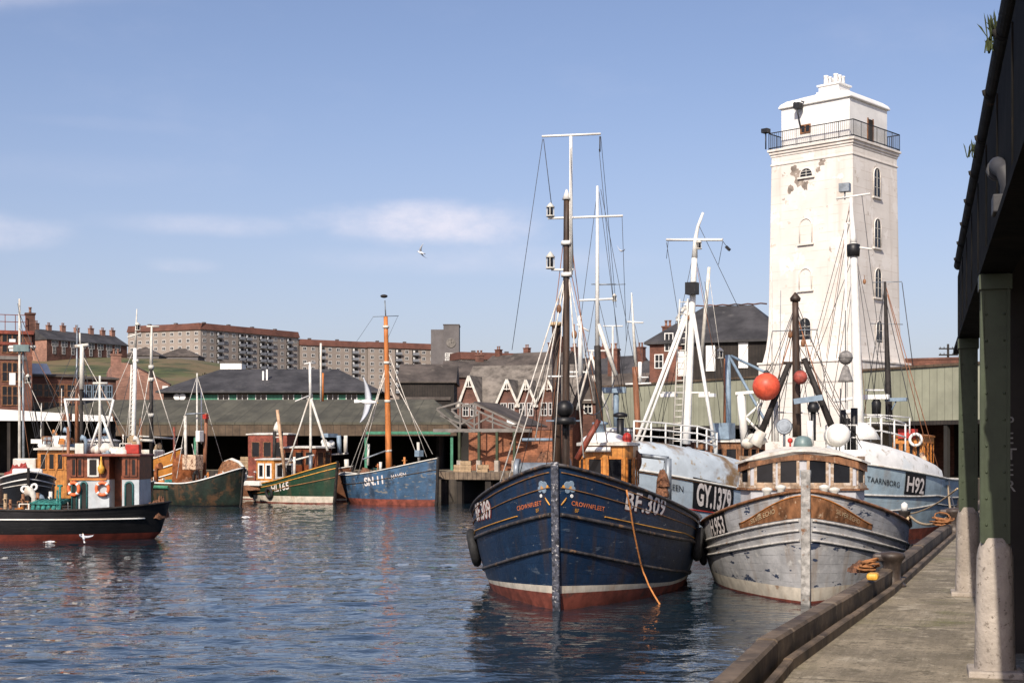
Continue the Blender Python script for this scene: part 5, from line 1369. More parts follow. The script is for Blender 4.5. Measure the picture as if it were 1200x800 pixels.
# dayshape ball and cone
q = gr.world(gr.at(991, 419, 8.8)); t = thing('day_shape', 'grey ball and cone signal shapes hanging in a line beside the white trawler mast', 'signal shape', q, 0)
mb = MB(); mb.ball((0, 0, 0), .24, 16, 10); mb.torus((0, 0, 0), .245, .012, None, 20, 5); mb.build('ball', 'shapegrey', t)
dz = (447 - 419) / F * 48.3
MB().lathe([(.26, -dz), (.24, -dz + .06), (.1, -dz + .5), (.03, -dz + .56)], (0, 0, 0), 14).build('cone', 'shapegrey', t)
MB().tube([(0, 0, 1.6), (0, 0, -1.5)], .015, 5).build('line', 'wire', t)
# stern light lamp on the port quarter rail
q = gr.pt(.3, gr.sheer(.3), -1) + Vector((0, .1, 0)); mb = MB(); mb.cur = 1; mb.lathe([(.2, 0), (.18, .35), (.22, .4)], q, 10); mb.cur = 0; mb.lathe([(.11, .4), (.1, .6), (.02, .66)], q, 10); mb.build('mooring_post', ['white', 'tar'], gr.root)
mb = MB(); tqq = [gr.pt(.27, gr.sheer(.27) + .02, -1, .02), gr.pt(.3, gr.sheer(.3) + .22, -1, .04), gr.pt(.34, gr.sheer(.34) + .05, -1, .05)]; mb.tube(tqq, .05, 6); mb.build('rope_turns', 'rope', gr.root)
q = gr.world(gr.pt(.34, .95, -1, .14)); q2 = gr.world(gr.pt(.34, .95, -1, 1.14)); tyre(q, q2 - q, .45, 'black tyre fender between the grey boat and the quay', .14)
q = gr.world(gr.pt(.36, 1.0, 1, .14)); q2 = gr.world(gr.pt(.36, 1.0, 1, 1.14)); tyre(q, q2 - q, .42, 'black tyre fender on the grey boat side facing the navy boat', .13)
q = gr.world(gr.pt(.45, 1.0, 1, .14)); q2 = gr.world(gr.pt(.45, 1.0, 1, 1.14)); tyre(q, q2 - q, .42, 'second tyre fender further aft on the grey boat side facing the navy boat', .13)

# ---- GY.1379
gy = Boat('trawler', 'pale blue-white steel trawler GY.1379 with rounded whaleback bow and white tripod mast', 742, 60, 30, 19, 6.4, 3.55, 2.2, 2.6, rake=1.4, over=.8, e=(.5, .42), m=(1.0, 1.4))
gy.hull(['anti', 'h_pale', 'h_pale'], .3, .5, cap='whitew')
def whaleback(b, t1, zt0, zt1, m, name='whaleback', tn=24):
    """rounded shelter deck over the bow: an arch from side to side, falling away aft"""
    mb = MB(); k = 12; vs = []
    for i in range(tn + 1):
        t = .0 + t1 * i / tn; z = b.sheer(t) + .02; L_ = b.pt(t, z - .02, 1); w = abs(L_.y) + .02; hh = max(.15, zt0 + (zt1 - zt0) * (i / tn) ** 1.6 - z) * min(1, (w / 1.0)) ** .7
        for j in range(k + 1):
            a = math.pi * j / k; vs.append((L_.x, w * math.copysign(abs(math.cos(a)) ** .8, math.cos(a)), z + hh * math.sin(a) ** .75))
    n = k + 1; mb.add(vs, [(i * n + j, i * n + j + 1, (i + 1) * n + j + 1, (i + 1) * n + j) for i in range(tn) for j in range(k)], True)
    mb.add(vs[tn * n:], [tuple(range(n))], False)
    return mb.build(name, m, b.root)
whaleback(gy, .43, 4.75, 4.0, 'gywhale')
gy.lettering('registration_number', 'GY.1379', -1, 3.72, .98, .92, 'lwhite', .03, .05, board='lblack', wscale=.5, off=.03)
gy.lettering('name_lettering', 'AILEEN', -1, 1.9, .55, .26, 'lblack', .02, .0, off=.03)
gy.strake('red_line', 1.35, 1.12, 'red', .04, t1=.8); gy.strake('plate_seam', 1.85, 1.6, 'goldbrown', .02, t1=.8); gy.strake('plate_seam', 2.5, 2.2, 'goldbrown', .02, t1=.8); gy.strake('knuckle_line', .05, .05, 'goldbrown', .03, t1=.42)
xm = 7.0
zt_ = gy.at(810, 300, xm)
a, b = gy.mast(xm, 804, 520, 814, 298, .2, 'white', .13)
gy.rod('mast_leg', gy.at(742, 527, xm - 2.2), gy.at(809, 352, xm), .085, 'white'); gy.rod('mast_leg', gy.at(748, 527, xm - 2.2), gy.at(811, 356, xm), .06, 'white'); gy.rod('mast_leg', gy.at(839, 531, xm - .6), gy.at(812, 365, xm), .085, 'white')
gy.yard(xm, (781, 281), (847, 281), .07); 
MB().tube([gy.at(814, 302, xm), gy.at(815, 280, xm), gy.at(818, 265, xm), gy.at(824, 249, xm)], [.15, .1, .08, .06], 8).build('topmast', 'white', gy.root)
gy.rod('boom', gy.at(822, 420, xm + .5), gy.at(831, 313, xm + .5), .1, 'whitew', .08); gy.rod('boom', gy.at(806, 375, xm), gy.at(793, 375, xm), .1, 'white'); gy.rod('brace', gy.at(793, 374, xm), gy.at(808, 352, xm), .09, 'white')
mb = MB(); q = gy.at(811, 338, xm - .3); mb.box(q, (.5, .5, .55)); mb.build('mast_lamp', 'black', gy.root); gy.lamp(gy.at(819, 292, xm - .2), .4, .15)
for py0 in (505,):
    mb = MB()
    for dx in (0, .4):
        pa, pb = gy.at(798, 520, xm - .3) + Vector((0, dx, 0)), gy.at(806, 350, xm - .3) + Vector((0, dx, 0)); mb.tube([pa, pb], .035, 5)
    for i in range(24):
        pa, pb = gy.at(798, 520, xm - .3), gy.at(806, 350, xm - .3); q = pa.lerp(pb, (i + .5) / 24); mb.tube([q, q + Vector((0, .4, 0))], .025, 5)
    mb.build('ladder', 'whitew', gy.root)
gy.rod('floodlight_bar', gy.at(776, 460, xm), gy.at(832, 460, xm), .04, 'white')
for px in (784, 829): MB().box(gy.at(px, 463, xm), (.3, .75, .16)).build('floodlight', 'white', gy.root)
for pa, pb in (((783, 283), (781, 303)), ((846, 281), (853, 291)), ((781, 284), (803, 420)), ((812, 300), (770, 500)), ((815, 300), (850, 460)), ((826, 330), (845, 500)), ((818, 262), (865, 360)), ((847, 283), (842, 310))): gy.wire(gy.at(*pa, xm), gy.at(*pb, xm + .8), .013, 'wire')
MB().box(gy.at(853, 291, xm), (.15, .25, .12), Matrix.Rotation(R(45), 3, 'X')).build('pulley_block', 'black', gy.root)
rz_ = lambda px, x: gy.at(px, 523, x)
gy.rail([gy.at(743, 519, 1.0), gy.at(763, 520, 2.2), gy.at(780, 521, 3.2), gy.at(798, 523, 4.2), gy.at(817, 524, 5.2), gy.at(828, 527, 5.8), gy.at(840, 531, 6.4)], .95, 'white', .04, 3)
a1 = gy.at(840, 545, 11.5); a2 = gy.at(868, 545, 11.5)
gy.cabin([(11.5, a2.y), (11.5, a1.y + 1.2), (15, a1.y + 1.2), (15, a2.y)], 1.6, gy.at(855, 518, 11.5).z, 'brownwood', 'whitew', [(0, 3, .2), (3, 3, .3)], (.62, .9), 'brownwood', .15, .08, .1)
mb = MB(); q = gy.at(847, 505, 12); mb.box(q, (.8, 1.0, .8)); mb.build('deck_box', 'bluegrey', gy.root)
gy.rod('gallows_post', gy.at(854, 512, 12.5), gy.at(853, 416, 12.5), .14, 'bluegrey'); gy.rod('gallows_post', gy.at(849, 515, 12.5), gy.at(850, 420, 12.5), .08, 'brownmast')
gy.rod('derrick_boom', gy.at(855, 418, 12.5), gy.at(896, 492, 11.0), .07, 'bluegrey'); gy.rod('derrick_boom', gy.at(857, 417, 12.5), gy.at(905, 440, 11.0), .07, 'bluegrey'); gy.lamp(gy.at(844, 420, 12.5), .5, .18)
gy.rod('white_post', gy.at(873, 530, 13.0), gy.at(871, 465, 13.0), .12, 'white')
mb = MB()
for i in range(40):
    q = gy.at(869 + random.uniform(-4, 4), random.uniform(572, 592), 7.6); mb.ball(q, random.uniform(.08, .17), 7, 5)
mb.build('rusty_chain', 'chain', gy.root)
gy.rod('white_bar', gy.at(840, 605, 6.4), gy.at(845, 625, 6.4), .12, 'white')
gy.wire(gy.at(745, 527, 1), gy.at(790, 590, 3.6), .014); gy.wire(gy.at(752, 519, 1), gy.at(872, 545, 7.8), .014, 'wire', drop=.3)

# ---- H 92
h9 = Boat('trawler', 'grey-blue steel trawler H92 with white whaleback, tall white mast and red lower hull', 995, 66, 27, 17, 6.2, 3.75, 2.75, 2.7, rake=1.3, over=.8, tm=.7, e=(.5, .42), m=(1.0, 1.4))
h9.hull(['anti', 'anti', 'h_palegrey'], .3, .55, cap='whitew')
whaleback(h9, .41, 4.85, 3.95, 'h9whale')
h9.lettering('registration_number', 'H92', -1, 3.9, .92, .72, 'lwhite', .0, .03, board='lblack', wscale=.95, off=.03)
h9.lettering('name_lettering', 'TAARNBORG', -1, 1.2, .75, .26, 'lblack', .03, .0, off=.03)
h9.strake('rubbing_strake', 1.45, .9, 'strake_g', .07, t1=.9); h9.strake('rubbing_strake', 2.3, 1.3, 'strake_g', .05, t1=.9)
xm = 2.2
a, b = h9.mast(xm, 1006, 500, 1000, 285, .27, 'white', .17)
a, b = h9.mast(xm, 1000, 285, 997, 232, .16, 'white', .08, 'topmast')
MB().lathe([(.3, -.3), (.32, 0), (.32, .25), (.2, .3)], h9.at(1000, 293, xm), 12).build('mast_band', 'black', h9.root)
h9.rod('side_pole', h9.at(992, 500, xm), h9.at(991, 262, xm), .07, 'white'); h9.yard(xm, (980, 233), (1020, 227), .05); h9.yard(xm, (999, 289), (1022, 292), .05); h9.yard(xm, (990, 262), (1000, 262), .05); 
mb = MB(); mb.box(h9.at(990, 220, xm), (.4, .5, .4)); mb.tube([h9.at(990, 224, xm), h9.at(990, 234, xm)], .04, 5); mb.build('radar_reflector', 'steel', h9.root)
MB().lathe([(1.1, -.4), (.8, .1), (.5, .35), (.4, .4)], h9.at(1005, 505, xm), 16).build('mast_step', 'white', h9.root)
h9.yard(xm, (978, 470), (1004, 466), .09, 'white', 'cross_bar'); h9.yard(xm, (985, 483), (1004, 482), .12, 'white', 'cross_bar')
h9.rail([h9.at(1004, 524, 2), h9.at(1020, 521, 3), h9.at(1033, 521, 4), h9.at(1048, 524, 5), h9.at(1061, 528, 5.8)], 1.35, 'white', .045, 2)
h9.rail([h9.at(1004, 505, 4.4), h9.at(1032, 505, 5), h9.at(1066, 508, 6.5)], .8, 'white', .04, 2)
h9.mast(9.6, 1042, 492, 1037, 330, .19, 'tar', .07, 'mizzen_mast')
mb = MB(); q = h9.at(1027, 465, 8.5); mb.cur = 0; mb.box(q, (.4, 1.3, .24)); mb.cur = 1; mb.lathe([(.22, -1.0), (.25, -.3), (.14, -.1)], q, 10); mb.build('radar_scanner', ['white', 'black'], h9.root)
mb = MB(); mb.box(h9.at(1050, 468, 8.9), (.3, 1.1, .18)); mb.tube([h9.at(1050, 470, 8.9), h9.at(1045, 480, 8.9)], .04, 5); mb.build('radar_arm', 'bluegrey', h9.root)
h9.yard(8.5, (1014, 457), (1036, 457), .05)
h9.yard(9.6, (1022, 331), (1057, 330), .025, 'steel'); h9.yard(9.6, (1020, 379), (1058, 380), .025, 'steel')
for pa, pb in (((1038, 335), (1100, 550)), ((1040, 345), (1090, 540)), ((1037, 335), (1010, 500)), ((1057, 331), (1070, 430)), ((1038, 350), (1076, 520)), ((1036, 340), (1024, 460))): h9.wire(h9.at(*pa, 9.6), h9.at(*pb, 9.2), .022, 'brownmast' if pb[0] > 1080 else 'wire')
for pa, pb in (((998, 240), (960, 480)), ((1000, 300), (955, 420)), ((1003, 300), (1030, 500)), ((997, 240), (925, 510)), ((1010, 229), (1045, 520)), ((999, 260), (980, 420)), ((1001, 310), (975, 470))): h9.wire(h9.at(*pa, xm), h9.at(*pb, xm), .016, 'wire')
A = h9.at(1046, 530, 11); B_ = h9.at(1082, 530, 11)
h9.cabin([(11, B_.y), (11, A.y), (14, A.y), (14, B_.y)], 1.0, h9.at(1060, 512, 11).z, 'varnish2', 'varnish', [(0, 4, .15), (3, 3, .3)], (.66, .92), 'varnish', .1, .1, .08)
mb = MB(); q = h9.at(1064, 508, 11.2); mb.box(q, (.7, .9, .5)); mb.build('red_box', 'red', h9.root); mb = MB(); mb.torus(h9.at(1073, 515, 10.7), .3, .08, rotd((-1, 0, 0))); mb.build('white_ring', 'white', h9.root)
mb = MB()
for k in range(5):
    q0 = h9.at(1080 + 4 * k, 532 + 9 * k, 9.6); q1 = h9.at(1084 + 4 * k, 541 + 9 * k, 9.2); mb.tube([q0, q1], .1 if k % 2 else .14, 7)
mb.build('trawl_chain', 'rustwhite', h9.root)
for px in (1099, 1105): h9.rod('white_bar', h9.at(px, 566, 8.4), h9.at(px + 1, 590, 8.4), .13, 'white')
h9.rod('small_flag_post', h9.at(1089, 583, 7.6), h9.at(1089, 572, 7.6), .05, 'white')
MB().ball(h9.at(1020, 540, 3.5), (.2, .3, .3)).build('red_float', 'red', h9.root)
h9.wire(h9.at(1016, 543, 1.0), h9.at(1070, 575, 6.4), .015)

# ---- boats half hidden behind the big ones
def hidden(label, px, D, beta, L, B, hb, hmat, masts, cab=None, extra=None, name='fishing_boat'):
    b = Boat(name, label, px, D, beta, L, B, hb, hb * .6, hb * .72, rake=.4)
    b.hull(['anti', 'boot', hmat], .1, .28, cap='whitew')
    b.stem('stem_b', .2, hb + .2)
    return b
mm = hidden('boat hidden behind the navy blue boat, its dark mast white topped', 690, 68, 9, 14, 4.8, 3.0, 'h_brown', None)
xm = 3.5
mm.mast(xm, 704, 540, 700, 405, .2, 'tar', .17); mm.rod('topmast', mm.at(700, 405, xm), mm.at(700, 218, xm), .12, 'white', .06)
mm.yard(xm, (679, 352), (721, 350), .06); mm.yard(xm, (693, 333), (722, 333), .03, 'steel'); mm.rod('aerial', mm.at(733, 333, xm), mm.at(701, 334, xm), .02, 'steel')
mm.lamp(mm.at(720, 353, xm), .35, .13)
mm.rod('white_post', mm.at(680, 440, xm + 3), mm.at(680, 370, xm + 3), .14, 'white', .1); mm.yard(xm + 3, (676, 380), (690, 388), .05); mm.yard(xm + 3, (665, 436), (690, 436), .06)
mm.rod('mast_leg', mm.at(701, 380, xm), mm.at(722, 440, xm), .11, 'whitew'); mm.rod('mast_leg', mm.at(695, 440, xm), mm.at(712, 480, xm), .08, 'whitew'); mm.rod('mast_leg', mm.at(694, 412, xm), mm.at(676, 480, xm), .06, 'whitew')
mm.rod('mast_leg', mm.at(693, 415, xm), mm.at(716, 500, xm), .06, 'whitew')
mm.yard(xm, (688, 411), (710, 411), .05)
mb = MB(); mb.box(mm.at(719, 457, 6), (.5, 1.3, .3)); mb.tube([mm.at(722, 458, 6), mm.at(722, 500, 6)], .14, 8); mb.build('radar_scanner', 'bluegrey', mm.root)
for pa, pb in (((700, 225), (664, 500)), ((702, 225), (738, 500)), ((700, 345), (742, 520)), ((699, 340), (672, 500)), ((704, 222), (752, 470))): mm.wire(mm.at(*pa, xm), mm.at(*pb, xm + 1), .014, 'wire')
A = mm.at(700, 530, 8); B_ = mm.at(738, 530, 8)
mm.cabin([(8, B_.y), (8, A.y), (11, A.y), (11, B_.y)], 1.0, mm.at(715, 505, 8).z, 'whitew', 'white', [(0, 3, .15), (3, 3, .3)], (.6, .9), 'white', .15)
nn = hidden('fishing boat out of sight behind the pale trawler with a brown mast carrying white crosstrees', 738, 86, 15, 12, 4.4, 2.6, 'h_brown', None)
xm = 3
nn.mast(xm, 748, 510, 744, 430, .2, 'brownmast', .18); nn.rod('topmast', nn.at(745, 432, xm), nn.at(740, 343, xm), .12, 'whitew', .04)
nn.yard(xm, (735, 377), (754, 378), .06); nn.yard(xm, (733, 450), (763, 449), .07); nn.rod('lamp_post', nn.at(750, 448, xm), nn.at(750, 424, xm), .12, 'white'); nn.yard(xm, (745, 442), (760, 442), .05)
nn.rod('thin_aerial', nn.at(718, 480, 6), nn.at(718, 382, 6), .06, 'whitew'); nn.yard(6, (707, 382), (730, 382), .05)
for pa, pb in (((741, 345), (724, 480)), ((744, 380), (770, 500)), ((742, 378), (750, 440))): nn.wire(nn.at(*pa, xm), nn.at(*pb, xm), .014)
nn.cabin([(7, -1.3), (7, 1.3), (9.5, 1.3), (9.5, -1.3)], .9, 3.6, 'whitew', 'white', [(0, 3, .15)], (.6, .9), 'brownwood')

# ---- more running rigging, blocks and clutter
random.seed(11)
for b_, x_, lst in ((bf, 2.7, (((664, 240), (700, 520)), ((663, 260), (632, 520)), ((665, 325), (640, 548)), ((668, 170), (672, 316)), ((663, 330), (604, 577)), ((665, 300), (712, 518)))),
                    (gy, 7.0, (((812, 345), (770, 520)), ((808, 380), (800, 500)), ((814, 300), (838, 420)), ((830, 316), (846, 430)), ((792, 376), (775, 500)))),
                    (h9, 2.2, (((1003, 300), (1046, 500)), ((999, 250), (940, 470)), ((1001, 310), (1016, 500)), ((996, 236), (968, 420)), ((1000, 320), (985, 470)))),
                    (gr, 8.9, (((932, 360), (880, 512)), ((934, 365), (1008, 518)), ((931, 372), (915, 510)), ((905, 388), (888, 500)), ((957, 387), (975, 500)), ((936, 400), (952, 515))))):
    for pa, pb in lst: b_.wire(b_.at(*pa, x_), b_.at(*pb, x_ + .3), .012, random.choice(['wire', 'wire', 'wirel', 'brownmast']))
for b_, px, py, x_ in ((bf, 655, 362, 2.6), (bf, 673, 392, 2.6), (mm, 695, 420, 3.5), (gy, 806, 372, 6.8), (h9, 1013, 330, 2.2), (gr, 926, 392, 8.7), (gr, 941, 402, 8.7)):
    m_ = MB(); q = b_.at(px, py, x_); m_.ball(q, (.05, .08, .13), 10, 7); m_.tube([q, q + Vector((0, 0, .3))], .015, 5); m_.build('pulley_block', 'brownwood', b_.root)
# ================================================================== boats on the far left side
M['redbottom'] = mat('red_brown_boot', (.13, .025, .015), .6, .25, 2, .1)
M['palehouse'] = mat('pale_grey_deckhouse', (.46, .50, .52), .5, .1, 2, .06, streak=((.3, .24, .2), .4, 2))
M['tealdark'] = mat('dark_teal_door', (.03, .11, .11), .5, .2, 3, .05)
M['rusto'] = mat('rust_orange_sheet', (.32, .11, .04), .8, .3, 2, .15)
M['rednet'] = mat('red_net', (.3, .05, .04), .95, .4, 8, .6)
M['brownpale'] = mat('pale_brown_spar', (.5, .32, .2), .55, .2, 2, .1)
# ---- black boat in front
bk = Boat('fishing_boat', 'black hulled fishing boat with white line, red-brown wheelhouse and two lifebuoys, at left edge', -215, 70, 90, 17.4, 5.2, 2.5, 1.42, 1.75, over=.55, tm=.7, es=(.45, .34), ms=(1.0, 1.7))
bk.hull(['redbottom', 'h_black', 'h_black'], .3, .36, cap='tar', bul=.55)
bk.strake('white_line', 1.02, 1.02, 'white', .07, t0=.02, t1=.955, z=True, flat=.6, off=.03)
XW = lambda px: (px - CX) / F * 68.85 - bk.bx       # local x from photo column on the near side of the deckhouse
yn = -1.15
def deckhouse(b):
    x0, x1, xd0, xd1 = XW(79), XW(163), XW(128), XW(142); zb, zl = .95, EYE + (HZ - 562) / F * 68; zt = EYE + (HZ - 535) / F * 68
    # rounded grey lower front
    n = 8; pl = [(xd0, yn), ] + [(x0 + .75 - .75 * math.sin(math.pi / 2 * i / n), yn + .75 - .75 * math.cos(math.pi / 2 * i / n)) for i in range(n + 1)] + [(x0, 1.1), (xd0, 1.1)]
    w = MB().prism([(x, y, zb) for x, y in pl], (0, 0, zl - zb)).build('lower_house', 'palehouse', b.root)
    MB().prism([(XW(143), yn, zb), (x1, yn, zb), (x1, 1.1, zb), (XW(143), 1.1, zb)], (0, 0, zl - zb)).build('lower_house', 'palehouse', b.root)
    up = MB(); up.bb(x0 - .02, xd0, yn - .02, 1.12, zl + .003, zt); up.bb(XW(143), x1 + .02, yn - .02, 1.12, zl + .003, zt); up.bb(xd0 - .05, XW(143) + .05, -.2, 1.0, zb, zt)
    u = up.build('wheelhouse', 'teak', b.root)
    r = MB(); r.bb(x0 - .2, x1 + .12, yn - .25, 1.4, zt + .003, zt + .14); r.build('roof', 'redbrown', u, bevel=.04)
    for a, c in ((84, 90), (91, 97), (104, 115), (146, 151), (154, 160)):
        m_ = MB(); m_.cur = 1; m_.bb(XW(a), XW(c), yn - .05, yn - .01, zl + .2, zt - .12); m_.cur = 0
        for xx in (XW(a), XW(c)): m_.bb(xx - .05, xx + .05, yn - .075, yn - .005, zl + .14, zt - .06)
        for zz in (zl + .17, zt - .1): m_.bb(XW(a) + .05, XW(c) - .05, yn - .073, yn - .006, zz - .04, zz + .04)
        m_.build('window', ['teak' if a != 104 else 'whitew', 'glass'], u)
    for a, c in ((84.5, 90), (95, 102), (147, 156)):      # arched doors
        xa, xc = XW(a), XW(c); m_ = MB(); k = 8; xm_ = (xa + xc) / 2; rr = (xc - xa) / 2; zt2 = zl - .12 - rr
        pts = [(xa, yn - .03, zb + .1), (xc, yn - .03, zb + .1)] + [(xm_ + rr * math.cos(math.pi * i / k), yn - .03, zt2 + rr * math.sin(math.pi * i / k)) for i in range(k + 1)]
        m_.cur = 1; m_.prism(pts, (0, .06, 0)); m_.cur = 0; m_.tube([pts[0]] + pts[::-1][:-1], .05, 6); m_.build('arched_door', ['tealdark', 'dark'], b.root)
    m_ = MB(); m_.bb(x0 + .1, XW(125), yn - .05, yn, zl - .04, zl + .06); m_.build('trim_rail', 'varnish', u)
    MB().bb(XW(146), XW(162), yn + .1, yn + .6, zt + .15, zt + .6).build('red_box', 'red', b.root, bevel=.03)
    q = Vector((XW(120), yn - .2, EYE + (HZ - 549) / F * 68)); m_ = MB(); m_.lathe([(.04, -.28), (.12, -.22), (.17, -.06), (.17, .06), (.07, .2), (.04, .45), (.03, .7)], q, 12); m_.build('yellow_lamp', 'yellow', b.root)
    return zl, zt
zl, zt = deckhouse(bk)
for px, l in ((87, 'orange lifebuoy at the forward corner of the black boat wheelhouse'), (121, 'orange lifebuoy beside the doorway of the black boat wheelhouse')):
    q = bk.world((XW(px), yn - .13 if px > 100 else yn - .08, EYE + (HZ - 573) / F * 68)); lifebuoy(q, (0 if px > 100 else -.35, -1, 0), .38, l, .085)
# deck clutter and roof gear
mb = MB()
mound(mb, (XW(174), -.1, .95), .5, .55, .85, 1); mound(mb, (XW(181), .2, 1.0), .34, .4, .95, 2)
mb.build('heaped_net', 'net', bk.root)
mb = MB()
mound(mb, (XW(93), -1.35, .98), .5, .35, .38, 4)
mb.build('heaped_net', 'net', bk.root)
mb = MB()
for i in range(6): mb.tube([(XW(40 + 6 * i), -1.6, 1.0), (XW(42 + 6 * i), -1.4, 1.75), (XW(44 + 6 * i), -.4, 1.85)], .12, 7)
mb.tube([(XW(38), -1.5, 1.75), (XW(75), -1.5, 1.7)], .07, 6); mb.build('net_drum', 'greennet', bk.root)
mb = MB(); mb.tube([(XW(73), -1.5, .9), (XW(73), -1.5, 2.65)], .06, 6); mb.tube([(XW(70), -1.5, 2.6), (XW(76), -1.5, 2.6)], .06, 6); mb.tube([(XW(69), -1.5, .9), (XW(70), -1.5, 2.4)], .05, 6); mb.build('green_davit', 'greennet', bk.root)
mb = MB()
for px, r in ((92, .3), (100, .36), (110, .3), (116, .4), (124, .28)): mb.ball((XW(px), -.3, zt + .14 + r * .6), (r * 1.2, r, r * .8))
mb.bb(XW(86), XW(96), -.9, -.3, zt + .15, zt + .65); mb.build('roof_gear', 'whitew', bk.root)
MB().bb(XW(128), XW(144), -.9, .2, zt + .14, zt + .38).build('roof_locker', 'white', bk.root, bevel=.04)
def bkp(px, py, y=-.3): 
    D = 70 + y if False else 69.4
    return Vector(((px - CX) / F * D - bk.bx, -0.6 * 0 + -.6 + .0, EYE + (HZ - py) / F * D))
# white gantry with legs on the roof
mb = MB()
for pa, pb in (((104, 530), (118, 490)), ((135, 530), (119, 486)), ((118, 530), (117, 470)), ((75, 468), (133, 468)), ((133, 468), (126, 500)), ((76, 468), (82, 505))): mb.tube([bkp(*pa), bkp(*pb)], .06, 7)
mb.build('gantry', 'white', bk.root)
a, b = bkp(117, 530), bkp(117, 440); bk.rod('mast', a, b, .09, 'whitew', .05); bk.rod('crosstree', bkp(109, 449), bkp(126, 449), .06, 'whitew')
a, b = bkp(96, 540), bkp(95, 455); bk.rod('dark_mast', a, b, .1, 'tar', .08); bk.rod('topmast', bkp(96, 456), bkp(96, 404), .13, 'whitew', .1); bk.rod('crosstree', bkp(88, 406), bkp(104, 404), .09, 'whitew'); bk.rod('aerial', bkp(94, 404), bkp(93.5, 390), .04, 'whitew')
for pa, pb in (((95, 410), (68, 520)), ((96, 410), (110, 490)), ((95, 415), (80, 500)), ((118, 470), (140, 540))): bk.wire(bkp(*pa), bkp(*pb), .02, 'wire')
a, b = bkp(80, 580), bkp(80, 500); bk.rod('derrick_boom', a, b, .08, 'brownmast')
# small dark coble with two white tyres lying behind, bow on
cb_ = Boat('small_boat', 'small black open boat with white trim and white fenders behind the black boat', 33, 73.5, -20, 6, 2.8, 3.2, 2.7, 2.7, rake=.5, zb=-.5)
cb_.hull(['h_black', 'h_black', 'h_black'], .1, .3, cap='white', bul=.3); cb_.stem('tar', .14, 3.4)
cb_.strake('white_line', .36, .3, 'white', .05, t1=.8); cb_.strake('white_line', .62, .5, 'whitew', .035, t1=.25)
MB().box((2.2, 0, 3.1), (1.8, 1.5, .5)).build('cuddy', 'white', cb_.root, bevel=.1)
for px, l in ((29, 'left one of two small white ring fenders on the small black boat bow'), (40, 'right one of two small white ring fenders on the small black boat bow')):
    q = P(px, 573 if px == 29 else 570.5, 72.5); tag(MB().torus((0, 0, 0), .15, .065, rotd((.35 if px == 29 else -.15, -1, .25)), 18, 8).build('ring_fender', 'white', None, q), l, 'fender', 'white ring fenders')

def side_boat(label, px_bow, D, beta, L, B, hb, hm, hs, hull, cap='whitew', za=.08, zbt=.26, anti='anti', boot='boot', name='fishing_boat', **k):
    b = Boat(name, label, px_bow, D, beta, L, B, hb, hm, hs, **k)
    b.hull([anti, boot, hull], za, zbt, cap=cap); b.stem('tar', .2, hb + .15); return b
# ---- boat with honey wooden wheelhouse, behind the black boat
wb = side_boat('fishing boat with a honey coloured wooden wheelhouse behind the black boat at the left', -190, 84, 84, 14, 4.8, 3.2, 2.2, 2.6, 'h_brown')
X = lambda px: (px - CX) / F * 82.5 - wb.bx
zz = lambda py, D=82.5: EYE + (HZ - py) / F * D
wb.cabin([(X(34), -1.6), (X(77), -1.6), (X(77), 1.2), (X(34), 1.2)], 1.5, zz(527), 'varnish2', 'whitew', [(0, 4, .18)], (.6, .92), 'varnish', .3, .1, .1)
MB().bb(X(4), X(31), -1.3, 1.0, 1.4, zz(537)).build('fore_cabin', 'whitew', wb.root, bevel=.08)
mb = MB(); mb.tube([(X(34), 0, zz(521)), (X(90), 0, zz(522))], .1, 7); mb.build('grey_boom', 'bluegrey', wb.root)
mb = MB(); mb.tube([(X(48), -.5, zz(518)), (X(66), -.5, zz(518))], .42, 12); mb.ball((X(40), -.4, zz(520)), .3); mb.ball((X(34), -.4, zz(521)), .25); mb.build('life_raft_canister', 'white', wb.root)
MB().bb(X(22), X(36), -.6, .2, zz(519), zz(514)).build('white_locker', 'white', wb.root)
mb = MB()
mound(mb, (X(14), -1.3, zz(567)), 1.0, .6, 1.1, 5)
mb.build('heaped_net', 'rednet', wb.root)
for px0, y0, px1, y1, r, m_ in ((5, 600, 5, 344, .1, 'whitew'), (10, 600, 9, 400, .09, 'steel'), (72, 530, 73, 375, .08, 'steel'), (73, 520, 72, 440, .14, 'brownmast')):
    wb.rod('mast', (X(px0), .2, zz(y0)), (X(px1), .2, zz(y1)), r, m_, r * .6)
wb.rod('crosstree', (X(-8), .2, zz(403)), (X(24), .2, zz(402)), .09, 'whitew'); MB().box((X(8), .1, zz(404)), (.9, .4, .4)).build('radar_housing', 'domegreen', wb.root)
wb.wire((X(5), .2, zz(380)), (X(33), .2, zz(530)), .02); wb.wire((X(72), .2, zz(450)), (X(92), .2, zz(525)), .02, 'wirel'); wb.wire((X(72), .2, zz(445)), (X(40), .2, zz(520)), .02, 'wirel')
wb.lamp((X(15), .2, zz(446)), .5, .22)
for pa, pb in (((4, 350), (30, 520)), ((72, 430), (50, 530)), ((73, 440), (100, 530)), ((10, 440), (28, 530)), ((73, 380), (120, 530)), ((5, 360), (70, 525)), ((75, 440), (60, 520))): wb.wire((X(pa[0]), 0, zz(pa[1])), (X(pb[0]), 0, zz(pb[1])), .022)
MB().box((X(62), 0, zz(487)), (.5, .4, .4)).build('pulley_block', 'brownmast', wb.root)
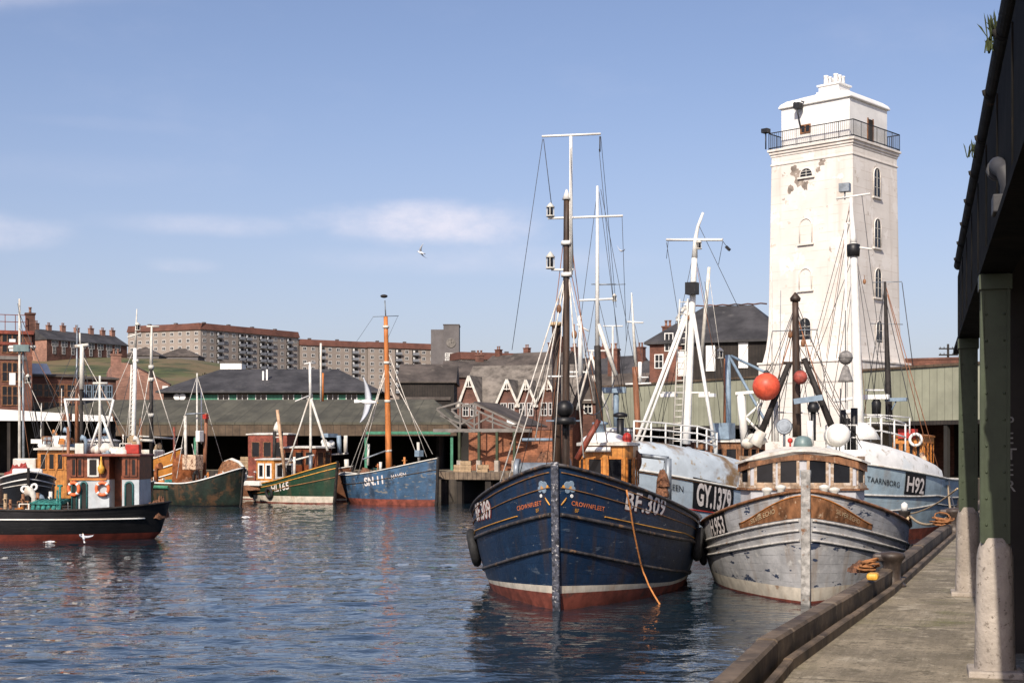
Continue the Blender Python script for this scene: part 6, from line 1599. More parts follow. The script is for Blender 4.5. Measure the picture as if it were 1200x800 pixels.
# ---- boat with ladder mast
lb = side_boat('fishing boat lying behind the red-brown wheelhouse with a tall white lattice mast and ladder', -50, 92, 84, 12.5, 4.6, 2.8, 1.9, 2.3, 'h_brown')
X2 = lambda px: (px - CX) / F * 91 - lb.bx
z2 = lambda py: EYE + (HZ - py) / F * 91
lb.rod('mast', (X2(146), 0, z2(560)), (X2(149), 0, z2(405)), .17, 'white', .12); lb.rod('topmast', (X2(149), 0, z2(405)), (X2(151), 0, z2(358)), .09, 'whitew', .03)
mb = MB(); mb.tube([(X2(142), -.1, z2(520)), (X2(145), -.1, z2(425))], .06, 6)
for i in range(18): mb.tube([(X2(142 + 3 * i / 18), -.1, z2(518 - 92 * i / 18)), (X2(147 + 2 * i / 18), -.1, z2(518 - 92 * i / 18))], .035, 5)
mb.build('ladder', 'whitew', lb.root)
lb.rod('crosstree', (X2(140), 0, z2(392)), (X2(156), 0, z2(387)), .06, 'whitew'); lb.lamp((X2(152), 0, z2(384)), .5, .2); lb.rod('crosstree', (X2(146), 0, z2(421)), (X2(153), 0, z2(420)), .12, 'whitew')
lb.rod('second_mast', (X2(166.5), .5, z2(560)), (X2(166.5), .5, z2(430)), .14, 'tar', .12); lb.rod('second_topmast', (X2(166.5), .5, z2(432)), (X2(167), .5, z2(378)), .12, 'whitew', .06); lb.rod('crosstree', (X2(161), .5, z2(378)), (X2(176), .5, z2(378)), .06, 'whitew')
for py in (427, 442, 485): MB().lathe([(.18, -.12), (.18, .12)], (X2(166.5), .5, z2(py)), 10).build('mast_band', 'whitew', lb.root)
lb.wire((X2(168), .5, z2(430)), (X2(196), .5, z2(520)), .035, 'wirel'); lb.wire((X2(165), .5, z2(430)), (X2(150), .5, z2(520)), .03, 'wirel'); lb.wire((X2(150), 0, z2(410)), (X2(120), 0, z2(530)), .02)
lb.rod('boom', (X2(150), .4, z2(515)), (X2(170), .4, z2(516)), .1, 'whitew')
lb.cabin([(X2(92), -1.2), (X2(126), -1.2), (X2(126), 1.2), (X2(92), 1.2)], 1.2, z2(517), 'whitew', 'white', [(0, 4, .2)], (.6, .9), 'brownwood')
# ---- orange varnished boat
ob = side_boat('orange varnished boat with a white rail curving up at its bow beyond the green hull', 206, 124, -72, 9, 3.6, 4.6, 2.9, 3.2, 'h_orange', cap='white', rake=.7, e=(.5, .5), zb=-.5)
ob.strake('white_line', 1.2, .9, 'white', .09, t1=.7); ob.strake('white_line', 2.0, 1.6, 'white', .07, t1=.7)
ob.rod('mast', (3.5, 0, 2), (3.5, 0, 7.2), .12, 'brownmast'); ob.rod('boom', ob.at(163, 511, 2), ob.at(206, 514, 2), .09, 'whitew')
MB().box((2.6, 0, 4.0), (2.0, 1.8, .9)).build('cuddy', 'whitew', ob.root, bevel=.15)
# ---- rusty green boat, stern towards the right with a raised white rail
rg = side_boat('rust streaked green-black fishing boat with white curved rail round its raised right end', 282, 112, -66, 10.5, 4.8, 2.95, 1.75, 2.0, 'h_green2', cap='white', tm=.42, e=(.42, .34), m=(1.1, 1.7), rake=.25, anti='h_black', boot='h_green2')
rg.strake('green_band', .5, .3, 'greenp', .16, t0=.5, t1=.96, flat=1.0)
for px, pt_, r, m_ in ((240, 512, .1, 'redbrown'), (152 + 58, 515, .0, 'tar')):
    if r: rg.rod('samson_post', rg.at(205 + 0, 570, 8.4), rg.at(204, 500, 8.4), r, 'redbrown')
rg.rod('gallows_post', rg.at(218, 552, 6), rg.at(217, 487, 6), .12, 'whitew'); rg.rod('gallows_post', rg.at(239, 566, 4.5), rg.at(242, 484, 4.5), .15, 'brownmast'); rg.rod('gallows_bar', rg.at(217, 485, 6), rg.at(244, 484, 4.5), .06, 'steel')
rg.rod('mast', rg.at(231, 560, 5.5), rg.at(231, 437, 5.5), .1, 'whitew', .06); rg.rod('aerial', rg.at(236, 520, 5.6), rg.at(236, 455, 5.6), .05, 'white')
mb = MB(); mb.box(rg.at(241, 488, 4.3), (.35, .35, .35)); mb.build('red_lamp', 'red', rg.root)
mb = MB(); mb.prism([rg.at(212, 570, 6.2), rg.at(213, 540, 6.2), rg.at(220, 532, 6.2), rg.at(233, 545, 5.5), rg.at(236, 568, 5.5)], (0, 1.2, 0)); mb.build('rusty_hood', 'rusto', rg.root)
A = rg.at(226, 540, 4.6); 
mb = MB(); mb.box(A + Vector((0, 0, -.1)), (1.3, 1.1, 1.2)); mb.build('casing', 'rustwhite', rg.root, bevel=.08); MB().box(rg.at(234, 511, 4.6), (.4, .6, .9)).build('white_frame', 'white', rg.root, bevel=.05)
mb = MB()
mound(mb, rg.at(222, 578, 5), 1.3, 1.1, 1.2, 6); mound(mb, rg.at(250, 576, 3.5), .8, .9, .9, 7)
mb.build('heaped_net', 'net', rg.root)
mb = MB()
mound(mb, (2.0, 0, 1.6), 1.0, 1.1, .9, 8)
mb.build('orange_gear', 'rusto', rg.root)
for pa, pb in (((225, 520), (234, 566)), ((218, 490), (207, 560)), ((231, 440), (262, 545)), ((231, 440), (200, 540))): rg.wire(rg.at(*pa, 5.5), rg.at(*pb, 4.5), .025, 'wirel')
loop = [rg.at(px, py, x) for px, py, x in ((258, 564, 3.9), (259, 550, 3.7), (264, 541, 3.2), (272, 538, 2.6), (281, 542, 1.7), (287, 550, .9), (288, 560, .5), (281, 567, 1.0), (270, 571, 2.2), (262, 569, 3.2), (258, 564, 3.9))]
MB().tube(loop, .13, 8).build('white_rim', 'whitew', rg.root)
mb = MB(); cc = sum(loop, Vector()) / len(loop); mb.add([p + Vector((.1, .25, 0)) for p in loop[:-1]] + [cc + Vector((.4, .7, 0))], [(i, (i + 1) % 10, 10) for i in range(10)]); mb.build('inner_planking', 'brownwood', rg.root)
rg.rod('white_plank', rg.at(169, 569, 8.5), rg.at(186, 568, 8.0), .1, 'white')
# ---- HL165
hl = side_boat('bottle green fishing boat HL165 with small yellow wheelhouse and cream boot line', 392, 116, -47, 11, 4.2, 3.35, 1.5, 1.7, 'h_green', cap='gold', za=.1, zbt=.62, rake=.35, tm=.85)
hl.strake('yellow_line', .42, .3, 'gold', .05, t1=.95); hl.strake('rubbing_strake', 1.15, .75, 'goldbrown', .06, t1=.95)
hl.lettering('registration_number', 'HL165', 1, 4.4, .98, .6, 'lwhite', -.06, .03)
A = hl.at(322, 560, 7.6); B_ = hl.at(345, 560, 7.6)
hl.cabin([(6.6, 1.1), (6.6, -1.1), (9.0, -1.1), (9.0, 1.1)], 1.0, hl.at(330, 540, 7.6).z + .1, 'varnish2', 'whitew', [(3, 2, .35), (0, 2, .25)], (.42, .86), 'white', .15, .08, .1, fw=.16)
hl.rod('exhaust_pipe', hl.at(321, 545, 8.3), hl.at(322, 505, 8.3), .16, 'tar'); hl.rod('exhaust_pipe', hl.at(330, 545, 8.3), hl.at(330, 505, 8.3), .12, 'tar')
q = hl.at(325, 506, 8.3); mb = MB(); mb.lathe([(.3, 0), (.34, .3), (.2, .7), (.05, .9)], q, 12); mb.lathe([(.34, -.5), (.34, -.4)], q, 12); mb.build('bell_cowl', 'whitew', hl.root)
hl.rod('derrick_boom', hl.at(335, 565, 5.6), hl.at(325, 480, 5.6), .15, 'brownpale', .13)
hl.rod('boom', hl.at(322, 545, 7), hl.at(368, 533, 3.5), .08, 'whitew')
hl.rod('white_post', hl.at(345, 563, 4.6), hl.at(345, 535, 4.6), .11, 'whitew'); hl.rod('samson_post', hl.at(364, 560, 2.6), hl.at(364, 533, 2.6), .15, 'steel')
hl.mast(4.2, 364, 530, 364, 465, .12, 'whitew', .1); hl.rod('topmast', hl.at(364, 468, 4.2), hl.at(363, 424, 4.2), .14, 'white', .1); hl.yard(4.2, (357, 426), (370, 425), .07); hl.rod('mast_leg', hl.at(364, 466, 4.2), hl.at(384, 528, 2.0), .11, 'whitew'); hl.rod('mast_leg', hl.at(363, 464, 4.2), hl.at(337, 545, 5.5), .07, 'whitew'); hl.yard(4.2, (346, 470), (366, 462), .05)
hl.rod('aerial', hl.at(376, 470, 4), hl.at(376, 402, 4), .09, 'whitew'); hl.rod('orange_spar', hl.at(378, 470, 4), hl.at(378, 437, 4), .12, 'orangemast')
for i, (px, py) in enumerate(((288, 577), (312, 573))):
    t_ = .55 + .3 * (1 - i); q = hl.world(hl.pt(t_, .85, 1, .1)); q2 = hl.world(hl.pt(t_, .85, 1, 1.1)); tyre(q, q2 - q, .5, ('black tyre fender near the left end of the green HL165 hull', 'black tyre fender below the wheelhouse of the green HL165 hull')[i], .14)
mb = MB(); mb.box(hl.at(302, 566, 8), (2.2, 1.4, .4)); mb.build('white_hatch', 'white', hl.root, bevel=.05)
mb = MB()
mound(mb, hl.at(300, 574, 8.2), 1.2, .8, .8, 9)
mb.build('heaped_net', 'net', hl.root)
q = hl.world(hl.at(315, 552, 8.2)); lifebuoy(q, (-.6, -1, 0), .55, 'orange and white lifebuoy at the end of the yellow wheelhouse', .13)
# ---- boat behind HL165 with red and dark wheelhouse
rb = side_boat('boat with dark teak wheelhouse between the green boat and the blue sailing trawler', 408, 122, -60, 10, 4, 3.0, 2.3, 2.5, 'h_brown')
A = rb.at(362, 555, 3.0); 
rb.cabin([(2.6, 1.1), (2.6, -1.1), (6.2, -1.1), (6.2, 1.1)], 1.7, rb.at(385, 525, 3.5).z, 'teak', 'whitew', [(3, 3, .3), (0, 2, .2)], (.5, .88), 'brownwood', .3)
rb.rod('bow_post', rb.at(407, 562, .8), rb.at(406, 538, .8), .2, 'whitew')
mb = MB(); mb.ball(rb.at(383, 524, 4), .5); mb.ball(rb.at(388, 520, 4), .35); mb.ball(rb.at(380, 518, 4.2), .3); mb.build('canvas_bundle', 'white', rb.root)
rb.rod('mast', rb.at(398, 530, 2), rb.at(397, 510, 2), .2, 'bluegrey'); MB().box(rb.at(386, 510, 4), (.8, 1.4, .35)).build('radar_scanner', 'bluegrey', rb.root)
rb.rod('white_post', rb.at(405, 530, 1.5), rb.at(405, 510, 1.5), .18, 'whitew'); rb.rod('boom', rb.at(372, 534, 4.4), rb.at(408, 531, 1.4), .08, 'whitew')
q = rb.world(rb.at(371, 542, 4.2)); q.y -= 1.2; lifebuoy(q, (-.3, -1, 0), .5, 'lifebuoy on the teak wheelhouse left of the blue sailing trawler', .13)
# red-brown hut shed boat house behind HL165
rc = side_boat('boat with a red boarded cabin and dark windows behind the yellow wheelhouse', 362, 128, -75, 9, 3.8, 2.6, 2.0, 2.2, 'h_brown')
rc.cabin([(1.6, 1.2), (1.6, -1.2), (5.4, -1.2), (5.4, 1.2)], 1.4, rc.at(345, 510, 3).z, 'redbrown', 'whitew', [(3, 3, .4)], (.55, .85), 'brownwood', .2)
MB().box(rc.at(337, 516, 4.4) + Vector((0, .2, 0)), (.6, .1, .9)).build('white_panel', 'white', rc.root)
# ---- SN11 blue sailing trawler
sn = side_boat('worn mid blue sailing trawler SN.11 with tall orange mast and red-brown waterline', 512, 113, -49, 10.8, 4.4, 3.72, 2.3, 2.5, 'h_skblue', cap='whitew', za=.42, zbt=.46, boot='anti', rake=.1, tm=.9, e=(.55, .45), m=(1.0, 1.2))
sn.lettering('registration_number', 'SN.11', 1, 4.7, 1.05, .66, 'lwhite', -.03, .04)
sn.lettering('name_lettering', 'HAVEN', 1, 2.6, .85, .3, 'lwhite', -.03, .01)
sn.strake('rubbing_strake', .85, .7, 'strake_b', .05, t1=.95)
sn.mast(3.9, 456, 555, 452, 371, .27, 'orangemast', .17)
sn.rod('topmast', sn.at(452, 371, 3.9), sn.at(451, 352, 3.9), .05, 'steel'); MB().ball(sn.at(450, 347, 3.9), (.3, .3, .14)).build('wind_cowl', 'tar', sn.root)
sn.yard(3.9, (437, 371), (467, 370), .03, 'steel')
for py in (383, 425, 470, 528): MB().lathe([(.26, -.1), (.26, .1)], sn.at(452 + (py - 371) * .022, py, 3.9), 10).build('mast_band', 'whitew', sn.root)
for pa, pb in (((452, 430), (415, 552)), ((452, 432), (420, 555)), ((452, 440), (410, 550))): sn.wire(sn.at(*pa, 3.9), sn.at(*pb, 6.5), .03, 'wirel')
sn.wire(sn.at(453, 430, 3.9), sn.at(507, 532, .4), .035, 'wirel'); sn.wire(sn.at(454, 410, 3.9), sn.at(500, 535, .8), .03, 'wirel'); sn.wire(sn.at(456, 450, 3.9), sn.at(490, 537, 1.6), .03, 'wirel'); sn.wire(sn.at(437, 372, 3.9), sn.at(418, 400, 6), .012); sn.wire(sn.at(466, 371, 3.9), sn.at(455, 395, 3.9), .012)
sn.rod('white_post', sn.at(491, 540, 1.6), sn.at(490, 518, 1.6), .12, 'whitew'); MB().box(sn.at(491, 531, 1.6), (.5, .5, .5)).build('blue_locker', 'bluegrey', sn.root)
sn.rod('white_post', sn.at(446, 553, 4.6), sn.at(446, 541, 4.6), .12, 'whitew'); sn.rod('white_post', sn.at(431, 545, 6), sn.at(432, 520, 6), .1, 'whitew'); sn.rod('boom', sn.at(425, 538, 5), sn.at(455, 527, 4), .06, 'steel')

# ---- deck fittings so that the decks read as worked
random.seed(31)
def fitting(b, q, kind, m_, s_):
    q = Vector(q); mb = MB()
    if kind == 'vent_cowl':
        mb.tube([q, q + Vector((0, 0, s_ * 1.6)), q + Vector((-s_ * .2, 0, s_ * 1.95)), q + Vector((-s_ * .6, 0, s_ * 2.05))], [s_ * .22, s_ * .22, s_ * .3, s_ * .42], 10)
    elif kind == 'samson_post':
        mb.tube([q, q + Vector((0, 0, s_ * 2))], [s_ * .16, s_ * .13], 8); mb.tube([q + Vector((0, -s_ * .4, s_ * 1.6)), q + Vector((0, s_ * .4, s_ * 1.6))], s_ * .07, 6)
    elif kind == 'deck_hatch':
        mb.box(q + Vector((0, 0, s_ * .3)), (s_ * 1.5, s_ * 1.2, s_ * .6)); mb.box(q + Vector((0, 0, s_ * .65)), (s_ * 1.65, s_ * 1.35, s_ * .1))
    elif kind == 'winch_drum':
        mb.tube([q + Vector((0, -s_ * .6, s_ * .5)), q + Vector((0, s_ * .6, s_ * .5))], s_ * .3, 12)
        for y in (-.62, 0, .62): mb.tube([q + Vector((0, y * s_ - .03, s_ * .5)), q + Vector((0, y * s_ + .03, s_ * .5))], s_ * .48, 14)
        mb.box(q + Vector((0, 0, s_ * .15)), (s_ * .9, s_ * 1.5, s_ * .3))
    elif kind == 'tarpaulin': mound(mb, q, s_ * .9, s_ * .8, s_ * .8, random.uniform(0, 9))
    elif kind == 'pipe_rail':
        for k in range(3): mb.tube([q + Vector((k * s_ * .7, 0, 0)), q + Vector((k * s_ * .7, 0, s_ * 1.2))], .03, 5)
        for z in (.6, 1.2): mb.tube([q + Vector((0, 0, s_ * z)), q + Vector((s_ * 1.4, 0, s_ * z))], .03, 5)
    mb.build(kind, m_, b.root)
K = ['vent_cowl', 'samson_post', 'deck_hatch', 'winch_drum', 'tarpaulin', 'pipe_rail']
PAL = ['whitew', 'whitew', 'rusto', 'brownwood', 'bluegrey', 'redbrown', 'tar', 'net', 'varnish', 'greennet', 'steel', 'crate', 'orangerope']
for i in range(30):      # forward deck and rail of the black boat
    fitting(bk, (XW(random.uniform(-4, 74)), random.uniform(-1.5, 1.2), .9), random.choice(K), random.choice(PAL), random.uniform(.35, .75))
for i in range(26):
    fitting(wb, (X(random.uniform(-4, 80)), random.uniform(-1.7, 1.2), random.uniform(1.5, 2.2)), random.choice(K), random.choice(PAL), random.uniform(.4, .9))
for i in range(10): fitting(wb, (X(random.uniform(34, 78)), random.uniform(-1.2, .6), zz(520)), random.choice(K[:1] + K[3:]), random.choice(PAL), random.uniform(.3, .5))
for i in range(12): fitting(lb, (X2(random.uniform(88, 165)), random.uniform(-1.4, 1), random.uniform(2.0, 2.6) if i % 2 else 4.6), random.choice(K), random.choice(PAL), random.uniform(.35, .75))
for i in range(9): fitting(bk, (XW(random.uniform(82, 160)), random.uniform(-.9, .6), zt + .14), random.choice(['vent_cowl', 'tarpaulin', 'pipe_rail', 'winch_drum']), random.choice(['whitew', 'white', 'bluegrey', 'net', 'whitew']), random.uniform(.25, .45))
for b_, n_, x0, x1, z0 in ((rg, 26, 1.5, 9.5, 1.1), (ob, 8, 2, 7, 2.9), (hl, 18, 1.5, 10, 1.0), (rb, 8, 1, 8, 1.9), (sn, 12, 1.5, 9.5, 1.9), (rc, 6, 1, 8, 1.5)):
    for i in range(n_): fitting(b_, (random.uniform(x0, x1), random.uniform(-1.1, 1.1), z0 + random.uniform(0, .5)), random.choice(K), random.choice(PAL), random.uniform(.35, .8))
for b_, n_, x0, x1, z0, s0_ in ((bf, 14, 3.5, 10, 1.6, .5), (bf, 8, 14, 17, 1.6, .6), (gy, 10, 8.2, 11, 2.4, .7), (h9, 10, 8, 10.5, 1.6, .7), (mm, 10, 2, 12, 2.0, .8), (nn, 6, 2, 10, 1.8, .8)):
    for i in range(n_): fitting(b_, (random.uniform(x0, x1), random.uniform(-1.7, 1.7), z0 + random.uniform(0, .4)), random.choice(K), random.choice(PAL), random.uniform(.6, 1.1) * s0_)
# more light masts and stays over the crowded left corner
for (px, yb, yt, D_, r) in ((28, 540, 470, 0, .05), (52, 540, 452, 0, .04), (62, 530, 492, 0, .07)):
    wb.rod('light_pole', (X(px), .6, zz(yb)), (X(px + 1), .6, zz(yt)), r, random.choice(['steel', 'whitew', 'brownmast']), r * .6)
for pa, pb in (((5, 400), (34, 545)), ((5, 380), (73, 500)), ((9, 430), (60, 540)), ((72, 400), (18, 535)), ((73, 470), (86, 540)), ((73, 450), (110, 520)), ((5, 450), (22, 560))): wb.wire((X(pa[0]), .1, zz(pa[1])), (X(pb[0]), -.3, zz(pb[1])), .016, random.choice(['wire', 'wirel', 'brownmast']))
for pa, pb in (((149, 420), (178, 540)), ((149, 410), (136, 540)), ((166, 440), (184, 535)), ((150, 400), (100, 520)), ((166, 470), (140, 545))): lb.wire((X2(pa[0]), .1, z2(pa[1])), (X2(pb[0]), -.3, z2(pb[1])), .016, random.choice(['wire', 'wirel']))
for pa, pb in (((95, 460), (120, 530)), ((96, 415), (160, 530)), ((117, 445), (90, 540)), ((117, 450), (150, 530)), ((95, 440), (42, 560)), ((80, 505), (60, 575))): bk.wire(bkp(*pa), bkp(*pb), .014, random.choice(['wire', 'wirel', 'brownmast']))
# ================================================================== right hand shed, quay furniture, gulls
M['chalk'] = mat('chalk_marks', (.3, .28, .25), .9, .3, 14, 0)
M['rustrope'] = mat('dull_orange_rope', (.30, .13, .05), .9, .3, 14, .4)
CB = Vector((3.70, 10.9)); crz = math.atan2(.961, .276)
# local frame: x along the column line (away), y to the left (water side), z up
sh = thing('quayside_shed', 'open quayside shed with green iron columns on concrete feet and dark roof at right', 'shed', (CB.x, CB.y, QZ), crz)
PH = 1.03
def column(x, y, name='column'):
    zt = 3.3
    mb = MB(); mb.cur = 0
    mb.bb(x - .02, x + .02, y - .14, y + .14, PH - .02, zt)
    mb.bb(x - .13, x + .13, y + .14, y + .158, PH - .02, zt); mb.bb(x - .13, x + .13, y - .158, y - .14, PH - .02, zt)
    c = mb.build(name, 'greencol', sh)
    return c
def pedestal(c, x, y):
    mb = MB(); k = 4; vs = []
    lv = [(.152, 0), (.15, .12), (.135, .9), (.125, .96), (.095, PH + .02)]
    for r, z in lv:
        for i in range(20):
            a = 2 * math.pi * i / 20; ca, sa = math.cos(a), math.sin(a); e = .78
            vs.append((x + r * math.copysign(abs(ca) ** e, ca), y + r * math.copysign(abs(sa) ** e, sa), z))
    mb.add(vs, [(i * 20 + j, i * 20 + (j + 1) % 20, (i + 1) * 20 + (j + 1) % 20, (i + 1) * 20 + j) for i in range(4) for j in range(20)] + [tuple(4 * 20 + j for j in range(20))], True)
    p = mb.build('pedestal', 'concrete', c)
    MB().bb(x - .22, x + .22, y - .2, y + .2, -.01, .05).build('base_slab', 'concrete', p, bevel=.015)
# the iron column is a solid box section with a raised edge
def boxcol(x, y):
    mb = MB(); mb.bb(x - .085, x + .085, y - .095, y + .095, PH - .02, 3.06)
    for sx in (-1, 1):
        for sy in (-1, 1): mb.bb(x + sx * .085 - .012, x + sx * .085 + .012, y + sy * .095 - .012, y + sy * .095 + .012, PH - .02, 3.06)
    mb.bb(x - .12, x + .12, y - .12, y + .12, 2.94, 3.05)
    c = mb.build('column', 'greencol', sh)
    rv = MB()
    for i in range(9):
        for sy in (-.065, .065): rv.ball((x - .087, y + sy, 1.15 + i * .2), .01, 6, 4)
    rv.build('rivets', 'greencol', c)
    pedestal(c, x, y)
for x in (-6.4, 0, 6.35): boxcol(x, 0)
XE = 10.2                                            # end of the roof
# girder on the columns
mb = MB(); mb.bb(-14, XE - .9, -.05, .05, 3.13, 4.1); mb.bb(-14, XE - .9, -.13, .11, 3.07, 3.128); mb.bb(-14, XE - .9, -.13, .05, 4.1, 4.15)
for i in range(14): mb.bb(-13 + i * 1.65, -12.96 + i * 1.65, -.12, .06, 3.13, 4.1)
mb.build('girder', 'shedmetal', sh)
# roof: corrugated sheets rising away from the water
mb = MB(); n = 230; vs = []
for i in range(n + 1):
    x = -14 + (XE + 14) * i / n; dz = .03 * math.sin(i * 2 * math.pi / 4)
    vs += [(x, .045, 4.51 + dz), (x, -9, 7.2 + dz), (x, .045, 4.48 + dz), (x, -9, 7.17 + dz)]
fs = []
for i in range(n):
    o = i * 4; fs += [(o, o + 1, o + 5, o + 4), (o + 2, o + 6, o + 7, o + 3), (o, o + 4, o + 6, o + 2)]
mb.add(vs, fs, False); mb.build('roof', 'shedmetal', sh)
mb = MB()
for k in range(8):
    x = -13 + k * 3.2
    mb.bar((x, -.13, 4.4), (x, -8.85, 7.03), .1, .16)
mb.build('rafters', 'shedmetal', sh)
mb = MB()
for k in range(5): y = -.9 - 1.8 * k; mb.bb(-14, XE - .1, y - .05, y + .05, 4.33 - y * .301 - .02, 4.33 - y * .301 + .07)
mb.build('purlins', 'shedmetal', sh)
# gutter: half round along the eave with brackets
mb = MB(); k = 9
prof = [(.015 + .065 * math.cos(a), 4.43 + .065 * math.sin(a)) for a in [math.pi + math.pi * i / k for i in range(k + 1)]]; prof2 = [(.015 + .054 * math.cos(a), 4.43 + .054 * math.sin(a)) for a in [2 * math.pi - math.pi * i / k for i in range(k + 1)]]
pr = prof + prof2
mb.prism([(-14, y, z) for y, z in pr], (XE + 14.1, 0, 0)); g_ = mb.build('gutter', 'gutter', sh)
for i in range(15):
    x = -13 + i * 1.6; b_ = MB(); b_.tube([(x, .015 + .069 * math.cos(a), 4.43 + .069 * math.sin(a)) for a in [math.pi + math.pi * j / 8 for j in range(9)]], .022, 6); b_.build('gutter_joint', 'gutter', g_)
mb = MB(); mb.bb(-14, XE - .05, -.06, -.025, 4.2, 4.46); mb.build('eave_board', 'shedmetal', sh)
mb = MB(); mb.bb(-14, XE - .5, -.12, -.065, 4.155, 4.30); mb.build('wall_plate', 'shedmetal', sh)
# swan neck and down pipe
q = P(1170, 196, 8.75) - Vector((CB.x, CB.y, QZ)); ca, sa = math.cos(crz), math.sin(crz)
l = Vector((q.x * ca + q.y * sa, -q.x * sa + q.y * ca, q.z))
mb = MB(); mb.tube([l + Vector((.25, .0, .02)), l + Vector((.1, .0, .03)), l, l + Vector((-.05, -.03, -.03)), l + Vector((-.06, -.06, -.12)), l + Vector((-.06, -.06, -.2))], .055, 12)
mb.lathe([(.07, 0), (.07, .05)], l + Vector((.06, 0, .0)), 12, rotd((1, 0, 0))); mb.bb(l.x - .16, l.x + .04, l.y - .16, l.y + .04, l.z - .3, l.z - .19); mb.build('swan_neck', 'galv', sh, bevel=.008)
q = P(1199, 160, 8.0) - Vector((CB.x, CB.y, QZ)); l2 = Vector((q.x * ca + q.y * sa, -q.x * sa + q.y * ca, 0))
MB().tube([(l2.x, l2.y - .04, .0), (l2.x, l2.y - .04, 3.6)], .022, 10).build('down_pipe', 'mastwood', sh)
# inner wall, inner posts
MB().bb(-14, XE, -9.1, -8.9, 0, 7.1).build('back_wall', 'dark', sh)
MB().bb(2.0, 2.15, -8.8, -1.0, 0, 4.6).build('partition', 'dark', sh)
def lp(px, py, D):
    q = P(px, py, D) - Vector((CB.x, CB.y, QZ)); return Vector((q.x * ca + q.y * sa, -q.x * sa + q.y * ca, q.z))
q = lp(1192, 600, 12.2)
mb = MB(); mb.bb(q.x - .14, q.x + .14, q.y - .16, q.y + .16, 0, 4.5); c = mb.build('inner_column', 'tarboard', sh)
vs, fs = text_mesh('PETER', .01, 1.0); 
tz = lp(1184, 515, 12.2)
for i, chh in enumerate('PETER'):
    v2, f2 = text_mesh(chh, .0, 1.0); mb = MB(); mb.add([(q.x - .146, q.y + .10 - x * .11, tz.z + .1 - i * .135 + y * .1) for x, y in v2], f2); mb.build('chalk_lettering', 'chalk', c)
d = thing('oil_drum', 'grey steel drum standing in the shade just behind the front column', 'drum', P(1197, 700, 13.6).xy.to_3d() + Vector((0, 0, QZ)), 0)
MB().lathe([(.27, 0), (.28, .02), (.27, .04), (.27, .3), (.285, .32), (.27, .34), (.27, .62), (.285, .64), (.27, .66), (.27, .88), (.28, .9), (.25, .9), (.25, .87)], (0, 0, 0), 24).build('barrel', 'steel', d); MB().lathe([(.25, .87), (.05, .875), (.02, .89)], (0, 0, 0), 20).build('lid', 'steel', d)
# weeds on the gutter
for i, (px, py, D, n_, s_, l_) in enumerate(((1148, 105, 9.3, 80, .17, 'larger tuft of green weeds growing in the roof gutter'), (1147, 128, 9.6, 40, .1, 'middle tuft of weeds in the roof gutter'), (1129, 207, 13.0, 40, .14, 'small tuft of weeds low on the roof edge'))):
    w = lp(px, py, D); x = w.x; wx = thing('weed', l_, 'weed', (CB.x + x * ca - .02 * sa, CB.y + x * sa + .02 * ca, QZ + 4.43), 0, 'weeds growing in the gutter')
    mb = MB()
    for k in range(n_):
        a = random.uniform(0, 6.28); r_ = random.uniform(.2, 1); b0 = Vector((random.uniform(-.12, .12), random.uniform(-.05, .05), -.04)); tip = b0 + Vector((math.cos(a) * s_ * .55 * r_, math.sin(a) * s_ * .55 * r_, s_ * (1.25 - .6 * r_)))
        sd = Vector((-math.sin(a), math.cos(a), 0)) * .006; mid = b0.lerp(tip, .6) + Vector((0, 0, .02)); mb.add([b0 - sd, b0 + sd, mid + sd * 1.3, tip, mid - sd * 1.3], [(0, 1, 2, 3, 4)], False)
    mb.build('leaves', 'weed', wx)
# ------------------------------------------------------------------ bollards and ropes
def bollard(px, D, label, s=1.0):
    x = (px - CX) / F * D; t = thing('bollard', label, 'bollard', (x, D, QZ), R(-20), 'iron bollards on the quay')
    MB().lathe([(r_ * s, z_ * s) for r_, z_ in ((.27, 0), (.26, .04), (.2, .08), (.165, .2), (.165, .38), (.19, .47), (.24, .53), (.25, .58), (.22, .63), (.06, .655), (.01, .655))], (0, 0, 0), 20).build('post', 'castiron', t)
    MB().box((-.12 * s, 0, .54 * s), (.44 * s, .34 * s, .14 * s)).build('horn', 'castiron', t, bevel=.03)
    return t
bollard(1045, 18.1, 'near iron bollard against the kerb beside the grey boat', .68)
bollard(1118, 29.5, 'far iron bollard with orange mooring rope turns near the trawler H92', .85)
w0 = gr.world(gr.pt(.3, gr.sheer(.3), -1, .05)); 
bo = Vector(((1116 - CX) / F * 29.5, 29.5, QZ + .42))
tag(MB().tube(sag(w0 + Vector((0, 0, .25)), bo, .25), .035, 7).build('mooring_rope', 'rope'), 'mooring rope from the grey boat rail to the far bollard', 'rope', 'mooring ropes')
e_ = Vector(((1150 - CX) / F * 35, 35, QZ + .95)); w1 = gr.world(gr.pt(.3, gr.sheer(.3), -1, .05)) + Vector((0, 0, .3))
tag(MB().tube(sag(w1, P(1122, 572, 38), .12), .022, 7).build('mooring_rope', 'rope'), 'thin pale rope stretched from the grey boat towards the green column', 'rope', 'mooring ropes')
w2 = h9.world(h9.pt(.48, h9.sheer(.48), -1, .05))
tag(MB().tube(sag(w2, P(1122, 600, 42), .3), .03, 7).build('mooring_rope', 'wire'), 'dark mooring line from the trawler H92 down to the quay', 'rope', 'mooring ropes')
tag(MB().tube(sag(h9.world(h9.pt(.47, h9.sheer(.47) - .3, -1, .05)), bo + Vector((.1, .2, .1)), .5), .04, 7).build('mooring_rope', 'rope'), 'heavy pale rope from the trawler H92 bow to the far bollard', 'rope', 'mooring ropes')
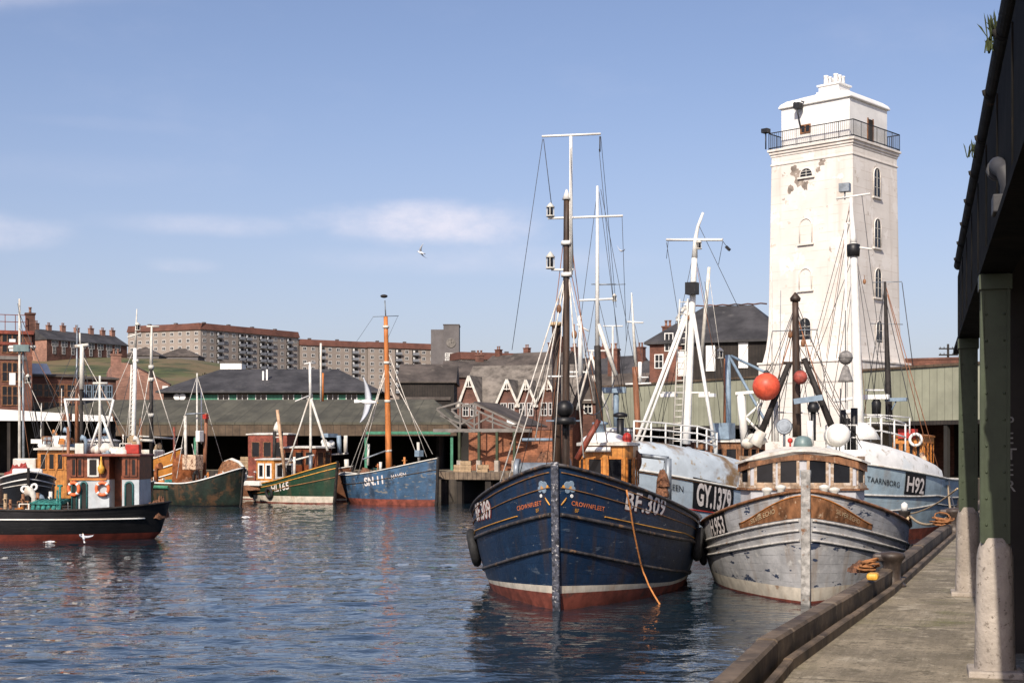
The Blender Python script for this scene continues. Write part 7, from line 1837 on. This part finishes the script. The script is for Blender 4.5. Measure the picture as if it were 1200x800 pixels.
def coil(px, py, z, r, n, m, label, seed):
    random.seed(seed); q = G(px, py, z); mb = MB()
    for k in range(n):
        pts = []; r0 = r * random.uniform(.5, 1); ph, tl = random.uniform(0, 6.28), random.uniform(.1, 1.1); ox, oy = random.uniform(-.3, .3) * r, random.uniform(-.3, .3) * r
        for i in range(17): a = 2 * math.pi * i / 16; pts.append((ox + r0 * math.cos(a) * random.uniform(.9, 1.1), oy + r0 * math.sin(a) * random.uniform(.9, 1.1), k * .012 + r0 * tl * (1 + math.sin(a + ph)) * .5 + random.uniform(0, .012)))
        mb.tube(pts, .016, 6)
    o = mb.build('rope_heap', m, None, q); return tag(o, label, 'rope', 'heaps of rope on the kerb')
coil(1018, 668, QZ + .24, .11, 8, 'rustrope', 'small heap of orange rope lying on the kerb beside the near bollard', 2)
coil(1104, 615, QZ + .24, .2, 9, 'rustrope', 'orange rope wound round the kerb end by the far bollard', 4)
q = G(1023, 679, QZ + .262); tag(MB().box((0, 0, .04), (.13, .22, .08), Matrix.Rotation(R(-20), 3, 'Z')).build('yellow_block', 'yellow', None, q, bevel=.03), 'yellow painted block on the kerb next to the orange rope heap', 'block')
mb = MB()
mound(mb, (0, 0, -.04), .16, .2, .13, 3)
tag(mb.build('net_heap', 'net', None, G(1010, 666, QZ + .24)), 'tangle of brown net hung over the kerb edge against the grey hull', 'net')
# ------------------------------------------------------------------ gulls
def gull_body(mb, L_=.5):
    pts = [(-.5, 0, .0), (-.36, 0, .01), (-.2, 0, 0), (0, 0, -.01), (.18, 0, 0), (.28, 0, .02), (.36, 0, .035), (.43, 0, .02), (.5, 0, .0)]
    mb.tube([Vector(p) * L_ for p in pts], [a * L_ for a in (.05, .07, .13, .165, .13, .09, .085, .05, .01)], 12)
def wing(mb, side, bend, L_=.5, span=1.25, sweep=.3):
    n = 10; top, bot = [], []
    for i in range(n + 1):
        s_ = i / n; y = side * (0.08 + span * s_ * math.cos(bend * s_)); z = .05 + span * s_ * math.sin(bend * s_); ch = .36 * (1 - s_ ** 1.8) + .03; xc = .05 + .12 * math.sin(s_ * 2.4) - sweep * s_ * 1.6
        for k_, (dx, dz) in enumerate(((.5, 0), (.1, .022), (-.5, .004), (.1, -.012))): top.append(Vector((xc + dx * ch, y, z + dz)) * L_)
    mb.add(top, [(i * 4 + j, i * 4 + (j + 1) % 4, i * 4 + 4 + (j + 1) % 4, i * 4 + 4 + j) for i in range(n) for j in range(4)] + [(3, 2, 1, 0), tuple(n * 4 + j for j in range(4))], True)
def gull(label, loc, rot, L_, bend=(.35, .35), wings=True, gname='gulls around the harbour'):
    t = thing('gull', label, 'gull', loc, 0, gname); t.rotation_euler = rot
    mb = MB(); gull_body(mb, L_)
    mb.cur = 1
    if wings: wing(mb, 1, bend[0], L_); wing(mb, -1, bend[1], L_)
    else:
        for sd in (-1, 1): mb.cur = 1; mb.ball((-.08 * L_, sd * .12 * L_, .05 * L_), (.3 * L_, .05 * L_, .09 * L_), 10, 6); mb.cur = 0
    mb.build('body', ['gull', 'gullg'], t)
    b = MB(); b.tube([Vector((.48, 0, .0)) * L_, Vector((.6, 0, -.03)) * L_], [.022 * L_, .008 * L_], 6); b.build('beak', 'yellow', t)
    tl = MB(); tl.prism([Vector(p) * L_ for p in ((-.42, -.06, .01), (-.42, .06, .01), (-.72, .1, .02), (-.74, 0, .02), (-.72, -.1, .02))], (0, 0, .012 * L_)); tl.build('tail', 'gull', t)
    return t
gull('large white gull gliding in front of the blue sailing trawler, wings raised and lowered', P(431, 471, 40), (R(80), R(4), R(6)), .52, (.1, .35))
gull('distant white gull high in the open sky left of the tall masts', P(493, 296, 90), (R(40), R(-20), R(150)), .5, (.5, .3))
gull('tiny distant gull right of the tall white topmast', P(728, 294, 110), (R(20), R(10), R(40)), .42, (.5, .5))
gull('white gull swimming on the open water left of centre', G(288, 607, .04) + Vector((0, 0, .05)), (0, 0, R(160)), .6, wings=False)
gull('gull landing with raised wings beside the black boat', G(117, 628, .2) + Vector((0, -2.6, .1)), (R(10), R(-55), R(120)), .42, (1.1, 1.1))
gull('white gull floating below the black hull', P(59, 632, 66).xy.to_3d() + Vector((0, 0, .05)), (0, 0, R(10)), .45, wings=False)
